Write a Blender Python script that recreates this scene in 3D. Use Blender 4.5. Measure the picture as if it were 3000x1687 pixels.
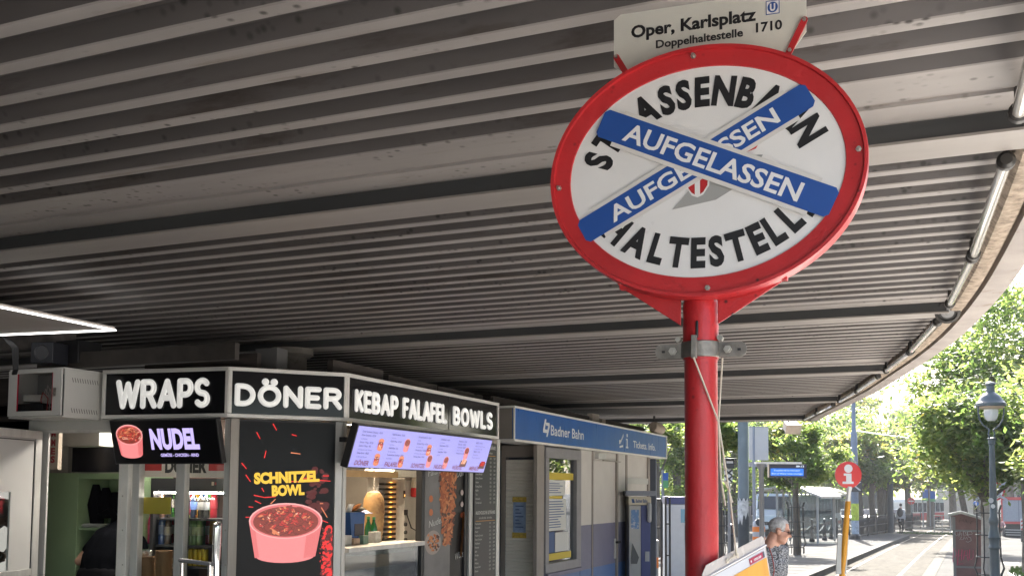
import bpy, math, random
from mathutils import Matrix, Vector
R = math.radians; PI = math.pi
for o in list(bpy.data.objects): bpy.data.objects.remove(o)
SC = bpy.context.scene
# ------------------------------------------------------------------ camera
FPX, PPX, PPY = 2950.0, 1500.0, 1231.5
YAW, PITCH, ROLL = 0.406807, 0.067304, 0.0075945
CAM = Vector((0, 0, 1.7))
FW = Vector((-math.sin(YAW)*math.cos(PITCH), math.cos(YAW)*math.cos(PITCH), math.sin(PITCH)))
_r = Vector((math.cos(YAW), math.sin(YAW), 0)); _u = _r.cross(FW)
RI = _r*math.cos(ROLL)+_u*math.sin(ROLL); UP = _u*math.cos(ROLL)-_r*math.sin(ROLL)
cd = bpy.data.cameras.new('camera'); cam = bpy.data.objects.new('camera', cd); SC.collection.objects.link(cam)
cd.sensor_fit = 'HORIZONTAL'; cd.sensor_width = 36; cd.lens = 36*FPX/3000
cd.shift_y = (PPY-843.5)/3000; cd.clip_start = .05; cd.clip_end = 2000
m = Matrix.Identity(4)
for i in range(3): m[i][0], m[i][1], m[i][2], m[i][3] = RI[i], UP[i], -FW[i], CAM[i]
cam.matrix_world = m; SC.camera = cam
# ------------------------------------------------------------------ sky and sun
SUN_EL, SUN_AZ = R(41), R(-9)
w = bpy.data.worlds.new('World'); SC.world = w; w.use_nodes = True
nt = w.node_tree; sky = nt.nodes.new('ShaderNodeTexSky'); sky.sky_type = 'NISHITA'; sky.sun_disc = False
sky.sun_elevation = SUN_EL; sky.sun_rotation = SUN_AZ; sky.dust_density = 3.0; sky.air_density = 1.0
nt.links.new(sky.outputs[0], nt.nodes['Background'].inputs[0]); nt.nodes['Background'].inputs[1].default_value = .11
sd = bpy.data.lights.new('sun', 'SUN'); sd.energy = 4.9; sd.angle = R(.5); sd.color = (1, .95, .86)
sun = bpy.data.objects.new('sun', sd); SC.collection.objects.link(sun)
sv = Vector((math.sin(SUN_AZ)*math.cos(SUN_EL), math.cos(SUN_AZ)*math.cos(SUN_EL), math.sin(SUN_EL)))
sun.rotation_euler = sv.to_track_quat('Z', 'Y').to_euler(); sun.location = (0, 0, 40)
SC.view_settings.view_transform = 'Standard'; SC.view_settings.look = 'None'
SC.view_settings.exposure = 2.4; SC.view_settings.gamma = 1; SC.view_settings.use_curve_mapping = False
SC.cycles.max_bounces = 10; SC.cycles.diffuse_bounces = 6; SC.cycles.transparent_max_bounces = 24
SC.cycles.transmission_bounces = 6; SC.cycles.sample_clamp_indirect = 6; SC.cycles.use_denoising = True
SC.cycles.caustics_reflective = False; SC.cycles.caustics_refractive = False
COL = SC.collection
# ------------------------------------------------------------------ pixel of the photo -> place in the world
def ray(px, py): return FW+RI*((px-PPX)/FPX)-UP*((py-PPY)/FPX)
def onz(px, py, z): d = ray(px, py); return CAM+d*((z-CAM.z)/d.z)
def onx(px, py, x): d = ray(px, py); return CAM+d*((x-CAM.x)/d.x)
def ony(px, py, y): d = ray(px, py); return CAM+d*((y-CAM.y)/d.y)
def atZ(px, py, Z): return CAM+ray(px, py)*Z
def gz(y): return -.012*(min(max(y, 2), 130)-2)
def ong(px, py, off=0.):
    d = ray(px, py); t = (-.012*(CAM.y-2)+off-CAM.z)/(d.z+.012*d.y); return CAM+d*t
def spot(px, Z, off=0.):
    q = atZ(px, 1440, Z); return Vector((q.x, q.y, gz(q.y)+off))
# ------------------------------------------------------------------ materials
MATS = {}
def mat(name, col, rough=.6, metal=0., var=0., vs=6., bump=0., bs=60., emit=0., spec=.5, dirt=None, coat=0., stretch=None, alpha=None, spots=None):
    if name in MATS: return MATS[name]
    m = bpy.data.materials.new(name); m.use_nodes = True; N = m.node_tree.nodes; L = m.node_tree.links
    b = N['Principled BSDF']; c4 = (*col, 1)
    b.inputs['Base Color'].default_value = c4; b.inputs['Roughness'].default_value = rough
    b.inputs['Metallic'].default_value = metal; b.inputs['Specular IOR Level'].default_value = spec
    b.inputs['Coat Weight'].default_value = coat
    tc = N.new('ShaderNodeTexCoord'); vec = tc.outputs['Object']
    if stretch:
        mp = N.new('ShaderNodeMapping'); mp.inputs['Scale'].default_value = stretch; L.new(vec, mp.inputs[0]); vec = mp.outputs[0]
    out = None
    def noise(sc, det=5., rgh=.6):
        n = N.new('ShaderNodeTexNoise'); n.inputs['Scale'].default_value = sc; n.inputs['Detail'].default_value = det
        n.inputs['Roughness'].default_value = rgh; L.new(vec, n.inputs['Vector']); return n.outputs['Fac']
    def mix(fac, a, bcol):
        x = N.new('ShaderNodeMix'); x.data_type = 'RGBA'; L.new(fac, x.inputs['Factor'])
        if isinstance(a, tuple): x.inputs['A'].default_value = a
        else: L.new(a, x.inputs['A'])
        x.inputs['B'].default_value = bcol; return x.outputs['Result']
    def ramp(fac, lo, hi):
        r = N.new('ShaderNodeMapRange'); r.inputs['From Min'].default_value = lo; r.inputs['From Max'].default_value = hi
        L.new(fac, r.inputs['Value']); return r.outputs['Result']
    if var:
        out = mix(ramp(noise(vs), .3, .7), tuple(min(1, k*(1+var)) for k in col)+(1,), tuple(k*(1-var) for k in col)+(1,))
    if dirt:
        s_, th, dc = dirt; out = mix(ramp(noise(s_, 8, .7), th, th+.12), out if out is not None else c4, (*dc, 1))
    if spots:
        s_, th, dc = spots; v = N.new('ShaderNodeTexVoronoi'); v.inputs['Scale'].default_value = s_; L.new(tc.outputs['Object'], v.inputs['Vector'])
        mm = N.new('ShaderNodeMath'); mm.operation = 'MULTIPLY'
        L.new(ramp(v.outputs['Distance'], th, th*.4), mm.inputs[0]); L.new(ramp(noise(s_*.12, 3), .5, .62), mm.inputs[1])
        out = mix(mm.outputs[0], out if out is not None else c4, (*dc, 1))
    if out is not None: L.new(out, b.inputs['Base Color'])
    if var or dirt:
        rr = N.new('ShaderNodeMapRange'); rr.inputs['To Min'].default_value = max(0, rough-.1); rr.inputs['To Max'].default_value = min(1, rough+.12)
        L.new(noise(vs*2.3), rr.inputs['Value']); L.new(rr.outputs['Result'], b.inputs['Roughness'])
    if bump:
        bp = N.new('ShaderNodeBump'); bp.inputs['Strength'].default_value = bump; bp.inputs['Distance'].default_value = .01
        L.new(noise(bs), bp.inputs['Height']); L.new(bp.outputs[0], b.inputs['Normal'])
    if emit:
        b.inputs['Emission Color'].default_value = c4; b.inputs['Emission Strength'].default_value = emit
        if out is not None: L.new(out, b.inputs['Emission Color'])
    MATS[name] = m; return m
def glass(name, tint=(1, 1, 1), f0=.06, rough=.0):
    if name in MATS: return MATS[name]
    m = bpy.data.materials.new(name); m.use_nodes = True; N = m.node_tree.nodes; L = m.node_tree.links
    N.remove(N['Principled BSDF']); o = N['Material Output']
    t = N.new('ShaderNodeBsdfTransparent'); t.inputs[0].default_value = (*tint, 1)
    g = N.new('ShaderNodeBsdfGlossy'); g.inputs['Roughness'].default_value = rough
    fr = N.new('ShaderNodeLayerWeight'); fr.inputs[0].default_value = .5; pw = N.new('ShaderNodeMath'); pw.operation = 'POWER'; pw.inputs[1].default_value = 5; L.new(fr.outputs['Facing'], pw.inputs[0])
    mr = N.new('ShaderNodeMapRange'); mr.inputs['To Min'].default_value = f0; mr.inputs['To Max'].default_value = .9
    mx = N.new('ShaderNodeMixShader'); L.new(pw.outputs[0], mr.inputs[0]); L.new(mr.outputs[0], mx.inputs[0])
    L.new(t.outputs[0], mx.inputs[1]); L.new(g.outputs[0], mx.inputs[2]); L.new(mx.outputs[0], o.inputs[0])
    MATS[name] = m; return m
def leafmat(name, col, tr):
    m = bpy.data.materials.new(name); m.use_nodes = True; N = m.node_tree.nodes; L = m.node_tree.links
    b = N['Principled BSDF']; b.inputs['Roughness'].default_value = .45; b.inputs['Base Color'].default_value = (*col, 1)
    t = N.new('ShaderNodeBsdfTranslucent'); t.inputs[0].default_value = (*tr, 1)
    mx = N.new('ShaderNodeMixShader'); mx.inputs[0].default_value = .6
    L.new(b.outputs[0], mx.inputs[1]); L.new(t.outputs[0], mx.inputs[2]); L.new(mx.outputs[0], N['Material Output'].inputs[0])
    return m
# ------------------------------------------------------------------ mesh builder
_tc = {}
def text_geo(s, bold):
    k = (s, bold)
    if k not in _tc:
        c = bpy.data.curves.new('t', 'FONT'); c.body = s; c.size = 1; c.offset = bold; c.resolution_u = 3; c.fill_mode = 'FRONT'
        ob = bpy.data.objects.new('t', c); me = ob.to_mesh()
        V = [(v.co.x, v.co.y) for v in me.vertices]; Fc = [tuple(p.vertices) for p in me.polygons]
        ob.to_mesh_clear(); bpy.data.objects.remove(ob); bpy.data.curves.remove(c)
        xs = [v[0] for v in V] or [0]; ys = [v[1] for v in V] or [0]
        _tc[k] = (V, Fc, min(xs), max(xs), min(ys), max(ys))
    return _tc[k]
class MB:
    def __init__(s, M=None): s.v = []; s.f = []; s.s = []; s.M = M or Matrix.Identity(4); s.sl = 0
    def add(s, V, F, slot=None):
        n = len(s.v); s.v += [s.M @ Vector(v) for v in V]; s.f += [tuple(i+n for i in f) for f in F]
        s.s += [s.sl if slot is None else slot]*len(F); return s
    def box(s, x0, x1, y0, y1, z0, z1, slot=None):
        V = [(x, y, z) for z in (z0, z1) for y in (y0, y1) for x in (x0, x1)]
        return s.add(V, [(0, 2, 3, 1), (4, 5, 7, 6), (0, 1, 5, 4), (2, 6, 7, 3), (0, 4, 6, 2), (1, 3, 7, 5)], slot)
    def quad(s, *p, slot=None): return s.add(p, [tuple(range(len(p)))], slot)
    def prism(s, P, y0, y1, slot=None):      # outline in x,z pushed along y
        n = len(P); V = [(x, y0, z) for x, z in P]+[(x, y1, z) for x, z in P]
        F = [tuple(range(n)), tuple(range(2*n-1, n-1, -1))]+[(i, i+n, (i+1) % n+n, (i+1) % n) for i in range(n)]
        return s.add(V, F, slot)
    def prismz(s, P, z0, z1, slot=None):     # outline in x,y pushed along z
        n = len(P); V = [(x, y, z0) for x, y in P]+[(x, y, z1) for x, y in P]
        F = [tuple(range(n-1, -1, -1)), tuple(range(n, 2*n))]+[(i, (i+1) % n, (i+1) % n+n, i+n) for i in range(n)]
        return s.add(V, F, slot)
    def tube(s, P, r, seg=8, slot=None, closed=False, flat=1.):
        P = [Vector(p) for p in P]; n = len(P); rs = r if isinstance(r, (list, tuple)) else [r]*n
        V = []; F = []; prev = None
        for i, p in enumerate(P):
            if closed: t = P[(i+1) % n]-P[i-1]
            else: t = P[min(i+1, n-1)]-P[max(i-1, 0)]
            t.normalize()
            if prev is None: a = t.orthogonal().normalized() if abs(t.z) > .9 else Vector((0, 0, 1)).cross(t).normalized()
            else: a = (prev-t*prev.dot(t)).normalized()
            prev = a; b = t.cross(a)
            V += [p+a*(math.cos(2*PI*j/seg)*rs[i])+b*(math.sin(2*PI*j/seg)*rs[i]*flat) for j in range(seg)]
        m_ = n if closed else n-1
        for i in range(m_):
            k = (i+1) % n
            F += [(i*seg+j, i*seg+(j+1) % seg, k*seg+(j+1) % seg, k*seg+j) for j in range(seg)]
        if not closed: F += [tuple(range(seg-1, -1, -1)), tuple((n-1)*seg+j for j in range(seg))]
        return s.add(V, F, slot)
    def lathe(s, prof, c=(0, 0, 0), seg=16, slot=None, sx=1., A=None):
        V = []; F = []; n = len(prof); c = Vector(c)
        for r, z in prof:
            for j in range(seg):
                q = Vector((math.cos(2*PI*j/seg)*r*sx, math.sin(2*PI*j/seg)*r, z)); V.append(c+(A @ q if A else q))
        for i in range(n-1): F += [(i*seg+j, i*seg+(j+1) % seg, (i+1)*seg+(j+1) % seg, (i+1)*seg+j) for j in range(seg)]
        F += [tuple(range(seg-1, -1, -1)), tuple((n-1)*seg+j for j in range(seg))]
        return s.add(V, F, slot)
    def ell(s, c, r, seg=14, rings=9, slot=None, A=None, keep=None):
        c = Vector(c); r = r if isinstance(r, (tuple, list)) else (r, r, r); V = []; F = []
        for i in range(rings+1):
            th = PI*i/rings
            for j in range(seg):
                q = Vector((math.sin(th)*math.cos(2*PI*j/seg)*r[0], math.sin(th)*math.sin(2*PI*j/seg)*r[1], math.cos(th)*r[2]))
                V.append(c+(A @ q if A else q))
        for i in range(rings):
            for j in range(seg):
                f = (i*seg+j, (i+1)*seg+j, (i+1)*seg+(j+1) % seg, i*seg+(j+1) % seg)
                if keep is None or keep((V[f[0]]+V[f[2]])/2-c): F.append(f)
        return s.add(V, F, slot)
    def caps(s, a, b, ra, rb=None, seg=10, slot=None, flat=1.):
        rb = ra if rb is None else rb; a = Vector(a); b = Vector(b); d = (b-a).normalized(); P = []; rs = []
        for k in (90, 60, 30, 0): P.append(a-d*ra*math.sin(R(k))*.999); rs.append(max(ra*math.cos(R(k)), ra*.02))
        for k in (0, 30, 60, 90): P.append(b+d*rb*math.sin(R(k))*.999); rs.append(max(rb*math.cos(R(k)), rb*.02))
        return s.tube(P, rs, seg, slot, flat=flat)
    def text(s, t, x, z, h, y=0., w=None, al='c', bold=0., slant=0., slot=None, rot=0., maxw=None):
        V, F, x0, x1, y0, y1 = text_geo(t, bold); k = h/.73; kx = k
        if w: kx = w/max(x1-x0, 1e-6)
        if maxw and (x1-x0)*kx > maxw: kx = maxw/(x1-x0)
        ox = {'c': (x0+x1)/2, 'l': x0, 'r': x1}[al]; cr, sr = math.cos(rot), math.sin(rot); O = []
        for a, b in V:
            X = (a-ox)*kx+slant*b*k; Z = b*k; O.append((x+X*cr-Z*sr, y, z+X*sr+Z*cr))
        return s.add(O, F, slot)
    def flat(s, P, y, slot=None): return s.add([(a, y, b) for a, b in P], [tuple(range(len(P)))], slot)
    def disc(s, x, z, rx, rz, y, slot=None, seg=20, a0=0., a1=2*PI, rot=0.):
        n = seg; full = abs(a1-a0-2*PI) < 1e-6; pts = []
        for i in range(n if full else n+1):
            t = a0+(a1-a0)*i/n; a, b = rx*math.cos(t), rz*math.sin(t)
            pts.append((x+a*math.cos(rot)-b*math.sin(rot), z+a*math.sin(rot)+b*math.cos(rot)))
        return s.flat(pts, y, slot)
    def build(s, name, mats, parent=None, local=False, sharp=35, bevel=0., loc=None):
        me = bpy.data.meshes.new(name); Mi = None
        if parent is not None and not local: Mi = W(parent).inverted()
        elif loc is not None: Mi = Matrix.Translation(Vector(loc)).inverted()
        me.from_pydata([Mi @ v if Mi else v for v in s.v], [], s.f)
        for k in (mats if isinstance(mats, (list, tuple)) else [mats]): me.materials.append(k)
        me.polygons.foreach_set('material_index', s.s)
        if sharp: me.polygons.foreach_set('use_smooth', [True]*len(s.f)); me.set_sharp_from_angle(angle=R(sharp))
        me.update(); o = bpy.data.objects.new(name, me); COL.objects.link(o)
        if parent is not None: o.parent = parent
        elif loc is not None: o.location = loc
        if bevel:
            b = o.modifiers.new('bevel', 'BEVEL'); b.width = bevel; b.segments = 2; b.limit_method = 'ANGLE'; b.angle_limit = R(50)
        return o
def W(o):
    M = o.matrix_basis.copy()
    while o.parent: o = o.parent; M = o.matrix_basis @ M
    return M
def tag(o, label, cat=None, group=None, kind=None):
    if label: o['label'] = label
    if cat: o['category'] = cat
    if group: o['group'] = group
    if kind: o['kind'] = kind
    return o
def thing(name, label, cat, loc=(0, 0, 0), rz=0., group=None):
    o = bpy.data.objects.new(name, None); o.empty_display_size = .2; COL.objects.link(o)
    o.location = loc; o.rotation_euler = (0, 0, rz); return tag(o, label, cat, group)
def dup(o, loc, rz=None, label=None, parent=None):
    c = o.copy(); COL.objects.link(c)
    if parent is not None: c.parent = parent
    else:
        c.location = loc
        if rz is not None: c.rotation_euler = (0, 0, rz)
        if label: c['label'] = label
    for ch in list(o.children): dup(ch, None, parent=c)
    return c
class Fr:      # a wall: origin, direction to the right seen from outside; local y points into the wall
    def __init__(s, p, d):
        s.p = Vector((p[0], p[1], 0)); s.d = Vector((d[0], d[1], 0)).normalized(); s.i = Vector((-s.d.y, s.d.x, 0))
        s.M = Matrix.Identity(4)
        for k in range(3): s.M[k][0], s.M[k][1], s.M[k][3] = s.d[k], s.i[k], s.p[k]
        s.rz = math.atan2(s.d.y, s.d.x)
    def uz(s, px, py, y=0.):
        d = ray(px, py); q = s.p+s.i*y; t = ((q-CAM).dot(s.i))/d.dot(s.i); h = CAM+d*t
        return (h-s.p).dot(s.d), h.z
    def at(s, u, y=0., z=0.): return s.p+s.d*u+s.i*y+Vector((0, 0, z))
rnd = random.Random(7)
# ================================================================== GROUND
def lin(T, y):
    if y <= T[0][0]: return T[0][1]
    for (a, b), (c, d) in zip(T, T[1:]):
        if y <= c: return b+(d-b)*(y-a)/(c-a)
    return T[-1][1]
def sheet(mb, xl, xr, ys, off, slot=None):      # strip following the fall of the street
    V = []; F = []
    for y in ys: V += [(xl(y), y, gz(y)+off), (xr(y), y, gz(y)+off)]
    for i in range(len(ys)-1): F.append((2*i, 2*i+1, 2*i+3, 2*i+2))
    mb.add(V, F, slot)
Mroad = mat('asphalt_pale', (.062, .061, .059), .9, spec=.12, var=.3, vs=.6, bump=.3, bs=90, dirt=(1.6, .62, (.035, .035, .034)))
Mpave = mat('pavement_concrete', (.08, .078, .075), .9, spec=.12, var=.2, vs=1.1, bump=.25, bs=60, dirt=(2.5, .62, (.05, .048, .046)))
Mtrack = mat('track_concrete', (.052, .046, .037), .9, spec=.12, var=.22, vs=1.5, bump=.3, bs=70, stretch=(2.2, .5, 1), dirt=(3, .58, (.03, .026, .02)))
Mkerb = mat('kerb_granite', (.05, .048, .046), .9, spec=.12, var=.3, vs=9)
Mkerbtop = mat('kerb_top', (.10, .097, .092), .9, spec=.12, var=.2, vs=5)
Msteel = mat('rail_steel', (.12, .105, .088), .5, .3, var=.3, vs=14)
g = MB(); sheet(g, lambda y: -220, lambda y: 220, [-60, 2, 130, 700], -.16)
tag(g.build('ground', Mroad), None, kind='structure')
KERB = [(-10, 2.2), (14, 1.2), (20, -2.2), (24.2, -3.0), (32.4, -2.76), (46.9, -2.36), (59.8, -1.9), (63, -2.6)]
YS = [-10, 2, 14, 17, 20, 24.2, 28, 32.4, 38, 42, 46.9, 53, 59.8, 62]
g = MB(); LB = [(-10, -16), (35, -16), (39, -6.0), (62, -5.3)]
xl = lambda y: lin(LB, y); xr = lambda y: lin(KERB, y)-.28
sheet(g, xl, xr, YS, 0, 0)
for f_ in (lambda y: lin(KERB, y)-.28,): sheet(g, f_, lambda y: lin(KERB, y), YS, .0, 2)
V = []; F = []
for fx in (lambda y: lin(KERB, y), xl):
    n = len(V)
    for y in YS: V += [(fx(y), y, gz(y)), (fx(y)+.015, y, gz(y)-.2)]
    F += [(n+2*i, n+2*i+1, n+2*i+3, n+2*i+2) for i in range(len(YS)-1)]
g.add(V, F, 1); y = YS[-1]; g.quad((xl(y), y, gz(y)), (lin(KERB, y), y, gz(y)), (lin(KERB, y), y+.02, gz(y)-.2), (xl(y), y+.02, gz(y)-.2), slot=1)
tag(g.build('pavement', [Mpave, Mkerb, Mkerbtop], sharp=0), None, kind='structure')
RL = [(14, -2.9), (27.5, -2.6), (42, -2.3), (59, -1.85), (80, -1.0), (110, 1.5)]
YR = [14, 18, 22, 27.5, 32, 37, 42, 50, 59, 70, 80, 95, 110]
rl = lambda y: lin(RL, y)
g = MB(); sheet(g, lambda y: rl(y)-.9, lambda y: rl(y)+1.95, YR, -.155)
trk = tag(g.build('tram_track', Mtrack, sharp=0), None, kind='structure')
for dx in (0, 1.39):
    g = MB()
    sheet(g, lambda y: rl(y)+dx, lambda y: rl(y)+dx+.065, YR, -.147, 0)
    sheet(g, lambda y: rl(y)+dx+.065, lambda y: rl(y)+dx+.11, YR, -.151, 1)
    g.build('rail', [Msteel, mat('rail_groove', (.015, .013, .012), .9)], trk, sharp=0)
g = MB(); sheet(g, lambda y: rl(y)+1.97, lambda y: rl(y)+2.27, YR, -.148)
tag(g.build('kerb_strip', mat('pale_kerb_strip', (.095, .087, .073), .9, spec=.12, var=.15, vs=3), sharp=0), None, kind='structure')
g = MB(); YP_ = [-14, -6, 2, 8, 10, 12, 14, 17, 19.5]; sheet(g, lambda y: -24, lambda y: lin([(-14, -.4), (14, -.4), (19.5, -2.6)], y), YP_, .006)
tag(g.build('plaza', mat('plaza_asphalt', (.095, .088, .082), .85, spec=.2, var=.15, vs=1.2, bump=.2, bs=50)), None, kind='structure')
g = MB(); sheet(g, lambda y: lin([(-14, -.4), (14, -.4), (19.5, -2.6)], y), lambda y: lin([(-14, 7), (10, 6.5), (14, 1.15), (19.5, -2.15)], y), YP_, .006)
tag(g.build('platform', mat('platform_bounce', (.70, .665, .62), .8, spec=.2, var=.12, vs=1.2, bump=.2, bs=50)), None, kind='structure')  # unseen paving split off and made very pale to bounce light under the canopy
# paving joints of the island
g = MB()
for k in range(30):
    y = 25+k*1.2; x1 = lin(KERB, y)-.3; x0 = max(xl(y)+.1, x1-5)
    g.box(x0, x1, y, y+.018, gz(y)+.001, gz(y)+.004)
tag(g.build('paving_joints', mat('joint_dark', (.09, .085, .08), .9, spec=.1)), None, kind='structure')
# grass patches at the far end and right of the track
Mgrass = mat('grass_blades', (.07, .12, .02), .8, var=.4, vs=6)
g = MB()
for (cx, cy, rx_, ry_, n_) in ((-.6, 70, 2.4, 1.8, 700), (1.9, 30.5, .35, 2.5, 380)):
    for _ in range(n_):
        a, q = rnd.random()*2*PI, math.sqrt(rnd.random()); x, y = cx+math.cos(a)*q*rx_, cy+math.sin(a)*q*ry_
        h = rnd.uniform(.05, .16); dx, dy = rnd.uniform(-.05, .05), rnd.uniform(-.05, .05); s_ = rnd.uniform(.012, .03); z = gz(y)-.16
        g.add([(x-s_, y, z), (x+s_, y, z), (x+dx, y+dy, z+h)], [(0, 1, 2)])
tag(g.build('grass', Mgrass, sharp=0), 'thin green grass tufts beside the tram track', 'grass', kind='stuff')
# ================================================================== CANOPY
XO = [(-14, -.2), (-9, .25), (-5, .45), (-1, .54), (2, .58), (4, .545), (5, .51), (6.33, .431), (7.07, .382), (7.79, .301), (8.86, .182), (10.41, -.084), (11.73, -.36), (13.85, -.80), (16.35, -1.44), (19.3, -2.2)]
def xo(y):     # outer lower edge, smoothed
    return sum(lin(XO, y+d)*k for d, k in ((-.6, .25), (0, .5), (.6, .25)))
YEND = 19.15; XL = -24.; YBEG = -13.
BEAMS = [-10.6, -6.95, -3.3, .3, 3.95, 7.84, 11.5, 15.15, 18.75]
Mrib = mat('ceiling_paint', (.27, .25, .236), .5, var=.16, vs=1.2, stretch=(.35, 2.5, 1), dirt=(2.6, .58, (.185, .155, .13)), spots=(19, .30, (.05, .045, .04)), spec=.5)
Mgrooveshade = mat('ceiling_groove_shade', (.088, .08, .077), .55, var=.25, vs=1.4, stretch=(.35, 2.5, 1), dirt=(3.2, .54, (.055, .044, .038)), spots=(20, .34, (.03, .027, .025)))  # dark base tone is groove shade painted in; stains and specks are dirt
Mbeam = mat('beam_paint', (.05, .052, .053), .5, var=.2, vs=1.5, stretch=(.4, 2, 1), spots=(14, .16, (.03, .03, .03)))
Mflange = mat('flange_paint', (.25, .23, .212), .5, var=.16, vs=1.2, stretch=(.35, 2, 1), dirt=(2, .66, (.2, .15, .11)))
Mplast = mat('rough_plaster', (.33, .27, .21), .95, var=.45, vs=16, bump=1.0, bs=40, dirt=(9, .55, (.12, .09, .07)))
Msoff = mat('soffit_plaster', (.34, .31, .29), .85, var=.14, vs=3, dirt=(4, .58, (.2, .15, .12)))
canopy = thing('station_canopy', 'dark grey ribbed metal canopy with a curved plaster edge roofing the kiosks', 'canopy', (-4, 6, 3.0))
ZB = 3.07; DG = .055
g = MB(); V = []; F = []; S = []; P = []
for a, b in zip(BEAMS, BEAMS[1:]):
    y0 = a+.2; y1 = b
    s0 = y0+.045; n = round((y1-s0-.34)/.2); p = .2
    P.append((y0-.02, ZB)); P.append((s0, ZB))
    for k in range(n):
        q = s0+k*p
        P += [(q+.016, ZB+DG*.92), (q+.03, ZB+DG), (q+.085, ZB+DG), (q+.10, ZB+DG*.93), (q+.138, ZB+.004), (q+.144, ZB), (q+p, ZB)]
    P += [(y1-.22, ZB), (y1-.215, ZB-.012), (y1-.05, ZB-.012), (y1-.045, ZB), (y1+.02, ZB)]
xs = [XL]+[XL+1.5*k for k in range(1, 15)]
for (y, z) in P:
    xe = xo(y)-.24
    V += [(x, y, z) for x in xs]+[(xe*.5+xs[-1]*.5, y, z), (xe, y, z)]
m_ = len(xs)+2
for i in range(len(P)-1):
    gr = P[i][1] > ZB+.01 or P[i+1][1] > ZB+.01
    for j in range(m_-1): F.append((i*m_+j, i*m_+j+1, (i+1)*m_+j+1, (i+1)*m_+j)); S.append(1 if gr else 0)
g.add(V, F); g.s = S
g.build('corrugated_ceiling', [Mrib, Mgrooveshade], canopy, sharp=18)
for b in BEAMS:
    g = MB(); xe = xo(b+.1)-.26
    g.box(XL, xe, b, b+.2, 3.0, ZB+.12, 0); g.box(XL, xe+.02, b-.012, b+.212, 2.988, 2.9985, 1)
    g.build('beam', [Mbeam, Mflange], canopy)
# curved edge
ys = [YBEG+k*.35 for k in range(int((YEND-YBEG)/.35)+1)]+[YEND]
def sweep(prof, name, m):
    g = MB(); V = []; n = len(prof); F = []
    for y in ys:
        d = (xo(y+.1)-xo(y-.1))/.2; l = math.hypot(1, d); nx, ny = 1/l, -d/l
        V += [(xo(y)+nx*o_, y+ny*o_, z) for o_, z in prof]
    for i in range(len(ys)-1): F += [(i*n+j, i*n+j+1, (i+1)*n+j+1, (i+1)*n+j) for j in range(n-1)]
    g.add(V, F); return g.build(name, m, canopy, sharp=30)
sweep([(-.262, 3.2), (-.258, 3.03), (-.235, 3.005), (-.20, 3.0), (-.16, 3.004), (-.152, 3.03), (-.142, 3.03)], 'plaster_edge', Mplast)
sweep([(-.142, 3.03), (-.136, 2.99), (-.05, 2.985), (.0, 2.988), (.012, 3.0), (.02, 3.42), (-.2, 3.44)], 'fascia', Msoff)
g = MB(); g.prismz([(XL, YBEG), (XL, YEND)]+[(xo(y)-.02, y) for y in reversed(ys)], 3.2, 3.43)
g.build('roof_slab', mat('roof_concrete', (.3, .29, .28), .9, var=.2), canopy)
g = MB(); g.box(XL, xo(YEND)-.02, YEND+.002, YEND+.06, 2.99, 3.44); g.build('end_fascia', Msoff, canopy)
g = MB(); g.box(-15.2, -14.9, -12.9, 5.6, -.1, 3.06); tag(g.build('added_shade_wall', mat('shade_wall_dark', (.07, .065, .06), .7, var=.2)), 'added dark wall shading the canopy outside the left picture edge', 'wall')  # unseen wall added to keep light from the left off the ceiling
# unlit tube lamps along the edge
Mtube = mat('clear_tube', (.62, .60, .54), .12, .15, spec=.8, coat=1.)
Mend = mat('tube_end_rubber', (.035, .033, .03), .4)
NT = 0; WHERE = ['nearest the viewer at the top right corner', 'upper one right of the oval sign', 'just above the round loudspeaker', 'just past the round loudspeaker', 'second past the round loudspeaker', 'third past the round loudspeaker', 'fourth past the round loudspeaker', 'near the far end of the canopy', 'last before the far corner of the canopy', 'at the far corner of the canopy']
for b in (.3, 3.95, 7.84, 11.5, 15.15):
    for (a, c) in ((.28, 1.9), (1.98, 3.4)):
        if b == .3 and a < 1: continue
        p = [Vector((xo(y)-.300, y, 2.968)) for y in (b+a, b+a+.04, b+c-.04, b+c)]
        t = thing('tube_lamp', 'unlit tube lamp under the canopy edge, '+WHERE[NT], 'tube lamp', p[0], 0, 'tube lamps along the canopy edge'); NT += 1
        g = MB(); g.tube([p[0], p[0]*.5+p[3]*.5, p[3]], .025, 12); g.build('glass_tube', Mtube, t)
        for q, e in ((p[0], p[1]), (p[3], p[2])):
            d = (e-q).normalized(); g = MB(); g.tube([q-d*.03, q-d*.012, q+d*.018, q+d*.022], [.022, .035, .035, .028], 14); g.tube([q, q+Vector((0, 0, .09))], .014, 6)
            g.build('end_ring', Mend, t)
# round loudspeaker on the beam
c = atZ(2776, 915, 7.3)
ls = thing('loudspeaker', 'round black loudspeaker with grey cone on the beam end below the canopy', 'loudspeaker', c)
A = (CAM-c).normalized()*.8+Vector((0, 0, -.5)); A = A.to_track_quat('Z', 'Y').to_matrix()
g = MB(); g.lathe([(.05, -.09), (.08, -.02), (.088, 0), (.086, .012), (.066, .014), (.062, .002)], c, 24, A=A); g.tube([c, (c.x-.02, c.y+.05, 3.0)], .02, 8); g.build('housing', Mend, ls)
g = MB(); g.lathe([(.045, .003), (.042, .008), (.0, .012)], c, 20, A=A); g.build('cone', mat('speaker_grey', (.25, .25, .25), .5), ls)
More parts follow.
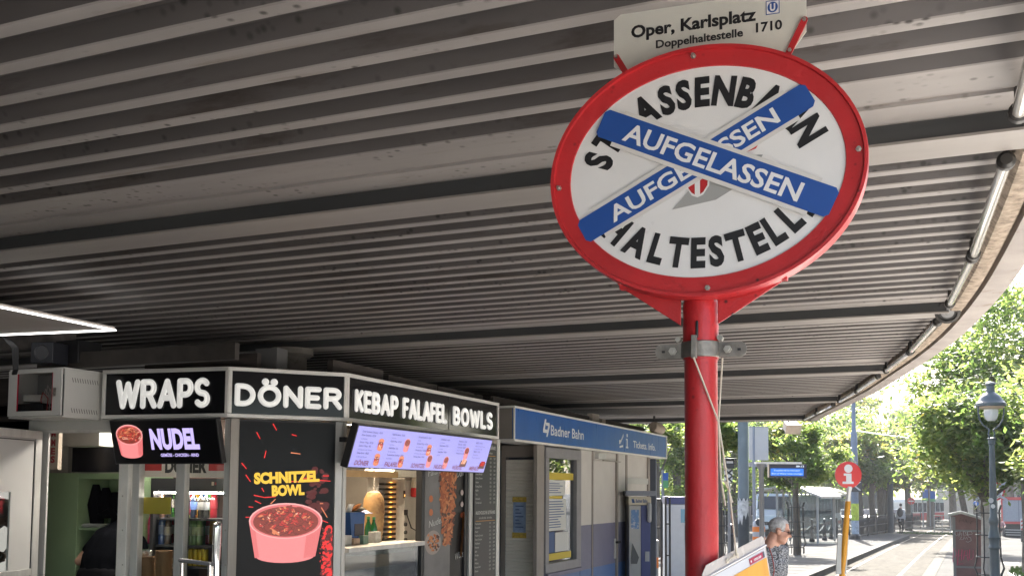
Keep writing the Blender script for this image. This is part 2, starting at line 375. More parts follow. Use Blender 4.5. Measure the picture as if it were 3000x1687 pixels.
# hanging floodlights below the far edge
for (px, py, Z, lab, fl) in ((2318, 1250, 19.6, 'small pale floodlight hanging under the far right corner of the canopy', 1), (1925, 1254, 17.8, 'short grey cylinder spotlight above the right end of the blue ticket kiosk', 0)):
    c = atZ(px, py, Z); t = thing('spotlight', lab, 'spotlight', c)
    g = MB(Matrix.Translation(c) @ Matrix.Rotation(.5 if fl else -.3, 4, 'Z') @ Matrix.Rotation(.45 if fl else 0, 4, 'X'))
    if fl: g.box(-.13, .13, -.1, .1, -.08, .08); g.box(-.15, .15, -.13, -.1, -.1, .1)
    else: g.lathe([(.0, -.13), (.09, -.13), (.1, -.1), (.1, .11), (.08, .14), (0, .14)], (0, 0, 0), 16, A=Matrix.Rotation(R(80), 3, 'X'))
    g.build('housing', mat('lamp_beige', (.45, .38, .31), .5, var=.2), t)
    g = MB(); g.tube([c, (c.x-.05, c.y, c.z+.12), (c.x-.05, c.y, 3.0)], .02, 6); g.build('bracket', Mbeam, t)
# ================================================================== OVAL TRAM STOP SIGN
Mred = mat('red_paint', (.44, .02, .024), .38, var=.14, vs=5, bump=.2, bs=60, coat=.12, dirt=(7, .655, (.16, .012, .012)), spots=(34, .22, (.07, .012, .012)))
Mwhite = mat('enamel_white', (.70, .69, .68), .3, var=.04, vs=4, dirt=(6, .68, (.5, .49, .46)))
Mblack = mat('enamel_black', (.012, .012, .014), .4)
Mblue = mat('sticker_blue', (.018, .075, .30), .35, var=.05, vs=3)
Mbolt = mat('zinc', (.5, .48, .44), .35, .9, var=.2, vs=30)
Mclamp = mat('dull_steel', (.24, .225, .2), .5, .7, var=.3, vs=25, bump=.2, bs=80)
pb = Vector((-.6884*.868, 3.0685*.868, gz(2.66)))
stop = thing('tram_stop_sign', 'large oval red rimmed tram stop sign crossed out with blue strips on a red pole', 'tram stop sign', pb, R(3.9))
KS = .868; SM = Matrix.Translation(Vector((pb.x, pb.y, 1.7*(1-KS)))) @ Matrix.Rotation(R(3.9), 4, 'Z') @ Matrix.Scale(KS, 4); ZG = (gz(pb.y)-1.7*(1-KS))/KS
g = MB(SM); g.lathe([(.0505, ZG), (.0505, 2.10)], (0, 0, 0), 32); g.lathe([(.0545, 2.10), (.0545, 2.27), (.05, 2.29)], (0, 0, 0), 32)
g.build('pole', Mred, stop)
g = MB(SM); g.lathe([(.12, .0), (.12, .02), (.06, .03)], (0, 0, ZG), 20); g.build('base_plate', Mred, stop)
CX, CZ, YF = .0189, 2.667, -.085
def ering(g, prof, n=96):    # (dx outward, y) profile around the oval
    V = []; F = []; k = len(prof)
    for i in range(n):
        t = 2*PI*i/n
        for o_, y in prof: V.append((CX+(.4775+o_)*math.cos(t), y, CZ+(.387+o_)*math.sin(t)))
    for i in range(n):
        j = (i+1) % n
        F += [(i*k+q, j*k+q, j*k+q+1, i*k+q+1) for q in range(k-1)]
    g.add(V, F)
g = MB(SM); ering(g, [(-.064, YF+.012), (-.060, YF+.001), (-.012, YF-.002), (-.010, YF-.012), (0, YF-.012), (.002, YF), (.002, YF+.055), (-.012, YF+.058), (-.02, YF+.03)])
rim = g.build('rim', Mred, stop, sharp=25)
g = MB(SM); g.disc(CX, CZ, .420, .330, YF+.006, seg=96); g.disc(CX, CZ, .475, .385, YF+.05, seg=96)
g.build('face', [Mwhite], stop, sharp=0)
g = MB(SM)
for t in (R(3), R(93), R(182), R(272)):
    x, z = CX+.452*math.cos(t), CZ+.361*math.sin(t); g = MB(SM); g.tube([(x, YF+.0, z), (x, YF-.006, z)], .0085, 6); g.tube([(x, YF, z), (x, YF-.02, z)], .0045, 8); g.build('bolt', Mbolt, stop)
g = MB(SM)
def arc_text(g, s, a, b, t0, t1, h, y, inward=False, bold=.05, wk=.72, slot=0):
    L = []; t = 0; N = 400; pts = [(CX+a*math.cos(t0+(t1-t0)*i/N), CZ+.002+b*math.sin(t0+(t1-t0)*i/N)) for i in range(N+1)]
    acc = [0]
    for p, q in zip(pts, pts[1:]): acc.append(acc[-1]+math.hypot(q[0]-p[0], q[1]-p[1]))
    wd = [(text_geo(c, bold)[3]-text_geo(c, bold)[2]) for c in s]; gap = .115
    tot = sum(wd)+gap*(len(s)-1); k = acc[-1]/tot; cur = 0
    for c, w_ in zip(s, wd):
        mid = (cur+w_/2)*k; i = min(range(N+1), key=lambda i: abs(acc[i]-mid)); i = max(1, min(N-1, i))
        dx, dz = pts[i+1][0]-pts[i-1][0], pts[i+1][1]-pts[i-1][1]; rot = math.atan2(dz, dx)
        V, F, x0, x1, y0, y1 = text_geo(c, bold); O = []
        for X, Z in V:
            X = (X-(x0+x1)/2)*k; Z = (Z/.73-.5)*h; O.append((pts[i][0]+X*math.cos(rot)-Z*math.sin(rot), y, pts[i][1]+X*math.sin(rot)+Z*math.cos(rot)))
        g.add(O, F, slot); cur += w_+gap
arc_text(g, 'STRASSENBAHN', .338, .248, R(170), R(14), .088, YF+.0035)
arc_text(g, 'HALTESTELLE', .338, .250, R(213), R(335), .088, YF+.0035, True)
g.build('lettering', Mblack, stop, sharp=0)
# grey wing and red-white crest behind the strips
g = MB(SM); g.flat([(-.073, 2.556), (.06, 2.575), (.16, 2.63), (.20, 2.70), (.10, 2.70), (.0, 2.645), (-.03, 2.60)], YF+.0036); g.build('wing_emblem', mat('emblem_grey', (.32, .32, .31), .4), stop, sharp=0)
g = MB(SM); g.flat([(-.035, 2.67), (.045, 2.67), (.04, 2.62), (.022, 2.594), (.005, 2.587), (-.012, 2.594), (-.03, 2.62)], YF+.0028, 1)
for q in (-1, 1): g.flat([(.005+q*.008, 2.668), (.005+q*.034, 2.668), (.005+q*.03, 2.622), (.005+q*.018, 2.603), (.005+q*.008, 2.596)][::1], YF+.0022, 0)
g.flat([(.11, 2.70), (.14, 2.715), (.20, 2.755), (.18, 2.72)], YF+.0028, 0)
g.build('crest_emblem', [Mred, Mwhite], stop, sharp=0)
def strip(a, b, hw, yy, txt, x0, x1):
    a, b = Vector(a), Vector(b); d = (b-a).normalized(); n = Vector((-d.y, d.x)); L = (b-a).length; c = .012
    def P(u, v): q = a+d*u+n*v; return q.x, q.y
    g = MB(SM); th = .0012
    g.prism([P(.06, -hw-.013), P(L-.06, -hw-.013), P(L-.06, hw+.013), P(.06, hw+.013)], yy-th, yy, 1)
    o = g.build('strip', [Mblue, mat('sticker_white', (.62, .6, .57), .4, var=.06, vs=8)], stop, sharp=0)
    g = MB(SM)
    g.prism([P(c, -hw), P(L-c, -hw), P(L, -hw+c), P(L, hw-c), P(L-c, hw), P(c, hw), P(0, hw-c), P(0, -hw+c)], yy-2*th, yy-th-.0002, 0)
    g.build('blue_strip', Mblue, o, sharp=0)
    g = MB(SM); q = a+d*((x0+x1)/2*L)-n*hw*.64
    g.text(txt, q.x, q.y, hw*1.28, yy-2*th-.0012, w=(x1-x0)*L, bold=.022, rot=math.atan2(d.y, d.x)); g.build('lettering', mat('sticker_text', (.72, .72, .72), .4), o, sharp=0)
strip((-.358, 2.505), (.338, 2.869), .040, YF+.002, 'AUFGELASSEN', .13, .86)
strip((-.296, 2.853), (.40, 2.531), .0455, YF-.003, 'AUFGELASSEN', .115, .87)
SN = SM @ Matrix.Translation(Vector((.001, 0, .027)))
# name plate above
g = MB(SN); g.prism([(-.272, 3.03), (-.10, 2.9), (.2, 2.9), (.325, 3.06), (.326, 3.185), (.30, 3.2), (-.25, 3.2), (-.272, 3.185)], YF+.066, YF+.07, 0)
pl = g.build('name_plate', mat('plate_cream', (.60, .59, .53), .4, var=.05, vs=4, dirt=(9, .68, (.4, .39, .34))), stop)
g = MB(SN); yt = YF+.0645
g.text('Oper, Karlsplatz', -.215, 3.117, .040, yt, w=.392, al='l', bold=.034); g.text('Doppelhaltestelle', -.135, 3.072, .026, yt, w=.272, al='l', bold=.028); g.text('1710', .176, 3.078, .030, yt, w=.078, al='l', bold=.028)
g.build('lettering', Mblack, pl, sharp=0)
g = MB(SN); g.flat([(.206, 3.128), (.247, 3.128), (.247, 3.172), (.206, 3.172)], yt+.0006, 0); g.flat([(.2085, 3.1305), (.2445, 3.1305), (.2445, 3.1695), (.2085, 3.1695)], yt, 1)
g.disc(.2265, 3.150, .0155, .017, yt-.0006, 0); g.text('U', .2265, 3.139, .022, yt-.0012, w=.016, bold=.05, slot=1); g.build('metro_logo', [Mblue, Mwhite], pl, sharp=0)
for (x0, z0, x1, z1) in ((-.262, 3.086, -.205, 2.985), (.322, 3.122, .262, 3.0)):
    a, b = Vector((x0, z0)), Vector((x1, z1)); d = (b-a).normalized(); n = Vector((-d.y, d.x))*.0095
    g = MB(SM); g.prism([tuple(a-n), tuple(a-d*.007-n*.5), tuple(a-d*.007+n*.5), tuple(a+n), tuple(b+n), tuple(b-n)][::-1], YF+.056, YF+.0625, 0)
    br = g.build('strap', Mred, stop); g = MB(SM)
    for k in (.02, .75): q = a+(b-a)*k; g = MB(SM); g.tube([(q.x, YF+.056, q.y), (q.x, YF+.048, q.y)], .0058, 6); g.build('bolt', Mbolt, br)
# welded gusset carrying the oval
g = MB(SM); g.prism([(-.245, 2.385), (-.245, 2.335), (-.056, 2.205), (-.056, 2.30)], -.03, -.022); g.prism([(.265, 2.385), (.265, 2.335), (.056, 2.205), (.056, 2.30)], -.03, -.022)
g.box(-.245, .265, -.055, -.022, 2.325, 2.345); g.box(-.245, -.236, -.07, -.022, 2.335, 2.375); g.box(.256, .265, -.07, -.022, 2.335, 2.375)
g.build('gusset', Mred, stop, bevel=.002)
g = MB(SM); g.caps((-.003, -.0545, 2.21), (-.003, -.0545, 2.165), .0045, slot=0); g.build('slot', Mblack, stop)
# clamp with two ears
g = MB(SM); g.lathe([(.0575, 2.105), (.0595, 2.107), (.0595, 2.152), (.0575, 2.154)], (0, 0, 0), 28)
for q in (-1, 1):
    pts = [(q*.05, 2.106), (q*.125, 2.104), (q*.137, 2.112), (q*.141, 2.128), (q*.137, 2.144), (q*.125, 2.152), (q*.05, 2.152)]
    g.prism(pts if q < 0 else pts[::-1], -.012, -.008)
g.box(-.018, -.002, -.075, -.055, 2.098, 2.168)
cl = g.build('clamp', Mclamp, stop, bevel=.001)
g = MB(SM)
for x in (-.084, .084): g = MB(SM); g.tube([(x, -.012, 2.128), (x, -.024, 2.128)], .0125, 6); g.tube([(x, -.02, 2.128), (x, -.033, 2.128)], .0065, 10); g.build('nut', Mbolt, cl)
for x in (-.066, .062): g = MB(SM); g.tube([(x, .0, 2.163), (x, -.028, 2.163)], .0095, 6); g.build('nut', Mbolt, cl)
g = MB(SM)
for x in (-.114, .118): g = MB(SM); g.box(x-.005, x+.005, -.0135, -.0125, 2.124, 2.131); g.build('slot', Mblack, cl)
# torn black sticker on the pole
g = MB(SM); n = 9; V = []; F = []
for i in range(n+1):
    t = R(-202+i*5)
    for z, j in ((1.535, .014), (1.622, .008)): zz = z+math.sin(i*2.3+z*9)*j; V.append((.0512*math.cos(t), .0512*math.sin(t), zz))
for i in range(n): F.append((2*i, 2*i+2, 2*i+3, 2*i+1))
g.add(V[:], F)
tag(g.build('pole_sticker', mat('torn_sticker', (.02, .02, .022), .6, dirt=(24, .56, (.7, .68, .66))), sharp=0), 'torn black and white sticker peeling off the red pole', 'sticker')
# ================================================================== SNACK KIOSK
def em(name, col, k=.195):
    m = mat(name, (0, 0, 0), .3); b = m.node_tree.nodes['Principled BSDF']
    b.inputs['Emission Color'].default_value = (*col, 1); b.inputs['Emission Strength'].default_value = k; return m
Malu = mat('aluminium', (.62, .61, .59), .42, .35, var=.12, vs=5, stretch=(3, 3, .4), dirt=(7, .7, (.3, .28, .26)))
Maluw = mat('aluminium_pale', (.80, .785, .75), .45, .25, var=.08, vs=5, dirt=(7, .7, (.4, .38, .35)))
Malud = mat('aluminium_worn', (.30, .27, .24), .4, .6, var=.25, vs=3, stretch=(3, 3, .3))
Mgloss = mat('gloss_black', (.010, .010, .012), .10, spec=.35, bump=.03, bs=3)
Mdark = mat('dark_plastic', (.02, .02, .022), .45)
Mletter = mat('acrylic_letter', (.80, .79, .76), .35, emit=.10)
Mwood = mat('dark_boards', (.055, .045, .04), .7, var=.35, vs=4, stretch=(.6, .6, 6), bump=.3, bs=20)
Mgrey = mat('grey_panel', (.5, .5, .475), .6, var=.08, vs=3)
Mint = mat('interior_panel', (.30, .28, .26), .6, var=.15, vs=2)
Mpane = glass('window_glass', (.93, .95, .94), .07)
Mscreen = mat('screen_black', (.008, .008, .010), .3, spec=.25)
Mlamp = em('warm_lamp', (1, .80, .55), 8.); Mcool = em('white_lamp', (1, .95, .88), 5.0); Mroom = em('room_lamp', (1, .93, .82), 13.); Mled = em('led_strip', (1, .98, .96), 1.6)
P0, P1, P2, P3 = (-6.46, 6.337), (-5.27, 6.48), (-4.61, 7.2), (-4.61, 10.33)
FWr = Fr(P0, (P1[0]-P0[0], P1[1]-P0[1])); FDo = Fr(P1, (P2[0]-P1[0], P2[1]-P1[1])); FKe = Fr(P2, (0, 1))
LWr, LDo, LKe = 1.1986, .9767, 3.13
kiosk = thing('snack_kiosk', 'snack kiosk with black sign boards reading WRAPS, DÖNER and KEBAP FALAFEL BOWLS', 'kiosk', (-6, 8.5, 0))
def A_(cx, cy, rx, ry, a0, a1, n=8): return [(cx+rx*math.cos(R(a0+(a1-a0)*i/n)), cy+ry*math.sin(R(a0+(a1-a0)*i/n))) for i in range(n+1)]
ST = {
 'W': (1.12, [[(0, 1), (.27, 0), (.56, .92), (.85, 0), (1.12, 1)]]),
 'R': (.66, [[(0, 0), (0, 1), (.34, 1)]+A_(.36, .745, .27, .255, 90, -90)+[(0, .49)], [(.36, .47), (.66, 0)]]),
 'A': (.8, [[(0, 0), (.4, 1), (.8, 0)], [(.17, .32), (.63, .32)]]),
 'P': (.62, [[(0, 0), (0, 1), (.34, 1)]+A_(.34, .72, .28, .28, 90, -90)+[(0, .44)]]),
 'S': (.62, [A_(.31, .745, .29, .255, 35, 270, 10)+A_(.31, .245, .30, .245, 90, -145, 10)]),
 'D': (.7, [[(0, 0), (0, 1), (.26, 1)]+A_(.26, .5, .44, .5, 90, -90, 10)+[(0, 0)]]),
 'O': (.84, [A_(.42, .5, .42, .5, 0, 360, 22)]),
 'N': (.68, [[(0, 0), (0, 1), (.68, 0), (.68, 1)]]),
 'E': (.54, [[(.54, 1), (0, 1), (0, 0), (.54, 0)], [(0, .5), (.46, .5)]]),
 'K': (.6, [[(0, 0), (0, 1)], [(.58, 1), (.02, .45)], [(.2, .6), (.6, 0)]]),
 'B': (.62, [[(0, 0), (0, 1), (.32, 1)]+A_(.32, .755, .245, .245, 90, -90)+[(.02, .51)], [(.32, .51)]+A_(.33, .255, .285, .255, 90, -90)+[(0, 0)]]),
 'F': (.52, [[(.52, 1), (0, 1), (0, 0)], [(0, .5), (.42, .5)]]),
 'L': (.5, [[(0, 1), (0, 0), (.5, 0)]]), ' ': (.45, [])}
ST['Ö'] = (ST['O'][0], ST['O'][1]+[[(.22, 1.30), (.221, 1.30)], [(.62, 1.30), (.621, 1.30)]])
def stroke(g, txt, u0, u1, z0, z1, r, y=-.012, dep=.75, gap=.34):
    tot = sum(ST[c][0] for c in txt)+gap*(len(txt)-1); kx = (u1-u0-2*r)/tot; kz = z1-z0-2*r; cur = u0+r
    for c in txt:
        for L in ST[c][1]:
            pts = [(cur+x*kx, z0+r+z*kz) for x, z in L]
            for (a, b), (c_, d) in zip(pts, pts[1:]):
                rr = r*(1.35 if c == 'Ö' and b > z1 else 1)
                g.caps((a, y, b), (c_, y, d), rr, rr, 12)
        cur += (ST[c][0]+gap)*kx
def squash(o, M, y0, k):   # letters are flat slabs with rounded edges
    Mi = M.inverted()
    for v in o.data.vertices: q = Mi @ (W(o) @ v.co); q.y = y0+max(-.012, min(.02, (q.y-y0)*k)); v.co = W(o).inverted() @ (M @ q)
def board(fr, L, items, nm):
    g = MB(fr.M); g.box(.004, L-.004, .012, .30, 2.262, 2.652)
    b = g.build('sign_board', Mgloss, kiosk)
    g = MB(fr.M); g.box(0, L, -.004, .30, 2.628, 2.660); g.box(0, L, -.004, .305, 2.252, 2.284); g.box(0, .03, -.002, .03, 2.284, 2.628); g.box(L-.03, L, -.002, .03, 2.284, 2.628)
    g.build('frame', Maluw, b, bevel=.004)
    for (t, pa, pc, r) in items:
        (u0, z1), (u1, z0) = fr.uz(*pa), fr.uz(*pc); g = MB(fr.M)
        stroke(g, t, u0, u1, z0, z1, r, y=.0); o = g.build('lettering', Mletter, b, sharp=60); squash(o, fr.M, .0, .62)
    return b
board(FWr, LWr, [('WRAPS', (341, 1112), (615, 1194), .0255)], 'w')
board(FDo, LDo, [('DÖNER', (688, 1121), (1002, 1201), .0225)], 'd')
bk = board(FKe, LKe, [], 'k')
zK0, zK1 = 2.345, 2.535
for t, a, b_ in (('KEBAP', 1040, 1166), ('FALAFEL', 1180, 1309), ('BOWLS', 1328, 1443)):
    u0, u1 = FKe.uz(a, 1190)[0], FKe.uz(b_, 1200)[0]; g = MB(FKe.M); stroke(g, t, u0, u1, zK0-.004, zK1+.004, .0225, y=.0, gap=.4)
    o = g.build('lettering', Mletter, bk, sharp=60); squash(o, FKe.M, .0, .62)
u = FKe.uz(1318, 1220)[0]; g = MB(FKe.M); g.box(u-.003, u+.003, .009, .0125, 2.284, 2.628); g.build('panel_joint', Mdark, bk)
# small lit downlights under the boards
n = 0
for fr, us in ((FWr, (.35, .62, .9)), (FDo, (.3, .68)), (FKe, (.25, .75, 1.25, 1.75, 2.25, 2.7))):
    for u in us:
        g = MB(fr.M); g.lathe([(.05, 2.252), (.05, 2.243), (.042, 2.240)], (u, .12, 0), 16, 0); g.lathe([(.038, 2.2395), (0, 2.2390)], (u, .12, 0), 14, 1)
        g.build('downlight', [Maluw, Mcool], kiosk)
# body: roof, back, floor, posts
FP = [(-8.6, 6.35), (-7.15, 6.38), (-6.46, 6.46), (-5.34, 6.60), (-4.74, 7.26), (-4.74, 10.28), (-8.6, 10.28)]
g = MB(); g.prismz(FP, 2.40, 2.64, 0); g.build('roof', Mwood, kiosk)
g = MB(); g.box(-8.6, -8.5, 6.36, 10.28, .12, 2.398); g.box(-8.49, -4.76, 10.2, 10.27, .12, 2.398); g.box(-8.49, -7.01, 7.9, 7.95, .12, 2.398)
g.build('inner_wall', Mint, kiosk); g = MB(); g.box(-8.4, -4.78, 10.285, 10.30, .05, 2.24); g.build('bounce_wall', mat('bounce_wall_pale', (.66, .64, .60), .5, var=.06), kiosk)  # unseen pale end sheet added to bounce light onto the roller shutter
g = MB(); g.prismz([(-8.49, 6.42), (-4.78, 7.3), (-4.78, 10.19), (-8.49, 10.19)], .0, .12); g.build('floor_slab', Mgrey, kiosk)
g = MB(); g.box(-7.0, -6.95, 7.9, 10.19, .12, 2.398); g.box(-6.9, -5.55, 7.55, 7.6, .12, 2.398); g.box(-5.6, -5.55, 7.0, 7.54, .12, 2.398); g.build('partition', mat('partition_brown', (.10, .05, .035), .6, var=.3, vs=3), kiosk)
# old boards lying on the roof behind the signs
g = MB(); g.box(-6.4, -5.2, 6.75, 6.80, 2.665, 2.80); g.build('roof_board', Mwood, kiosk)
for k, (a, b_, h) in enumerate(((7.35, 8.2, .14), (8.3, 9.3, .11), (9.32, 10.2, .10))):
    g = MB(); g.box(-4.92, -4.86, a, b_, 2.662, 2.662+h); g.build('roof_board', Mwood, kiosk)
g = MB(); q = ony(790, 1060, 6.95); g.box(q.x-.11, q.x+.11, 6.9, 7.05, 2.66, 2.86); g.build('junction_box', mat('box_grey', (.12, .12, .12), .6), kiosk)
YW = .10   # wall plane behind the boards
def post(fr, x0, x1, m, z0=.0, z1=2.25, y0=.06, y1=.16, name='post', par=None, py=1500):
    a, b_ = fr.uz(x0, py, y0)[0], fr.uz(x1, py, y0)[0]; g = MB(fr.M); g.box(a, b_, y0, y1, z0, z1); return g.build(name, m, par or kiosk, bevel=.004)
post(FWr, 112, 134, Malu, y1=.082); post(FWr, 344, 372, Maluw); post(FWr, 384, 405, Malu, y0=.09); post(FWr, 512, 538, Malu, y0=.09); post(FWr, 652, 668, Malu)
post(FDo, 669, 696, Malud, y0=.04, y1=.12); post(FDo, 979, 1000, Malu, y0=.05)
post(FKe, 1003, 1013, Malu, y0=.06); post(FKe, 1236, 1243, Mdark, y0=.09); post(FKe, 1362, 1372, Mdark, y0=.07); post(FKe, 1376, 1388, Malu, y0=.05); post(FKe, 1455, 1464, Malu, y0=.03)
for fr, px in ((FWr, 359), (FWr, 660)):
    for py in (1452, 1552, 1653):
        u, z = fr.uz(px, py, .058); g = MB(fr.M); g.ell((u, .058, z), (.007, .004, .007), 8, 6); g.build('screw', Mbolt, kiosk)
a, b_ = FWr.uz(85, 1235, .05)[0], FWr.uz(345, 1235, .05)[0]; g = MB(FWr.M); g.box(a, b_, .05, .2, 2.165, 2.252); g.build('door_header', Mgrey, kiosk, bevel=.003)
g = MB(FWr.M); g.box(a+.1, b_-.04, .045, .049, 2.14, 2.166); g.build('header_trim', Malu, kiosk)
# wall under the snack counter windows
a, b_ = FKe.uz(1013, 1500, .1)[0], FKe.uz(1236, 1500, .1)[0]; zs = 1.165
g = MB(FKe.M); g.box(a, b_, .06, .34, zs-.02, zs+.02); sill = g.build('counter_sill', Malu, kiosk, bevel=.003)
g = MB(FKe.M); g.box(a, FKe.uz(1362, 1500, .1)[0], .14, .2, .1, .62); g.build('counter_front', Malu, kiosk)
def pane(fr, x0, x1, y, z0, z1, par, name='window_pane', m=None, py=1500):
    a, b_ = fr.uz(x0, py, y)[0], fr.uz(x1, py, y)[0]; g = MB(fr.M); g.box(a, b_, y, y+.006, z0, z1); return g.build(name, m or Mpane, par)
Mvit = glass('vitrine_glass', (.8, .84, .83), .30, .02)
pane(FKe, 1014, 1235, .11, .63, zs-.021, kiosk, 'vitrine_glass', Mvit); pane(FKe, 1244, 1361, .11, .63, 2.24, kiosk)
Mpn2 = glass('sliding_glass', (.95, .96, .95), .035); pane(FWr, 406, 511, .11, .12, 2.24, kiosk, m=Mpn2); pane(FWr, 539, 651, .115, .12, 2.24, kiosk, m=Mpn2)
a, b_ = FKe.uz(1030, 1500, .45)[0], FKe.uz(1240, 1500, .45)[0]
g = MB(FKe.M); g.box(a-.2, b_+.6, .22, 1.2, zs-.08, zs-.022); g.build('counter_top', Malu, kiosk)
g = MB(FKe.M); g.box(0.05, 2.4, .35, .37, .3, .95, 0); g.build('vitrine_back', mat('vitrine_grey', (.42, .41, .38), .5, var=.4, vs=2, stretch=(.5, 1, 6)), kiosk)
# lamps inside
for nm, q, sx, sy, M_ in (('ceiling_lamp', (-5.35, 8.8), .25, .8, Mlamp), ('ceiling_lamp', (-6.55, 7.0), .40, .12, Mroom)):
    g = MB(); g.box(q[0]-sx, q[0]+sx, q[1]-sy, q[1]+sy, 2.372, 2.396, 0); g.box(q[0]-sx+.03, q[0]+sx-.03, q[1]-sy+.03, q[1]+sy-.03, 2.366, 2.3715, 1); g.build(nm, [Maluw, M_], kiosk)
g = MB(FKe.M); g.box(.05, 1.75, .5, .53, 1.80, 1.86); g.build('wooden_rail', mat('rail_wood', (.52, .34, .16), .5, var=.15, vs=4), kiosk)
# ------------------------------------------------------------------ price board right of the windows
u0, u1 = FKe.uz(1390, 1500, .03)[0], FKe.uz(1453, 1500, .03)[0]
Mwt = mat('print_white', (.6, .6, .58), .6); Mor = mat('print_orange', (.65, .28, .04), .6)
pbd = tag(MB(FKe.M).box(u0, u1, .03, .055, .3, 2.20).build('price_board', mat('board_black', (.018, .018, .02), .4), bevel=.002), 'tall narrow black drinks price list between the menu screen and the shutter', 'price list')
g = MB(FKe.M); uw = u1-u0; yb = .0285
rows = ['Mineralwasser', 'Soda Zitrone', 'Apfelsaft', 'Orangensaft', 'Eistee Pfirsich', 'Eistee Zitrone', 'Ayran', 'Energy Drink', 'Kaffee', 'Tee', 'Limonade', 'Tomatensaft']
rows2 = ['Flaschenbier', 'Dosenbier', 'Radler', 'Weißer Spritzer', 'Roter Spritzer', 'Weißwein', 'Rotwein', 'Sekt', 'Wodka', 'Rum', 'Whisky', 'Kräuterlikör', 'Obstler']
def head(t1, t2, z):
    g.text(t1, (u0+u1)/2, z, .038, yb, w=uw*.9, bold=.02, slot=0); g.text(t2, (u0+u1)/2, z-.05, .025, yb, w=uw*.6, slot=0); g.box(u0+.03, u1-.03, yb-.0005, yb, z-.075, z-.069, slot=1)
head('ALKOHOLFREIE GETRÄNKE', 'soft drinks', 2.13)
for i, t in enumerate(rows): z = 2.02-i*.044; g.text(t, u0+.02, z, .022, yb, al='l', maxw=uw*.55); g.text('0,5l', u0+uw*.72, z, .022, yb); g.text('3,%d0' % (2+i % 6), u1-.03, z, .022, yb, al='r')
head('ALKOHOLISCHE GETRÄNKE', 'alcoholic drinks', 1.42)
for i, t in enumerate(rows2): z = 1.31-i*.042; g.text(t, u0+.02, z, .022, yb, al='l', maxw=uw*.55); g.text('0,3l', u0+uw*.72, z, .022, yb); g.text('4,%d0' % (1+i % 8), u1-.03, z, .022, yb, al='r')
g.text('Sturm', (u0+u1)/2, .70, .035, yb, slot=1)
for i in range(5): z = .64-i*.044; g.text(rows2[i+3], u0+.02, z, .022, yb, al='l', maxw=uw*.55); g.text('4,50', u1-.03, z, .022, yb, al='r')
g.build('lettering', [Mwt, Mor], pbd, sharp=0)
# ------------------------------------------------------------------ pictures for the screens
Epink = em('screen_pink', (1., .30, .30)); Epinkd = em('screen_pink_shade', (.85, .20, .20)); Erim = em('screen_rim', (1., .48, .46))
Ebr = [em('screen_food_%s' % n_, c) for n_, c in (('brown', (.30, .05, .035)), ('red', (.62, .05, .04)), ('orange', (.85, .26, .12)), ('pale', (1., .55, .40)), ('dark', (.12, .02, .02)))]
Eyel = em('screen_yellow', (1., .62, .05)); Ered = em('screen_red', (.95, .02, .02)); Ewh = em('screen_white', (.95, .9, 1.), .225); Elil = em('screen_lilac', (.42, .40, .95)); Eink = em('screen_ink', (.05, .04, .16)); Emag = em('screen_maroon', (.22, .04, .10)); Egrn = em('screen_olive', (.16, .13, .10)); Edim = em('screen_dim_red', (.10, .004, .004))
def bowl(g, x, z, w_, h_, y, s0, rot=0., seed=1, n=70, depth=1.):
    q = random.Random(seed); er = h_*.30; zt = z+h_*.5-er
    pts = [(x-w_*.5, zt), (x-w_*.40, z-h_*.38)]+[(x+w_*.40*math.cos(R(t)), z-h_*.38+h_*.12*math.sin(R(t))) for t in range(190, 355, 15)]+[(x+w_*.40, z-h_*.38), (x+w_*.5, zt)]
    g.flat(pts, y, s0)
    for k, (a0, a1, dy) in enumerate(((.30, .5, .0003), (.40, .5, .0005), (-.5, -.43, .0003))):
        g.flat([(x+w_*a0, zt), (x+w_*a0*.82, z-h_*.46+abs(a0)*h_*.10), (x+w_*a1*.82, z-h_*.40), (x+w_*a1, zt)], y-dy, s0+7)
    g.disc(x, zt, w_*.5, er, y-.0008, s0+1, 28); g.disc(x, zt-h_*.004, w_*.478, er*.93, y-.0011, s0+7, 28); g.disc(x, zt-h_*.012, w_*.445, er*.84, y-.0014, s0+2, 28)
    for i in range(n):
        a, k = q.random()*2*PI, math.sqrt(q.random())*.93; up = h_*.10*max(0, 1-k*k)*q.random(); fx, fz = x+math.cos(a)*k*w_*.42, zt+math.sin(a)*k*er*.78+up; big = i < n*.35
        r1, r2 = (w_*q.uniform(.035, .075), h_*q.uniform(.022, .045)) if big else (w_*q.uniform(.012, .035), h_*q.uniform(.008, .02)); ro = q.uniform(-1.2, 1.2); yy = y-.0018-.00004*i*depth
        g.disc(fx, fz-h_*.008, r1*1.05, r2*1.1, yy, s0+6, 8, rot=ro); g.disc(fx, fz, r1, r2, yy-.00002, s0+2+q.choice((0, 0, 1, 1, 2, 0)), 8, rot=ro)
        if i % 3 == 0: g.disc(fx-r1*.2, fz+r2*.3, r1*.4, r2*.35, yy-.00003, s0+2+q.choice((2, 3, 1)), 6, rot=ro)
FOOD = [Epink, Erim]+Ebr+[Epinkd]
def screen(name, lab, TL, TR, BL, th, mats, cat='screen', inset=.012):
    TL, TR, BL = map(Vector, (TL, TR, BL)); X = (TR-TL).normalized(); Z = TL-BL; Z = (Z-X*Z.dot(X)); H = Z.length; Z.normalize(); Y = Z.cross(X)
    M = Matrix.Identity(4)
    for k in range(3): M[k][0], M[k][1], M[k][2], M[k][3] = X[k], Y[k], Z[k], BL[k]
    W_ = (TR-TL).length; t = thing(name, lab, cat, BL)
    g = MB(M); g.box(-inset, W_+inset, .002, th, -inset, H+inset); g.build('casing', Mdark, t, bevel=.004)
    return t, M, W_, H
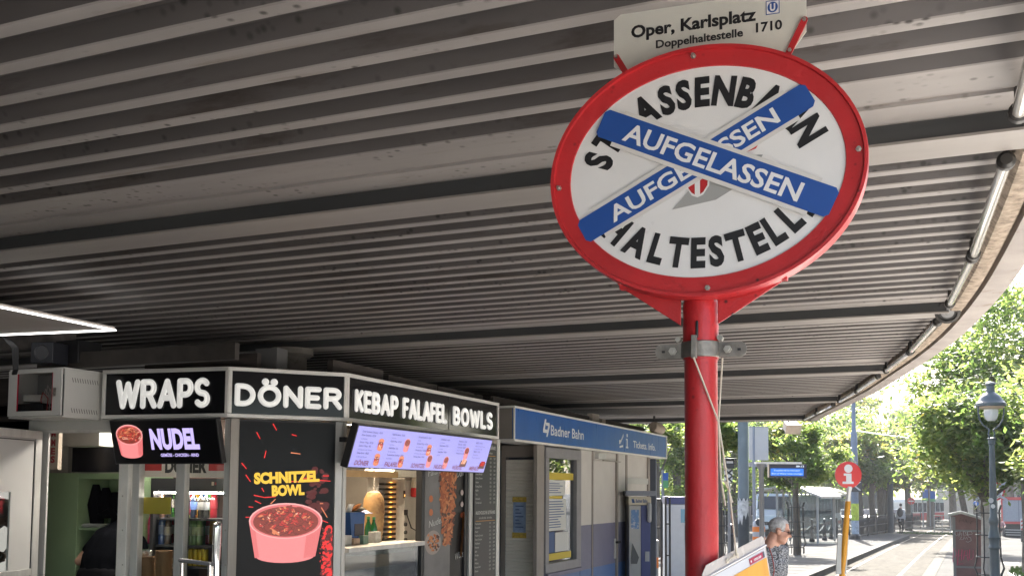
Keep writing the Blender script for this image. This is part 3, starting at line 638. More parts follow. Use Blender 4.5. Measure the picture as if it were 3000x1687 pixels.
# NUDEL screen
sc, M, w_, h_ = screen('menu_screen', 'tilted black screen advertising NUDEL with a bowl of noodles under the WRAPS board', (-6.325, 6.30, 2.222), (-5.285, 6.345, 2.222), (-6.325, 6.385, 1.888), .06, 0)
g = MB(M); g.flat([(0, 0), (w_, 0), (w_, h_), (0, h_)], 0, 8); bowl(g, w_*.17, h_*.52, w_*.26, h_*.82, -.002, 0, seed=5, n=90)
for i in range(46):
    q = rnd; x, z = w_*.17+q.uniform(-.1, .1), h_*.70+q.uniform(-.05, .045); a = q.uniform(0, PI)
    g.flat([(x, z), (x+math.cos(a)*.05, z+math.sin(a)*.022), (x+math.cos(a)*.05+.003, z+math.sin(a)*.022-.004), (x+.003, z-.004)], -.0085-.00002*i, q.choice((5, 4, 4, 3)))
g.build('picture', FOOD+[Mscreen], sc, sharp=0)
g = MB(M); g.text('NUDEL', w_*.60, h_*.35, h_*.47, -.003, w=w_*.46, bold=.05); g.text('GEMÜSE - CHICKEN - RIND', w_*.63, h_*.15, h_*.075, -.003, w=w_*.36, bold=.03); g.build('lettering', em('screen_violet_white', (.62, .52, 1.), .225), sc, sharp=0)
# tall SCHNITZEL BOWL screen
(u0, z1), (u1, z0) = FDo.uz(702, 1232, .055), FDo.uz(972, 1687, .055); z0 = .42
TL, TR, BL = FDo.at(u0, .055, z1), FDo.at(u1, .055, z1), FDo.at(u0, .055, z0)
sc, M, w_, h_ = screen('poster_screen', 'tall bright screen showing a pink SCHNITZEL BOWL on black', TL, TR, BL, .05, 0, inset=.016)
g = MB(M); g.flat([(0, 0), (w_, 0), (w_, h_), (0, h_)], 0, 8)
def tp(px, py): u, z = FDo.uz(px, py, .055); return u-u0, z-z0
(a, b_), (c, d) = tp(730, 1472), tp(942, 1645); bowl(g, (a+c)/2, (b_+d)/2, c-a, b_-d, -.004, 0, seed=11, n=150)
g.build('picture', FOOD+[Mscreen], sc, sharp=0)
g = MB(M); (a, b_), (c, d) = tp(745, 1380), tp(936, 1410); g.text('SCHNITZEL', (a+c)/2, (b_+d)/2-.045, .085, -.003, w=(c-a), bold=.06, rot=.05)
(a, b_), (c, d) = tp(797, 1420), tp(892, 1445); g.text('BOWL', (a+c)/2, (b_+d)/2-.045, .082, -.003, w=(c-a), bold=.06, rot=.05); g.build('lettering', Eyel, sc, sharp=0)
g = MB(M); q = random.Random(4)
SP = [(805, 1250, 20, -60), (757, 1275, 20, -62), (862, 1274, 14, -15), (866, 1327, 26, -6), (777, 1330, 20, 78), (715, 1364, 20, -50), (727, 1400, 22, -55), (770, 1434, 12, -60), (760, 1453, 30, -12), (792, 1455, 28, 4), (756, 1470, 18, -25), (800, 1468, 18, 45), (735, 1484, 12, -5), (955, 1393, 16, 0), (950, 1407, 34, -4), (942, 1474, 9, 0), (950, 1500, 32, -58), (948, 1525, 26, -20), (868, 1410, 40, -2), (900, 1400, 22, 5), (725, 1514, 10, 0)]
for px, py, l, a in SP:
    x, z = tp(px, py); a = R(a); l = l*.0031; t = .0045; g = MB(M); g.flat([(x-math.cos(a)*l/2-math.sin(a)*t, z-math.sin(a)*l/2+math.cos(a)*t), (x-math.cos(a)*l/2+math.sin(a)*t, z-math.sin(a)*l/2-math.cos(a)*t), (x+math.cos(a)*l/2+math.sin(a)*t*.7, z+math.sin(a)*l/2-math.cos(a)*t*.7), (x+math.cos(a)*l/2-math.sin(a)*t*.7, z+math.sin(a)*l/2+math.cos(a)*t*.7)], -.0014, q.choice((0, 0, 1))); g.build('spark', [Ered, Ebr[2]], sc, sharp=0)
g = MB(M)
for i in range(420):
    k = q.random(); x, z = tp(966-34*k*q.random(), 1545+142*q.random()); r_ = q.uniform(.006, .024)*(1.2-k); g.disc(min(x, w_-r_), z, r_, r_*1.3, -.0012-.000003*i, q.choice((0, 0, 2, 2)), 8, rot=q.random()*3)
for i in range(40):
    x, z = tp(q.uniform(900, 955), q.uniform(1370, 1500)); r_ = q.uniform(.015, .04); g.disc(min(x, w_-r_), z, r_, r_*.7, -.0006-.000003*i, 2, 9)
g.build('red_splash', [Ered, Ebr[2], Edim], sc, sharp=0)
# long lilac menu screen
sc, M, w_, h_ = screen('menu_screen', 'long tilted lilac menu screen listing DÖNER, FALAFEL, SCHNITZEL, NUDEL, WÜRSTEL and MENÜS', (-4.40, 7.055, 2.203), (-4.40, 9.69, 2.203), (-4.50, 7.055, 1.868), .07, 0)
g = MB(M); g.flat([(0, 0), (w_, 0), (w_, h_), (0, h_)], 0, 0); g.build('picture', Elil, sc, sharp=0)
cols = [(.02, 'DÖNER', [('Döner Sandwich (Chicken) - €6,90', 1), ('Döner Sandwich - €7,50', 1), ('mit Schafskäse', 0), ('Dürüm / Wrap - €7,50', 1), ('Dürüm / Wrap - €8,-', 1), ('mit Schafskäse oder Pommes', 0), ('Döner Bowl - €8,50', 1), ('mit Reis oder Pommes', 0)]),
 (.205, 'FALAFEL', [('Falafel Sandwich - €6,50', 1), ('mit Humus', 0), ('Falafel Wrap - €7,50', 1), ('mit Humus', 0), ('Falafel Bowl - €8,-', 1), ('mit Salat und Reis', 0), ('Vegetarisches Sandwich - €5,90', 1), ('mit Schafskäse', 0)]),
 (.385, 'SCHNITZEL', [('Schnitzel Sandwich - €6,90', 1), ('mit Salat', 0), ('Schnitzel Wrap - €7,50', 1), ('mit Pommes, Mayo', 0), ('Schnitzel Bowl - €8,50', 1), ('mit Pommes, Mayo oder Reis', 0), ('Pommes Frites - €4,50', 1)]),
 (.555, 'NUDEL', [('Nudel Bowl - €6,90', 1), ('mit Gemüse', 0), ('Nudel Bowl - €7,90', 1), ('mit Chicken', 0), ('Nudel Bowl - €8,90', 1), ('mit Rind', 0)]),
 (.70, 'WÜRSTEL', [('Käsekrainer - €5,90', 1), ('Bratwurst - €5,50', 1), ('Currywurst - €6,50', 1), ('mit Pommes, Mayo', 0), ('Würstel Bowl - €6,90', 1)]),
 (.85, 'MENÜS', [('MENÜ 1 - €9,90', 1), ('Döner oder Schnitzel Sandwich', 0), ('Pommes + 0,33l Getränk', 0), ('MENÜ 2 - €9,90', 1), ('Falafel Sandwich', 0), ('Pommes + 0,33l Getränk', 0)])]
g = MB(M); gi = MB(M)
for k, (x, t, L) in enumerate(cols):
    for i, (s_, b_) in enumerate(L): g.text(s_, x*w_+.02, h_*(.86-i*.088), .0165 if b_ else .0135, -.003, al='l', maxw=w_*.122, bold=.02 if b_ else 0, slot=0)
    g.text(t, x*w_+.02, h_*.055, .042, -.003, w=w_*(.085 if len(t) < 8 else .1), al='l', bold=.03, slant=.2, slot=1)
g.build('lettering', [Eink, Emag], sc, sharp=0)
for k, (x, z, s_) in enumerate(((.155, .60, 1), (.325, .63, 2), (.49, .56, 1), (.515, .25, 2), (.645, .24, 2), (.795, .55, 2), (.315, .20, 1), (.155, .22, 1))):
    if s_ == 2: bowl(gi, x*w_, z*h_, .10, .125, -.003, 0, seed=k+20, n=34)
    else:
        for j, (dz, sl) in enumerate(((.028, 4), (.0, 2), (-.02, 3), (-.034, 4))): gi.disc(x*w_, z*h_+dz, .045, .024, -.003-.0008*j, sl, 16)
        for j in range(14): gi.disc(x*w_+rnd.uniform(-.035, .035), z*h_+rnd.uniform(-.03, .02), .009, .006, -.0065-.00003*j, rnd.choice((2, 3, 5, 6)), 7)
for x, z in ((.79, .27), (.962, .24)):
    gi.flat([(x*w_-.07, z*h_-.045), (x*w_+.07, z*h_-.045), (x*w_+.085, z*h_+.02), (x*w_-.055, z*h_+.02)], -.003, 6)
    for j in range(5): gi.caps((x*w_-.04+j*.018, -.004, z*h_-.01), (x*w_-.02+j*.018, -.004, z*h_+.03), .006, slot=rnd.choice((3, 4, 5)))
gi.build('food_picture', FOOD, sc, sharp=0)
g = MB(FKe.M); a = FKe.uz(1005, 1270, -.0)[0]; g.box(-.02, .02, .0, .06, 2.08, 2.12); g.build('wall_bracket', Mdark, sc)
# ================================================================== INSIDE AND AROUND THE SNACK KIOSK
def lathe_thing(name, lab, cat, loc, prof, m, group=None, seg=14, slots=None):
    g = MB(); g.lathe(prof, loc, seg); o = g.build(name, m, loc=loc); return tag(o, lab, cat, group)
fk = lambda px, py, y: (lambda r: FKe.at(r[0], y, r[1]))(FKe.uz(px, py, y))
fw = lambda px, py, y: (lambda r: FWr.at(r[0], y, r[1]))(FWr.uz(px, py, y))
# kebab cone on its spit
Mmeat = mat('kebab_meat', (.40, .23, .095), .55, var=.3, vs=7, bump=.5, bs=22, dirt=(6, .52, (.2, .085, .035)))
c = fk(1093, 1604, .62); top = fk(1093, 1437, .62).z; rr = .107
kb = thing('kebab_cone', 'fat pale brown kebab meat cone on an upright spit behind the counter window', 'kebab cone', c)
hh = top-c.z; g = MB(); g.lathe([(rr*.62, 0), (rr*.78, hh*.12), (rr*.95, hh*.4), (rr, hh*.7), (rr*.93, hh*.86), (rr*.6, hh*.97), (.02, hh)], c, 24); g.build('meat', Mmeat, kb)
g = MB(); g.tube([c-Vector((0, 0, .02)), c+Vector((0, 0, hh+.22))], .006, 8); g.lathe([(.10, -.03), (.10, -.012), (.02, -.0)], c, 20); g.build('spit', Malu, kb)
# grill behind it
q = fk(1150, 1604, .80); u = FKe.uz(1150, 1604, .80)[0]; gr = thing('gyros_grill', 'tall steel grill tower with dark ribbed heating elements and knobs beside the kebab cone', 'grill', q)
g = MB(FKe.M); u2 = FKe.uz(1218, 1500, .74)[0]; ua, ub = FKe.uz(1122, 1500, .8)[0], FKe.uz(1176, 1500, .74)[0]; zt = FKe.uz(1150, 1398, .8)[1]
g.box(ua, ub-.003, .86, 1.0, q.z, zt); g.box(ub, u2, .70, 1.0, q.z-.02, zt-.02); g.prism([(ua-.15, zt+.004), (u2+.0, zt+.004), (u2-.12, zt+.14), (ua-.02, zt+.14)], .62, .98); g.build('body', Malu, gr, bevel=.003)
g = MB(FKe.M)
for i in range(13): z = q.z+.03+i*(zt-q.z-.06)/13; g.box(ua+.01, ub-.01, .80, .859, z, z+.024)
g.build('heating_rib', mat('soot_black', (.02, .017, .015), .6), gr)
g = MB(FKe.M)
for i in range(13): z = q.z+.058+i*(zt-q.z-.06)/13; g.box(ub-.045, ub-.028, .84, .858, z, z+.006)
g.build('glow_wire', em('glow_orange', (1, .35, .05), 1.4), gr)
for i, py in enumerate((1500, 1535, 1558, 1580)):
    uu, z = FKe.uz(1186, py, .698); g = MB(FKe.M)
    if i: g.lathe([(.022, 0), (.02, .02), (0, .022)], (uu, .698, z), 14, A=Matrix.Rotation(R(90), 3, 'X'))
    else: g.box(uu-.02, uu+.02, .672, .698, z-.03, z+.03)
    g.build('knob' if i else 'switch_box', Mdark, gr)
uu, z = FKe.uz(1184, 1447, .697); g = MB(FKe.M); g.box(uu-.016, uu+.016, .692, .699, z-.04, z+.04, 0); g.box(uu-.008, uu+.008, .690, .6925, z-.025, z+.0, 1); g.build('power_switch', [Mdark, em('switch_glow', (1, .4, .1), .5)], gr)
# red and white industrial plugs
for px, lab in ((1214, 'red and white industrial power plug hanging right of the grill, left of two'), (1234, 'red and white industrial power plug hanging right of the grill, right of two')):
    a = fk(px, 1420, .66); t = thing('power_plug', lab, 'power plug', a, 0, 'power plugs')
    g = MB(); g.lathe([(.02, .10), (.03, .07), (.034, -.02), (.03, -.03)], a, 14); g.tube([a+Vector((0, 0, .09)), a+Vector((0, .01, .25))], .010, 6); g.build('white_housing', mat('plug_white', (.6, .56, .48), .5), t)
    g = MB(); g.lathe([(.034, -.03), (.04, -.05), (.038, -.12), (.025, -.13)], a, 14); g.build('red_ring', mat('plug_red', (.5, .02, .02), .4), t)
pts = [fk(1190, 1500, .66), fk(1205, 1545, .62), fk(1222, 1555, .62), fk(1229, 1500, .64), fk(1226, 1440, .66)]
tag(MB().tube(pts, .007, 6).build('power_cable', Mdark, loc=pts[0]), 'black cable looping from the grill switch up to the red plugs', 'cable')
g = MB(FKe.M); u = FKe.uz(1218, 1500, .9)[0]; u3 = FKe.uz(1243, 1500, .9)[0]; g.box(u, u3+.12, .92, 1.05, 1.1, 2.1); tag(g.build('wall_panel', mat('panel_dark', (.03, .022, .02), .5)), 'dark panel behind the red power plugs', 'panel')
# snack box and packets
q = fk(1048, 1577, .30); bx = thing('snack_box', 'open blue cardboard box of crisp packets on the counter', 'box', q)
u, z = FKe.uz(1028, 1577, .30); ub_ = FKe.uz(1068, 1577, .30)[0]; zt = FKe.uz(1040, 1500, .3)[1]
g = MB(FKe.M); g.prism([(u+.02, zs+.022), (ub_-.02, zs+.022), (ub_, zt), (u-.02, zt)], .30, .46); g.build('carton', mat('carton_blue', (.03, .09, .25), .5, var=.1), bx)
g = MB(FKe.M); g.box(u+.055, ub_-.03, .296, .2995, z+.02, z+.13); g.build('front_label', mat('label_dark', (.05, .04, .05), .5, dirt=(30, .6, (.5, .1, .08))), bx)
for k, (px, py, col, lab) in enumerate(((1022, 1494, (.62, .58, .5), 'white crisp packet on top of the blue box, far left'), (1042, 1487, (.55, .2, .06), 'orange crisp packet on top of the blue box'), (1052, 1493, (.45, .40, .3), 'cream crisp packet on the right half of the blue box'), (1068, 1499, (.10, .09, .22), 'violet crisp packet lying over the right edge of the blue box'))):
    a = fk(px, py, .36); g = MB(Matrix.Translation(a) @ Matrix.Rotation(R(90+30*math.sin(k*2.)), 4, 'Z') @ Matrix.Rotation(R(-65+25*k), 4, 'X')); V = []; F = []
    for s_ in (1, -1):
        for i in range(6):
            for j in range(6): x, y_ = -.05+.020*i, -.065+.026*j; V.append((x, y_, s_*.022*math.sin(PI*i/5)*math.sin(PI*j/5)+.004*math.sin(i*3+j*5)))
    for o_ in (0, 36):
        for i in range(5):
            for j in range(5): F.append((o_+i*6+j, o_+i*6+j+1, o_+i*6+j+7, o_+i*6+j+6))
    g.add(V, F); tag(g.build('crisp_packet', mat('foil_%d' % k, col, .3, .3, var=.3, vs=14, dirt=(18, .6, (.4, .12, .06))), loc=a), lab, 'crisp packet', 'crisp packets on the box')
Mgb = mat('bottle_green', (.01, .12, .025), .12, spec=.7, coat=1)
BOT = [(.0, 0), (.032, 0), (.035, .02), (.035, .13), (.03, .16), (.014, .20), (.013, .225), (0, .226)]
for px, y_, lab in ((1094, .42, 'green glass bottle in front of the kebab cone on the counter'), (1078, .52, 'green glass bottle half hidden behind the blue snack box')):
    a = fk(px, 1600, y_); a.z = zs-.02; t = thing('bottle', lab, 'bottle', a, 0, 'green bottles on the counter')
    g = MB(); g.lathe([(r_*1.05, z*1.15) for r_, z in BOT], a, 16); g.build('glass_body', Mgb, t); g = MB(); g.lathe([(.016, .25), (.016, .275), (0, .277)], a, 12); g.build('cap', mat('cap_green', (.02, .2, .05), .4), t)
for k, (px, y_, hw, h) in enumerate(((1020, .26, .06, .09), (1046, .24, .05, .06), (1072, .25, .045, .08), (1108, .3, .05, .10))):
    a = fk(px, 1600, y_); g = MB(FKe.M); u = FKe.uz(px, 1600, y_)[0]; g.box(u-hw, u+hw, y_, y_+.08, zs+.021, zs+.021+h)
    tag(g.build('food_tray', mat('tray_%d' % k, [(.5, .48, .44), (.45, .3, .2), (.2, .3, .22), (.55, .52, .46)][k], .5, var=.25, vs=18), bevel=.004), ['small white tray at the left end of the counter', 'small brown tray in front of the blue snack box', 'small green tray below the snack box on the counter', 'white tray right of the green bottle on the counter'][k], 'tray')
MPo = FKe.M @ Matrix.Translation(Vector((0, -.215, 0)))
# poster panels on the right window
def wp(px, py): u, z = FKe.uz(px, py, .085); return u, z
g = MB(MPo); (a, zt), (b_, _) = wp(1246, 1385), wp(1318, 1600); g.box(a, b_, .30, .318, .4, 2.2); p1 = tag(g.build('food_poster', mat('poster_grey', (.20, .19, .19), .5, var=.2, vs=3)), 'grey poster lettered Falafel and Nudel on the right window', 'poster')
g = MB(MPo); (c_, zt), (d_, _) = wp(1340, 1385), wp(1362, 1600); g.box(b_+.003, d_, .31, .318, .4, 2.2); p2 = tag(g.build('food_poster', mat('poster_black', (.02, .018, .018), .5)), 'black poster with kebab meat, bun and the word Döner on the right window', 'poster')
g = MB(MPo); q = random.Random(3); Mk = [mat('print_meat%d' % i, c_, .5) for i, c_ in enumerate(((.55, .16, .05), (.38, .09, .03), (.65, .26, .10), (.10, .04, .025)))]
(u0, z1), (u1, z0) = wp(1287, 1380), wp(1335, 1590); uc = (u0+u1)/2
g.flat([(u0, z1), (uc-.12, z0+.15), (uc, z0), (uc+.12, z0+.15), (u1, z1)][::-1], .2985, 1)
for i in range(420):
    k = q.random(); z = z1+(z0-z1)*k; hw = (u1-u0)/2*(1-.45*k-(.5*max(0, k-.8)*4*.4)); x = uc+q.uniform(-1, 1)*hw; g.disc(x, z, q.uniform(.02, .05), q.uniform(.01, .022), .2978-.00001*i, q.choice((0, 0, 1, 2, 3)), 7, rot=q.uniform(-1, 1))
g.build('meat_picture', Mk, p2, sharp=0)
g = MB(MPo); x, z = wp(1352, 1555); g.caps((x-.02, .296, z-.22), (x+.03, .296, z+.16), .045, seg=12, slot=0, flat=.02); g.caps((x-.005, .294, z-.2), (x+.035, .294, z+.12), .022, seg=10, slot=1, flat=.02)
for py in (1442, 1476, 1508): x, z = wp(1353, py); g.disc(x, z, .035, .03, .297, 2 if py != 1508 else 1, 14)
g.build('bun_picture', [mat('print_bun', (.5, .22, .08), .5), Mk[1], mat('print_onion', (.55, .45, .42), .5)], p2, sharp=0)
g = MB(MPo)
for t, px, py, w_ in (('Falafel', 1254, 1395, .30), ('Nudel', 1256, 1545, .28)): x, z = wp(px, py); g.text(t, x, z, .07, .298, w=w_, al='l', slant=.25, rot=.15)
g.build('lettering', Mwt, p1, sharp=0)
g = MB(MPo)
for t, px, py, w_ in (('Döner', 1338, 1398, .26), ('Würstel', 1332, 1640, .3)): x, z = wp(px, py); g.text(t, x, z, .07, .300, w=w_, al='l', slant=.25, rot=.15)
g.build('lettering', Mwt, p2, sharp=0)
g = MB(MPo)
for px, py in ((1262, 1460), (1262, 1500)): x, z = wp(px, py); g.disc(x, z, .04, .035, .297, 0, 16)
x, z = wp(1268, 1588); g.disc(x, z, .17, .12, .2975, 1, 24)
for i in range(60): g.disc(x+q.uniform(-.12, .12), z+q.uniform(-.08, .08), .022, .012, .2969-.00001*i, q.choice((2, 3, 4)), 7)
g.build('noodle_picture', [Mk[0], mat('print_plate', (.4, .33, .3), .5), Mk[0], Mk[2], Mk[3]], p1, sharp=0)
# ------------------------------------------------------------------ drinks fridge behind the sliding panes
Mfr = mat('fridge_black', (.02, .02, .022), .35)
yf = .75; fx0, fx1 = FWr.uz(440, 1500, yf)[0], FWr.uz(672, 1500, yf)[0]; zt = FWr.uz(500, 1400, yf)[1]
fr = thing('drinks_fridge', 'black glass door drinks fridge behind the sliding panes of the snack kiosk', 'fridge', FWr.at(fx0, yf, .12))
g = MB(FWr.M); g.box(fx0, fx1, yf+.45, yf+.48, .12, zt); g.box(fx0, fx0+.03, yf, yf+.45, .12, zt); g.box(fx1-.03, fx1, yf, yf+.45, .12, zt); g.box(fx0+.03, fx1-.03, yf, yf+.45, zt-.12, zt); xm = FWr.uz(541, 1500, yf)[0]; g.box(xm-.03, xm+.03, yf-.01, yf+.03, .12, zt-.12)
g.build('cabinet', Mfr, fr)
SH = [FWr.uz(500, py, yf+.1)[1] for py in (1516, 1594, 1655)]
for z in SH: g = MB(FWr.M); g.box(fx0+.035, fx1-.035, yf+.05, yf+.44, z-.018, z); g.build('shelf', mat('shelf_dark', (.06, .06, .065), .4), fr)
g = MB(FWr.M); g.box(fx0+.04, fx1-.04, yf+.06, yf+.085, zt-.135, zt-.122); g.build('lamp_strip', em('fridge_lamp', (1, .93, .8), 26.), fr)
g = MB(FWr.M); x, z = FWr.uz(629, 1416, yf-.003); g.box(x-.03, x-.008, yf-.005, yf-.001, z-.016, z+.016, 0); g.box(x+.002, x+.016, yf-.005, yf-.001, z-.012, z+.012, 1); g.build('control', [mat('ctrl_pale', (.45, .38, .3), .5), mat('ctrl_red', (.3, .03, .03), .5)], fr)
PET = [(.0, 0), (.028, 0), (.031, .015), (.030, .06), (.026, .075), (.031, .10), (.030, .15), (.024, .185), (.012, .205), (.012, .22), (0, .221)]
def bottle(px, shelf, col, capc, lab, kind='bottle', labcol=None, sc_=1., grp=None, dy=.12):
    z = SH[shelf]+.001; d = FWr.uz(px, 1500, yf+dy)[0]; a = FWr.at(d, yf+dy, z); t = thing(kind, lab, kind, a, 0, grp)
    if kind == 'drinks_can':
        g = MB(); g.lathe([(.0, 0), (.026, 0), (.031, .008), (.031, .145), (.026, .155), (0, .154)], a, 16); g.build('can_body', mat('can_%s' % str(col), col, .25, .4, dirt=(30, .62, (.03, .03, .02))), t)
        g = MB(); g.lathe([(.026, .1552), (.025, .158), (0, .157)], a, 14); g.build('lid', Malu, t); return
    g = MB(); g.lathe([(r_*sc_, zz*sc_) for r_, zz in PET], a, 14); g.build('liquid_body', mat('drink_%s' % str(col), col, .12, spec=.7, coat=.6), t)
    g = MB(); g.lathe([(.0135*sc_, .221*sc_), (.0135*sc_, .24*sc_), (0, .241*sc_)], a, 10); g.build('cap', mat('cap_%s' % str(capc), capc, .4), t)
    if labcol: g = MB(); g.lathe([(.0318*sc_, .075*sc_), (.0318*sc_, .145*sc_)], a, 14); g.build('paper_label', mat('label_%s' % str(labcol), labcol, .5, dirt=(34, .58, (.04, .06, .10))), t)
bottle(451, 0, (.35, .33, .55), (.5, .5, .5), 'pale carton-like bottle with violet base on the upper left fridge shelf', labcol=(.55, .52, .6), grp='bottles in the fridge')
bottle(474, 0, (.12, .06, .04), (.3, .05, .03), 'dark cola coloured bottle on the upper left fridge shelf', labcol=(.5, .35, .3), grp='bottles in the fridge')
bottle(567, 0, (.02, .03, .06), (.4, .4, .42), 'dark bottle with blue and white label on the upper right fridge shelf', labcol=(.12, .2, .5), grp='bottles in the fridge')
bottle(589, 0, (.03, .025, .02), (.3, .3, .3), 'dark bottle with grey label beside the blue labelled one, upper right shelf', labcol=(.3, .3, .3), grp='bottles in the fridge')
bottle(604, 0, (.03, .03, .03), (.1, .1, .1), 'rightmost dark bottle on the upper right fridge shelf', labcol=(.25, .25, .27), grp='bottles in the fridge')
bottle(443, 1, (.45, .03, .10), (.4, .02, .05), 'pink red juice bottle at the left of the middle fridge shelf', sc_=1.2, labcol=(.5, .05, .12), grp='bottles in the fridge')
bottle(459, 1, (.45, .40, .16), (.5, .45, .05), 'yellow lemonade bottle on the middle fridge shelf', sc_=1.2, grp='bottles in the fridge')
bottle(477, 1, (.05, .10, .28), (.05, .1, .3), 'blue drink bottle on the middle fridge shelf', sc_=1.2, labcol=(.2, .25, .4), grp='bottles in the fridge')
bottle(494, 1, (.10, .07, .05), (.02, .02, .02), 'brown iced tea bottle right of the blue one', sc_=1.1, labcol=(.4, .38, .34), grp='bottles in the fridge')
for px, cc, nm in ((560, (.35, .5, .08), 'yellow green'), (572, (.55, .2, .1), 'orange'), (586, (.05, .25, .1), 'dark green')):
    bottle(px, 1, (.16, .30, .10), cc, 'green aloe drink bottle with %s cap on the middle right shelf' % nm, sc_=1.12, labcol=(.4, .5, .3), grp='green drink bottles in the fridge')
for k, px in enumerate((562, 577, 591, 604)):
    bottle(px, 2, (.62, .47, .03), None, 'yellow drinks can in a row of four on the lowest visible fridge shelf', 'drinks_can', grp='yellow cans in the fridge')
for k, px in enumerate((450, 462, 486, 500, 556, 578, 596, 614, 626)):
    for sh_ in (0, 1):
        cc = ((.30, .02, .03), (.40, .20, .02), (.03, .10, .25), (.06, .20, .05))[(k+sh_) % 4]
        bottle(px, sh_, cc, (.3, .3, .3), 'bottle in the back row of the fridge, half hidden behind the front bottles', sc_=1.15, labcol=(.35, .32, .3) if k % 2 else cc, grp='back row bottles in the fridge', dy=.30)
# stacks of brown paper bowls
Mkraft = mat('kraft_paper', (.36, .21, .10), .7, var=.12, vs=20)
g = MB(); g.lathe([(.042, 0), (.066, .046), (.071, .047), (.071, .052), (.064, .052), (.041, .004)], (0, 0, 0), 18)
proto = g.build('paper_bowl', Mkraft); NB = 0
for px, ptop, lab in ((430, 1630, 'brown paper bowl in the left stack behind the sliding pane'), (481, 1612, 'brown paper bowl in the right, taller stack behind the sliding pane')):
    u, zt_ = FWr.uz(px, ptop, .26)
    for k in range(34):
        a = FWr.at(u+rnd.uniform(-.002, .002), .26, zt_-.05-k*.0135); o = proto if NB == 0 else proto.copy()
        if NB: COL.objects.link(o)
        NB += 1; o.location = a; tag(o, lab, 'paper bowl', 'stacked brown paper bowls')
u, z = FWr.uz(430, 1626, .26)
a = FWr.at(u, .26, z-.012); t = tag(MB().lathe([(.04, 0), (.062, .05), (.067, .05), (.066, .058), (.05, .064), (.0, .066)], a, 18).build('clear_lid', glass('clear_plastic', (.85, .85, .85), .2, .1), loc=a), 'clear plastic lid on the left bowl stack', 'lid')
# red and white DÖNER banner inside, above the fridge
(u0, z1), (u1, z0) = FWr.uz(400, 1340, .55), FWr.uz(662, 1398, .55)
g = MB(FWr.M); g.box(u0, u1, .55, .57, z0, z1+.05, 0); bn = tag(g.build('banner', mat('banner_white', (.6, .57, .55), .5)), 'white banner with red ends and the word DÖNER above the fridge', 'banner')
g = MB(FWr.M); zz = FWr.uz(500, 1378, .55)[1]; a = FWr.uz(474, 1370, .55)[0]; b_ = FWr.uz(612, 1370, .55)[0]; g.box(u0+.005, a, .546, .5485, zz, z1+.045); g.box(b_, u1-.005, .546, .5485, zz, z1+.045); g.build('red_field', mat('banner_red', (.45, .03, .03), .5), bn)
g = MB(FWr.M); a, b_ = FWr.uz(484, 1380, .55)[0], FWr.uz(606, 1380, .55)[0]; g.text('DÖNER', (a+b_)/2, zz-.012, .11, .547, w=b_-a, bold=.05); g.build('lettering', Mdark, bn, sharp=0)
g = MB(FWr.M); (a, z1), (b_, z0) = FWr.uz(402, 1455, .2), FWr.uz(500, 1505, .2); g.box(a, b_, .19, .2, z0, z1); tag(g.build('yellow_sheet', mat('sheet_yellow', (.55, .45, .05), .4)), 'translucent yellow sheet hung behind the left sliding pane', 'sheet')
# chrome beer tap and its bar in front of the panes
q = fw(632, 1660, -.12); tp_ = thing('beer_tap', 'polished chrome beer tap column with slanted top at the kiosk window', 'beer tap', q)
g = MB(); d = fw(638, 1535, -.12)-q; g.tube([q-d*.5, q, q+d*.9, q+d*1.0], [.032, .032, .034, .030], 20); g.build('column', mat('chrome', (.75, .74, .72), .08, 1.), tp_)
g = MB(); a = q+d*1.0; g.lathe([(.032, -.012), (.033, .008), (.028, .012), (0, .013)], a, 18, A=(d.normalized()+Vector((.1, -.5, 0))).to_track_quat('Z', 'Y').to_matrix()); g.build('top_cap', mat('chrome_dull', (.5, .5, .5), .25, .9), tp_)
q = fw(535, 1650, -.16); tr = thing('tap_rail', 'short grey metal rail on two chrome stubs left of the beer tap', 'rail', q)
g = MB(); a, b_ = fw(528, 1640, -.16), fw(625, 1652, -.16); g.caps(a, b_, .016, seg=10); g.build('bar', mat('rail_grey', (.3, .3, .31), .4, .3), tr)
for px in (534, 616):
    a = fw(px, 1648, -.16); g = MB(); g.tube([a, a-Vector((0, 0, .35))], .017, 12); g.build('stub', MATS['chrome'], tr)
# ------------------------------------------------------------------ doorway: green locker, coats, boxes, POMMES sign
(u0, z1), (u1, _), (ul, _) = FWr.uz(222, 1400, .75), FWr.uz(345, 1400, .75), FWr.uz(150, 1400, .95)
zt = FWr.uz(230, 1385, .75)[1]
Mgreen = mat('locker_green', (.30, .42, .24), .5, var=.08, vs=2)
lk = thing('green_locker', 'pale green open locker with coats inside the kiosk doorway', 'locker', FWr.at(u0, .75, .12))
g = MB(FWr.M); a = FWr.uz(133, 1400, .75)[0]; b_ = FWr.uz(420, 1400, .75)[0]
g.box(a, u0+.03, .75, 1.2, .12, zt); zi = FWr.uz(250, 1402, .75)[1]
g.box(u0+.03, b_, .75, 1.2, zi, zt-.001); g.box(b_-.10, b_, .75, 1.2, .12, zi-.001); g.box(u0+.032, b_-.102, 1.17, 1.2, .12, zi-.001); g.build('body', Mgreen, lk, bevel=.003)
z = FWr.uz(260, 1545, .8)[1]; g = MB(FWr.M); g.box(u0+.032, b_-.102, .78, 1.168, z-.02, z); g.build('shelf', Mgreen, lk)
q = FWr.at(u0+.18, .95, 1.6); g = MB()
zc = zi-.02
for dx, zt_, zb, r_ in ((-.09, zc-.03, zc-.40, .075), (.02, zc-.06, zc-.34, .085), (.12, zc-.10, zc-.30, .06)): a = FWr.at(u0+.17+dx, .93, 0); g.tube([(a.x, a.y, zt_), (a.x+.01, a.y, zt_*.5+zb*.5), (a.x+.03, a.y, zb)], [.03, r_, r_*.8], 12)
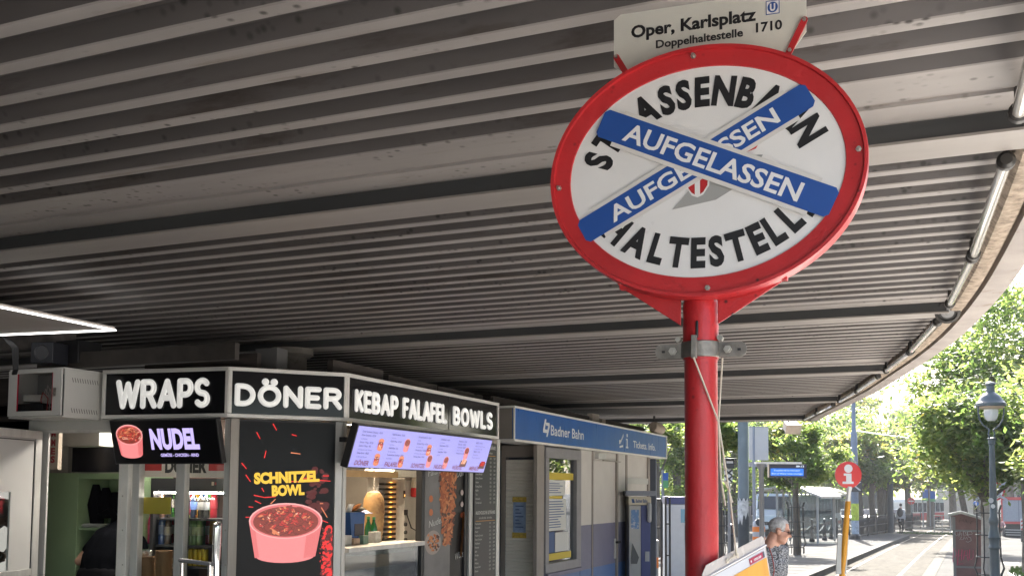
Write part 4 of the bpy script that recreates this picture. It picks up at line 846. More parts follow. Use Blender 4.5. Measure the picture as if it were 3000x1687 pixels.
a = FWr.at(u0+.16, .88, zc-.33); b2 = FWr.at(u0+.30, .86, zc-.28); c2 = FWr.at(u0+.36, .86, zc-.33); d2 = FWr.at(u0+.30, .86, zc-.55); g.tube([a, b2, c2, d2], [.03, .04, .035, .018], 10)
tag(g.build('coat', mat('coat_dark', (.004, .004, .007), .9, spec=.08), loc=q), 'black coats hanging inside the green locker', 'coat')
for k in range(3):
    a = FWr.at(u0+.12+k*.03, .83-.01*k, z+.004+k*.012); g = MB(Matrix.Translation(a) @ Matrix.Rotation(.2*k+FWr.rz, 4, 'Z')); g.box(-.11, .11, -.0, .2, 0, .008); tag(g.build('paper_pile', mat('paper', (.55, .55, .52), .7), loc=a), 'white paper sheets lying on the locker shelf', 'papers', 'papers on the locker shelf')
(u0, z1), (u1, z0) = FWr.uz(182, 1258, .6), FWr.uz(290, 1306, .6); g = MB(FWr.M); g.box(u0, u1, .6, 1.0, z0, z1+.03); tag(g.build('white_box', mat('box_white', (.42, .40, .37), .6, var=.08), bevel=.004), 'white cardboard box on the top shelf inside the doorway', 'box')
(u0, z1), (u1, z0) = FWr.uz(212, 1310, .68), FWr.uz(346, 1382, .68); g = MB(FWr.M); g.box(u0, u1+.2, .68, .74, z0, z1); tag(g.build('television', mat('tv_black', (.008, .008, .012), .25), bevel=.004), 'black back of a flat television above the green locker', 'television')
(u0, z1), (u1, z0) = FWr.uz(142, 1250, .35), FWr.uz(168, 1375, .35)
g = MB(FWr.M); g.box(u0, u1, .35, .4, z0, z1+.1); sg = tag(g.build('word_sign', mat('sign_cream', (.48, .40, .32), .5), bevel=.002), 'narrow cream sign with red vertical letters POMMES in the doorway', 'sign')
g = MB(FWr.M)
for c, py in (('O', 1236), ('M', 1269), ('M', 1296), ('E', 1321), ('S', 1345)): z = FWr.uz(155, py, .35)[1]; g.text(c, (u0+u1)/2+.005, z-.026, .056, .347, w=.045, bold=.05)
g.build('lettering', mat('sign_red', (.35, .02, .03), .5), sg, sharp=0)
# ------------------------------------------------------------------ open door leaf
hp = Vector((-7.05, 6.28, 0)); dd = Vector((-.284, .959, 0)).normalized(); LD = .92
FL = Fr(hp-dd*LD, dd)
dr = thing('kiosk_door', 'grey kiosk door leaf standing open with a window at the left picture edge', 'door', hp)
zd = 2.155; (uw, zwt), (_, zwb) = FL.uz(36, 1440, 0), FL.uz(30, 1668, 0); up = FL.uz(96, 1500, 0)[0]
g = MB(FL.M); g.box(0, LD, 0, .045, zd-.07, zd); g.box(LD-.09, LD, 0, .045, .1, zd-.07); g.box(0, LD-.09, 0, .045, zwb-.07, zwb-.01); g.box(0, .09, 0, .045, .1, zwb-.07)
g.build('frame', Malu, dr, bevel=.004)
g = MB(FL.M); g.box(uw, LD-.091, .012, .03, zwb-.009, zd-.071); g.box(.0, uw, .012, .03, zwt, zd-.071); g.box(.0, .12, .012, .03, zwb-.009, zwt); g.box(.091, LD-.091, .012, .03, .1, zwb-.071); g.build('panel', mat('door_panel', (.6, .59, .575), .5, var=.05, vs=2), dr)
g = MB(FL.M); g.box(.121, uw-.001, .018, .022, zwb-.008, zwt-.001); g.build('window_pane', Mpane, dr)
g = MB(FL.M); g.box(LD-.098, LD-.092, .006, .012, .15, zd-.09); g.box(0, LD-.1, .006, .012, zd-.088, zd-.08); g.build('seal', Mdark, dr)
# dark side of the neighbouring kiosk behind the door
g = MB(); g.box(-11, -7.38, 6.46, 6.6, 0, 2.42); g.box(-11, -7.16, 6.46, 6.6, 2.17, 2.42); g.box(-11, -7.13, 6.40, 6.46, 2.26, 2.30); tag(g.build('side_wall', mat('wall_darkbrown', (.06, .05, .045), .6, var=.2)), 'dark brown wall of the next kiosk left of the open door', 'wall')
q0, q1 = ony(-60, 1440, 6.45), ony(75, 1700, 6.45); g = MB(); g.box(q0.x, q1.x, 6.43, 6.455, .7, q0.z+.12); tag(g.build('added_glow_panel', em('panel_glow', (.85, .80, .74), .15)), 'added glowing white panel seen through the open door window behind the person', 'panel')  # glow panel added in place of a bright view behind the window
# ------------------------------------------------------------------ white network cabinet
yc = 5.975; x0, x1 = ony(28, 1150, yc).x, -6.505; zc0, zc1 = 2.245, 2.648; yb2 = 6.395
Mcab = mat('cabinet_white', (.64, .64, .615), .45, var=.04, vs=3)
cb = thing('network_cabinet', 'pale grey wall cabinet with red edged glass door and router above the doorway', 'cabinet', (x1, yc, zc0))
g = MB(); g.box(x0, x1, yb2-.01, yb2, zc0, zc1); g.box(x0, x0+.01, yc+.012, yb2-.011, zc0+.011, zc1-.011); g.box(x0, x1, yc+.0, yb2-.011, zc1-.012, zc1); g.box(x0, x1, yc+.0, yb2-.011, zc0, zc0+.012); g.box(x1-.01, x1, yc+.014, yb2-.011, zc0+.013, zc1-.013); g.build('body', Mcab, cb)
(wl, wt), (wr, wb) = [(ony(px, py, yc).x, ony(px, py, yc).z) for px, py in ((56, 1096), (156, 1202))]
g = MB(); g.box(x0+.004, wl, yc-.016, yc-.001, zc0+.014, zc1-.014); g.box(wr, x1-.004, yc-.016, yc-.001, zc0+.014, zc1-.014); g.box(wl, wr, yc-.016, yc-.001, wt, zc1-.014); g.box(wl, wr, yc-.016, yc-.001, zc0+.014, wb); dc = g.build('door', Mcab, cb, bevel=.002)
g = MB(); g.box(wl+.001, wl+.007, yc-.015, yc-.004, wb+.001, wt-.001); g.box(wr-.007, wr-.001, yc-.015, yc-.004, wb+.001, wt-.001); g.build('red_edge', mat('edge_red', (.5, .02, .05), .4), dc)
g = MB(); g.box(wl+.008, wr-.008, yc-.010, yc-.006, wb+.001, wt-.001); g.build('window_pane', glass('smoked_glass', (.85, .85, .85), .025), dc)
lx, lz = ony(165, 1148, yc).x, ony(165, 1148, yc).z; g = MB(); g.box(lx-.016, lx+.016, yc-.021, yc-.0165, lz-.035, lz+.035); g.lathe([(.011, 0), (.01, .008), (0, .009)], (lx, yc-.021, lz-.01), 12, A=Matrix.Rotation(R(90), 3, 'X')); g.build('lock', Mbolt, dc)
g = MB()
for pz in ((1103, 1), (1204, 0)):
    for i in range(11):
        y = yc+.085+i*.026; z = zc1-.095 if pz[1] else zc0+.06; g.add([(x1+.0012, y, z+.018), (x1+.0012, y+.006, z+.018), (x1+.0012, y+.018, z-.018), (x1+.0012, y+.012, z-.018)], [(0, 3, 2, 1)])
g.build('vent_slots', Mdark, cb, sharp=0)
g = MB(); g.box(x0+.02, x1-.02, yc+.26, yc+.27, zc0+.02, zc1-.02); g.build('back_plate', mat('cab_dark', (.34, .35, .35), .6), cb)
a = Vector((x0+.21, yc+.12, zc0+.165)); g = MB(Matrix.Translation(a) @ Matrix.Rotation(.5, 4, 'Z')); g.box(-.11, .11, -.08, .08, -.03, .03); tag(g.build('router', mat('router_white', (.55, .54, .5), .4), loc=a, bevel=.012), 'white router box inside the network cabinet', 'router')
a = Vector((x0+.22, yc+.13, zc0+.07)); g = MB(Matrix.Translation(a)); g.box(-.16, .13, -.1, .1, -.05, .05); tag(g.build('network_switch', Mdark, loc=a, bevel=.004), 'black network device standing under the white router', 'network device')
for k in range(6):
    s_ = Vector((x0+.33+.012*k, yc+.05+.012*k, zc0+.06+.01*k)); pts = [s_, s_+Vector((-.03, 0, .09)), s_+Vector((.0, -.01, .15+.02*(k % 3))), s_+Vector((.05, 0, .10)), s_+Vector((.03, .01, .0))]
    tag(MB().tube(pts, .004, 6).build('network_cable', mat('cable_white', (.55, .53, .5), .5) if k else mat('cable_red', (.5, .05, .05), .5), loc=s_), 'thin red network cable looping in the cabinet' if not k else 'thin white network cable looping in the cabinet', 'cable', 'cables in the network cabinet')
# ------------------------------------------------------------------ lit soffit corner, speaker and cables at the left edge
ZS = 2.86; A0, B0, C0 = onz(337, 965, ZS), onz(-60, 885, ZS), onz(-140, 985, ZS)
e1, e2 = (B0-A0), (C0-A0); D0 = B0+e2
sf = thing('lit_soffit', 'white ceiling panel with glowing strip along its pointed corner at the left edge', 'ceiling panel', A0)
g = MB(); g.prismz([tuple(p[:2]) for p in (A0, C0, D0, B0)][::-1], ZS, ZS+.02); g.build('panel', mat('soffit_white', (.42, .38, .35), .7, var=.1, vs=2), sf)
for e in (e1, e2):
    d = e.normalized(); n_ = Vector((0, 0, 1)).cross(d)*.007; g = MB(); a = A0-d*.005; b_ = A0+e; z = Vector((0, 0, ZS-.012))
    g.box(0, 0, 0, 0, 0, 0) if 0 else g.add([Vector((p.x, p.y, zz)) for zz in (ZS-.010, ZS-.001) for p in (a-n_, a+n_, b_+n_, b_-n_)], [(0, 1, 2, 3), (7, 6, 5, 4), (0, 4, 5, 1), (1, 5, 6, 2), (2, 6, 7, 3), (3, 7, 4, 0)])
    g.build('light_strip', Mled, sf, sharp=0)
for t_ in (.3, .7): q = A0+e1*t_+e2*.5; g = MB(); g.box(q.x, q.x+.03, q.y-.015, q.y+.015, ZS+.022, 3.06); g.build('hanger', Mdark, sf)
q = atZ(122, 1032, 8.1); M = Matrix.Translation(q) @ Matrix.Rotation(R(12), 4, 'Z'); sp = thing('box_speaker', 'square black loudspeaker with round cone above the network cabinet', 'loudspeaker', q)
g = MB(M); g.box(-.10, .10, 0, .2, -.085, .085); g.build('housing', mat('speaker_black', (.02, .022, .03), .5), sp, bevel=.006)
g = MB(M); g.lathe([(.066, 0), (.062, .008), (.05, -.006), (.02, -.012), (0, -.006)], (0, -.002, 0), 24, A=Matrix.Rotation(R(90), 3, 'X')); g.build('cone', mat('cone_grey', (.06, .062, .07), .45), sp)
q = atZ(195, 1032, 8.3); g = MB(); g.box(q.x-.13, q.x+.13, q.y, q.y+.25, q.z-.09, q.z+.1); tag(g.build('black_crate', mat('crate_black', (.012, .012, .014), .6), bevel=.006), 'black equipment box beside the square loudspeaker', 'box')
q = atZ(180, 1072, 8.0); g = MB(); g.box(q.x-.55, q.x+1.5, q.y+.25, q.y+.30, 2.662, 2.79); tag(g.build('ledge_board', mat('ledge', (.045, .038, .033), .7, var=.3)), 'dirty brown ledge board behind the network cabinet', 'board')
q = atZ(100, 1000, 8.6); g = MB(); g.box(q.x-.9, q.x+.35, q.y, q.y+.12, q.z-.05, q.z+.06); tag(g.build('steel_bracket', mat('bracket_dirty', (.18, .16, .15), .7, var=.4, vs=8)), 'dirty steel bracket under the canopy at the left edge', 'bracket')
for k in range(4):
    a = atZ(8+9*k, 985+5*k, 7.9); pts = [a+Vector((-.2, 0, .1)), a, atZ(38+5*k, 1020, 7.9), atZ(42+3*k, 1082, 7.9), atZ(38+3*k, 1095, 7.95)]
    tag(MB().tube(pts, .011-.001*k, 6).build('hanging_cable', Mdark, loc=a), 'black cable drooping from the canopy to the network cabinet', 'cable', 'black cables above the network cabinet')
# ------------------------------------------------------------------ columns carrying the canopy
for (px, py, Z, lab) in ((855, 1030, 9.45, 'round concrete canopy column rising behind the DÖNER sign board'), (1372, 1142, 14., 'round concrete canopy column behind the right end of the KEBAP board')):
    q = atZ(px, py, Z); q.z = 0; cl = thing('canopy_column', lab, 'column', q, 0, 'columns under the canopy')
    g = MB(); g.lathe([(.14, 0), (.14, 2.90)], q, 24); g.build('shaft', mat('column_concrete', (.27, .25, .22), .85, var=.25, vs=5, dirt=(6, .6, (.12, .1, .08))), cl)
    g = MB(); g.lathe([(.16, 2.901), (.2, 2.93), (.2, 2.985)], q, 24); g.build('cap', mat('column_concrete', (0, 0, 0)), cl)
# ================================================================== TICKET KIOSK (blue sign)
FB = Fr((-4.61, 10.775), (0, 1)); LB_ = 7.0
Mbeige = mat('wall_beige', (.58, .55, .52), .55, var=.06, vs=2, dirt=(3, .7, (.3, .27, .24)))
Mslate = mat('wall_slate_violet', (.17, .165, .24), .5, var=.08, vs=2); Mdeep = mat('wall_blue', (.10, .18, .38), .5, var=.08, vs=2)
Msgb = mat('sign_blue', (.012, .10, .37), .3, spec=.3, var=.08, vs=1.5, stretch=(1, 4, .4))
Mtxt = mat('sign_text_white', (.72, .73, .75), .4)
tk = thing('ticket_kiosk', 'beige and violet ticket kiosk under a long blue sign reading Badner Bahn', 'kiosk', (-5.5, 14, 0))
g = MB(FB.M); g.box(.012, LB_-.012, .012, .34, 2.27, 2.655, 0); b = g.build('sign_board', Msgb, tk)
g = MB(FB.M); g.box(0, LB_, -.003, .35, 2.642, 2.668); g.box(0, LB_, -.003, .36, 2.252, 2.278); g.box(0, .02, -.002, .02, 2.278, 2.642); g.box(LB_-.03, LB_, -.002, .02, 2.278, 2.642); g.build('frame', Maluw, b, bevel=.003)
g = MB(FB.M); g.box(-.006, -.001, .03, .33, 2.28, 2.64); g.build('end_panel', mat('end_grey', (.24, .22, .2), .6, var=.08), b)
def bu(px, py, y=.0): return FB.uz(px, py, y)
(u0, z0), (u1, z1) = bu(1616, 1284), bu(1712, 1262); g = MB(FB.M); g.text('Badner Bahn', u0, 2.385, .135, .010, w=u1-u0, al='l', bold=.012)
(u2, _), (u3, _) = bu(1857, 1315), bu(1922, 1315); g.text('Tickets. Info.', u2, 2.375, .115, .010, w=u3-u2, al='l', bold=.012); g.build('lettering', Mtxt, b, sharp=0)
a, c = bu(1592, 1260)[0], bu(1613, 1262)[0]; w_ = c-a; g = MB(FB.M)
zb = 2.375; H_ = .20; t_ = .042
g.flat([(a+w_*.05, zb+H_*.30), (a+w_*.30, zb+H_), (a+w_*.52, zb+H_), (a+w_*.30, zb+H_*.36), (a+w_*.75, zb+H_*.36), (a+w_*.62, zb+H_*.14), (a+w_*.05, zb+H_*.14)][::-1], .0098)
g.flat([(a+w_*.40, zb+H_*.80), (a+w_*.95, zb+H_*.80), (a+w_*.98, zb+H_*.55), (a+w_*.68, zb-.02), (a+w_*.50, zb-.02), (a+w_*.76, zb+H_*.60), (a+w_*.48, zb+H_*.60)][::-1], .0096); g.build('rail_logo', Mtxt, b, sharp=0)
a = bu(1816, 1300)[0]; g = MB(FB.M)
g.flat([(a, 2.40), (a+.06, 2.40), (a+.22, 2.52), (a+.22, 2.57), (a+.08, 2.46), (a, 2.46)][::-1], .0098, 0); g.flat([(a+.02, 2.34), (a+.20, 2.36), (a+.20, 2.39), (a+.02, 2.37)][::-1], .0098, 0)
for q in range(4): g.flat([(a+.05+q*.04, 2.44+q*.03), (a+.065+q*.04, 2.44+q*.03), (a+.065+q*.04, 2.40+q*.03), (a+.05+q*.04, 2.40+q*.03)], .0095, 1)
x = a+.36; g.flat([(x, 2.35), (x+.12, 2.35), (x+.12, 2.375), (x+.085, 2.375), (x+.085, 2.50), (x, 2.50), (x, 2.475), (x+.035, 2.475), (x+.035, 2.375), (x, 2.375)], .0098, 0); g.flat([(x+.03, 2.525), (x+.09, 2.525), (x+.09, 2.575), (x+.03, 2.575)], .0098, 0); g.build('ticket_info_icon', [Mtxt, Msgb], b, sharp=0)
YF2 = .07
g = MB(); g.box(-8.4, -4.70, 11.45, 17.85, 2.28, 2.66); g.build('roof', Mwood, tk)
g = MB(); g.box(-4.98, -4.94, 10.9, 17.4, 2.672, 2.80); g.build('roof_board', Mwood, tk)
for px, s_ in ((1742, .16), (1765, .1)):
    u = bu(px, 1225, .3)[0]; g = MB(FB.M); g.box(u-s_, u+s_, .28, .36, 2.675, 2.70+s_*.9); g.build('roof_box', mat('box_beige', (.35, .31, .27), .6), tk)
# walls: segments along the front
def seg(x0, x1, y0, y1, zz0, zz1, m, nm='wall', py=1500, par=None, bev=.0):
    a, b_ = bu(x0, py, y0)[0], bu(x1, py, y0)[0]; g = MB(FB.M); g.box(a, b_, y0, y1, zz0, zz1); return g.build(nm, m, par or tk, bevel=bev)
zm = bu(1770, 1532, YF2)[1]; zl = bu(1770, 1655, YF2)[1]
Mfrm = mat('frame_taupe', (.28, .245, .22), .5, var=.1, vs=3)
seg(1573, 1594, YF2-.03, YF2+.02, 0, 2.25, Mfrm, 'corner_post', bev=.004)
for zz0, zz1, m_ in ((zm, 2.25, Mbeige), (zl, zm-.001, Mslate), (0, zl-.001, Mdeep)):
    seg(1700, 1735, YF2, .18, zz0, zz1, m_); seg(1812, 1832, YF2, .18, zz0, zz1, m_)
seg(1735.5, 1738, YF2-.012, .17, 0, 2.25, Mfrm, 'door_jamb'); seg(1808, 1811.5, YF2-.012, .17, 0, 2.25, Mfrm, 'door_jamb')
d0, d1 = bu(1738.5, 1500, YF2+.02)[0], bu(1807.5, 1500, YF2+.02)[0]
dr2 = None
for zz0, zz1, m_ in ((zm, 2.12, Mbeige), (zl, zm-.001, Mslate), (.1, zl-.001, Mdeep)):
    g = MB(FB.M); g.box(d0+.005, d1-.005, YF2+.02, YF2+.07, zz0, zz1)
    o = g.build('door' if dr2 is None else 'door_field', m_, dr2 or tk); dr2 = dr2 or o
g = MB(FB.M); g.box(d0, d1, YF2+.01, .16, 2.125, 2.25); g.build('door_lintel', Mbeige, tk)
g = MB(FB.M); zc = bu(1803, 1600, YF2)[1]; g.box(d1-.16, d1-.06, YF2+.005, YF2+.019, zc-.18, zc+.12, 0); g.box(d1-.15, d1-.02, YF2-.05, YF2-.03, zc+.05, zc+.085, 1); g.box(d1-.12, d1-.10, YF2-.03, YF2+.01, zc+.05, zc+.08, 1); g.build('handle', [Malu, Mdark], dr2)
g = MB(FB.M); g.box(d0+.03, d0+.38, YF2-.05, YF2+.019, 2.14, 2.22); g.build('door_closer', Malu, tk, bevel=.004)
g = MB(FB.M); g.box(d0+.2, d1-.1, YF2-.07, YF2-.05, 2.115, 2.13); g.build('closer_arm', Malud, tk)
e0, e1 = bu(1833, 1500, YF2)[0], bu(1903, 1500, YF2)[0]
g = MB(FB.M); g.box(e0, e1, YF2+.02, .18, 0, 2.25); g.build('wall', Mbeige, tk)
for a_, b_ in ((e0, e0+.08), (e1-.10, e1)): g = MB(FB.M); g.box(a_, b_, YF2-.01, YF2+.019, 0, 2.25); g.build('wall_post', Mfrm, tk)
for pz in (1408, 1470): z = bu(1860, pz, YF2)[1]; g = MB(FB.M); g.box(e0+.081, e1-.101, YF2-.005, YF2+.019, z-.05, z+.05); g.build('rail', Mgrey, tk)
# window right of the corner
w0, w1 = bu(1595, 1500, YF2)[0], bu(1699, 1500, YF2)[0]; zt, zbm = 2.235, bu(1650, 1662, YF2)[1]
g = MB(FB.M); f_ = .16
g.box(w0, w1, YF2-.02, .15, zt-.14, zt); g.box(w0, w1, YF2-.02, .15, zbm-.03, zbm+.09); g.box(w0, w0+.12, YF2-.02, .15, zbm+.0905, zt-.1405); g.box(w1-.18, w1, YF2-.02, .15, zbm+.0905, zt-.1405)
wn = g.build('window_frame', mat('frame_grey', (.25, .24, .25), .5, var=.08), tk, bevel=.006)
g = MB(FB.M); g.box(w0+.1205, w1-.1805, YF2+.03, YF2+.036, zbm+.091, zt-.141); g.build('pane', glass('window_reflective', (.85, .9, .92), .20), wn)
g = MB(FB.M); g.box(w0, w1, YF2-.05, .16, zbm-.08, zbm-.031); g.build('sill', Mslate, wn)
g = MB(FB.M); g.box(w0, w1, YF2, .17, 0, zbm-.081); g.build('wall', Mdeep, tk)
g = MB(); g.box(-8.3, -8.2, 11.5, 17.8, 0, 2.27); g.box(-8.19, -4.80, 17.7, 17.76, 0, 2.27); g.box(-6.2, -6.15, 11.6, 17.6, 0, 2.27); g.build('inner_wall', mat('inner_blue_grey', (.12, .14, .18), .7), tk)
# notices behind the glass
g = MB(FB.M); ya = YF2+.020; W0, W1 = w0+.14, w1-.2; H0, H1 = zbm+.1, zt-.15; ww = W1-W0; hh_ = H1-H0
nb = thing('window_notices', 'white and yellow timetable notices behind the ticket kiosk window', 'notices', FB.at(W0, ya, H0))
Mny = mat('notice_yellow', (.62, .47, .05), .6); Mnw = mat('notice_white', (.62, .62, .60), .6); Mnb = mat('notice_blue', (.05, .10, .25), .6)
g = MB(FB.M); g.box(W0, W0+ww*.98, ya, ya+.004, H0+hh_*.80, H0+hh_*.87, 0); g.box(W0, W0+ww*.9, ya, ya+.004, H0+.02, H0+hh_*.08, 0); g.box(W0+.02, W0+ww*.55, ya, ya+.004, H0+hh_*.615, H0+hh_*.64, 0); g.build('yellow_strip', Mny, nb)
g = MB(FB.M); g.box(W0+.02, W0+ww*.66, ya, ya+.004, H0+hh_*.645, H0+hh_*.795); g.box(W0+.02, W0+ww*.70, ya, ya+.004, H0+hh_*.30, H0+hh_*.61); g.box(W0+ww*.3, W0+ww*.8, ya, ya+.004, H0+hh_*.09, H0+hh_*.28); g.build('white_sheet', Mnw, nb)
g = MB(FB.M)
for i in range(11): z = H0+hh_*(.33+.025*i); g.box(W0+.05, W0+ww*rnd.uniform(.4, .66), ya-.002, ya-.001, z, z+.012)
for i in range(5): z = H0+hh_*(.67+.022*i); g.box(W0+.05, W0+ww*rnd.uniform(.35, .6), ya-.002, ya-.001, z, z+.01)
g.build('print_lines', Mnb, nb)
g = MB(FB.M); g.box(W0+ww*.05, W0+ww*.28, ya, ya+.004, H0+hh_*.09, H0+hh_*.29); g.build('blue_sheet', Mnb, nb)
# roller shutter face turned to the viewer
YC = 10.775+bu(1592, 1500, YF2-.03)[0]; sx0, sx1 = ony(1468, 1500, YC).x, -4.61-YF2-.021; FS = Fr((sx0, YC), (1, 0)); Ls = sx1-sx0
g = MB(FS.M); n = 46; zz = .1; P = []
for k in range(n): z = .1+k*(2.07-.1)/n; p = (2.07-.1)/n; P += [(0, z), (-.010, z+p*.2), (-.010, z+p*.8), (0, z+p*.97)]
V = [];
for y, z in P: V += [(.06, y+.02, z), (Ls-.052, y+.02, z)]
g.add(V, [(2*i, 2*i+1, 2*i+3, 2*i+2) for i in range(len(P)-1)]); g.build('roller_shutter', mat('shutter_slats', (.82, .78, .71), .5, .1, var=.08, vs=2), tk, sharp=20)
g = MB(FS.M); g.box(0, .058, -.01, .1, 0, 2.25); g.box(Ls-.05, Ls, -.02, .1, 0, 2.249); g.box(.0585, Ls-.0505, -.03, .1, 2.10, 2.25); g.build('shutter_frame', Mfrm, tk, bevel=.004)
(a, zt), (c, zb) = FS.uz(1504, 1458, .0), FS.uz(1540, 1572, .0); g = MB(FS.M); g.box(a, c, -.004, -.001, zb, zt, 0)
nt_ = tag(g.build('shutter_notice', mat('notice_pale_blue', (.28, .38, .58), .6, var=.35, vs=9)), 'pale blue notice taped with yellow strips onto the roller shutter', 'notice')
g = MB(FS.M); g.box(a-.01, c+.01, -.007, -.0045, zt-.05, zt+.015); g.build('tape', mat('tape_yellow', (.6, .42, .08), .5, var=.3, vs=30), nt_); g = MB(FS.M); g.box(a-.01, c+.01, -.007, -.0045, zb-.015, zb+.055); g.build('tape', MATS['tape_yellow'], nt_)
g = MB(FS.M)
for i in range(7): z = zb+(zt-zb)*(.24+.09*i); g.box(a+.03, c-.03-.03*(i % 3), -.0055, -.0045, z, z+.012)
g.build('print_lines', Mnb, nt_)
# ------------------------------------------------------------------ ticket machines, rails, bins at the kiosk's far end
def box_at(px0, px1, ptop, Z, depth, rz=None):
    a, b_ = spot(px0, Z), spot(px1, Z); w_ = (b_-a).length; zt = atZ((px0+px1)/2, ptop, Z).z
    return a, b_, w_, zt
Zm = 15.6; a, b_, w_, zt = box_at(1843, 1905, 1437, Zm, .4); gz_ = gz(a.y)
FM = Fr(a, b_-a); tm = thing('ticket_machine', 'grey and dark blue ticket machine with poster and cream Badner Bahn header by the kiosk', 'ticket machine', a)
zh0, zh1 = FM.uz(1870, 1478, 0)[1], FM.uz(1870, 1455, 0)[1]; um = w_*.55
g = MB(FM.M); g.box(0, um, 0, .45, gz_, zh0-.005); g.build('grey_front', mat('machine_grey', (.40, .40, .39), .5, var=.06), tm, bevel=.006)
g = MB(FM.M); g.box(um+.003, w_, .0, .45, gz_, zh0-.005); g.build('blue_side', mat('machine_blue', (.045, .06, .20), .45), tm, bevel=.006)
g = MB(FM.M); g.box(-.01, w_+.01, -.03, .45, zh0, zh1); hd = g.build('header', mat('machine_cream', (.55, .50, .38), .5), tm, bevel=.004)
g = MB(FM.M); g.text('Badner Bahn', w_*.58, (zh0+zh1)/2-.022, .055, -.033, w=w_*.55, bold=.02, slot=0); g.flat([(w_*.14, zh0+.03), (w_*.26, zh0+.03), (w_*.22, zh1-.03), (w_*.10, zh1-.03)], -.033, 0); g.build('lettering', Mnb, hd, sharp=0)
g = MB(FM.M); g.box(-.06, w_+.07, -.12, .47, zh1+.02, zt); g.build('canopy', mat('machine_top', (.19, .21, .25), .5), tm, bevel=.004)
g = MB(FM.M); z1, z0 = FM.uz(1860, 1492, 0)[1], FM.uz(1860, 1548, 0)[1]; g.box(.03, um-.03, -.004, -.0005, z0, z1); g.build('poster', mat('machine_poster', (.10, .22, .45), .4, dirt=(16, .52, (.6, .6, .6))), tm)
g = MB(FM.M); z1, z0 = FM.uz(1860, 1590, 0)[1], FM.uz(1860, 1650, 0)[1]; g.prism([(.03, z0), (um-.06, z0), (um-.03, z0+.1), (.05, z1)], -.02, -.001); g.build('keypad_hood', mat('machine_hood', (.07, .075, .08), .4), tm)
g = MB(FM.M); z = FM.uz(1890, 1500, 0)[1]; g.caps((w_*.93, -.05, z-.12), (w_*.93, -.05, z+.12), .035, seg=8); g.box(w_*.75, w_*.95, -.02, -.0005, z-.75, z-.6); g.build('handset', mat('handset_grey', (.35, .36, .38), .4), tm)
Z2 = 21.5; a, b_, w_, zt = box_at(1952, 2012, 1454, Z2, .5); g0 = gz(a.y); FM2 = Fr(a, b_-a)
tm2 = thing('ticket_machine', 'pale grey ticket machine with dark blue top half hidden behind the red pole', 'ticket machine', a)
g = MB(FM2.M); zc = FM2.uz(1980, 1476, 0)[1]; g.box(0, w_, 0, .5, g0, zc); g.build('cabinet', mat('machine_pale', (.48, .5, .53), .4, var=.05), tm2, bevel=.02)
g = MB(FM2.M); g.box(-.01, w_, -.01, .51, zc+.002, zt); g.build('top', mat('machine_navy', (.05, .06, .17), .45), tm2, bevel=.01)
g = MB(FM2.M); z1, z0 = FM2.uz(1995, 1490, 0)[1], FM2.uz(1995, 1530, 0)[1]; g.box(w_*.70, w_*.95, -.004, -.001, z0, z1); g.build('display', mat('machine_screen', (.12, .3, .42), .2), tm2)
# black tube railings
for px0, px1, pt, Z, lab in ((1905, 1938, 1462, 18.5, 'black tube railing beside the ticket machine, nearer one'), (1950, 1962, 1455, 20, 'black tube railing between the two ticket machines, farther one')):
    a, b_ = spot(px0, Z), spot(px1, Z); zt = atZ((px0+px1)/2, pt, Z).z
    t = thing('railing', lab, 'railing', a, 0, 'black railings by the ticket machines'); g = MB(); g.tube([a, (a.x, a.y, zt-.06), a*.9+b_*.1+Vector((0, 0, zt-a.z*.9-b_.z*.1)), b_*.9+a*.1+Vector((0, 0, zt-b_.z*.9-a.z*.1)), (b_.x, b_.y, zt-.06), b_], .022, 8); g.build('frame', Mdark, t)
    for zz in (.35, .7): q = MB(); h = a.z+(zt-a.z)*zz; q.tube([(a.x, a.y, h), (b_.x, b_.y, h)], .016, 6); q.build('cross_bar', Mdark, t)
Mbing = mat('bin_grey', (.30, .31, .33), .5, var=.1); Morg = mat('bin_orange', (.72, .20, .03), .5)
for px, lab in ((1910, 'grey cylinder ashtray bin with orange sticker beside the ticket machine, left one'), (1922, 'grey cylinder ashtray bin with orange sticker beside the ticket machine, right one')):
    Z = 18.2; q = spot(px, Z); zt = atZ(px, 1590, Z).z; t = thing('litter_bin', lab, 'litter bin', q, 0, 'ashtray bins'); g = MB(); g.lathe([(.04, q.z), (.042, zt), (.05, zt+.01), (.05, zt+.05), (.02, zt+.07)], (q.x, q.y, 0), 14); g.build('body', Mbing, t)
    g = MB(); h = atZ(px, 1640, Z).z; g.lathe([(.0435, h-.13), (.0435, h+.06)], (q.x, q.y, 0), 14); g.build('orange_sticker', Morg, t)
# ================================================================== NOTICE POUCH HANGING ON THE POLE
p_TL, p_TR = atZ(2054, 1662, 2.55), atZ(2237, 1566, 2.8); X = (p_TR-p_TL); Lp = X.length/KS; X.normalize(); p_BR = atZ(2258, 1688, 2.806)
Zd = (p_BR-p_TR); Zd = -(Zd-X*Zd.dot(X)).normalized(); Yn = Zd.cross(X); M = Matrix.Identity(4)
for k in range(3): M[k][0], M[k][1], M[k][2], M[k][3] = X[k]*KS, Yn[k]*KS, Zd[k]*KS, p_TL[k]
Hp = .34; pch = thing('notice_pouch', 'tilted clear plastic pouch with a yellow notice strung beside the red pole', 'notice', p_TL)
g = MB(M); g.prism([(0, -Hp), (Lp, -Hp), (Lp, -.012), (Lp-.012, 0), (.03, .0), (0, -.02)], 0, .002, 0); pc = g.build('backing', mat('pouch_plastic', (.50, .46, .43), .25, coat=.4, var=.06, vs=9), pch)
g = MB(M); g.box(.012, Lp-.012, -.0022, -.0007, -Hp+.0, -.040); g.build('sheet', mat('sheet_white', (.52, .53, .56), .5), pch)
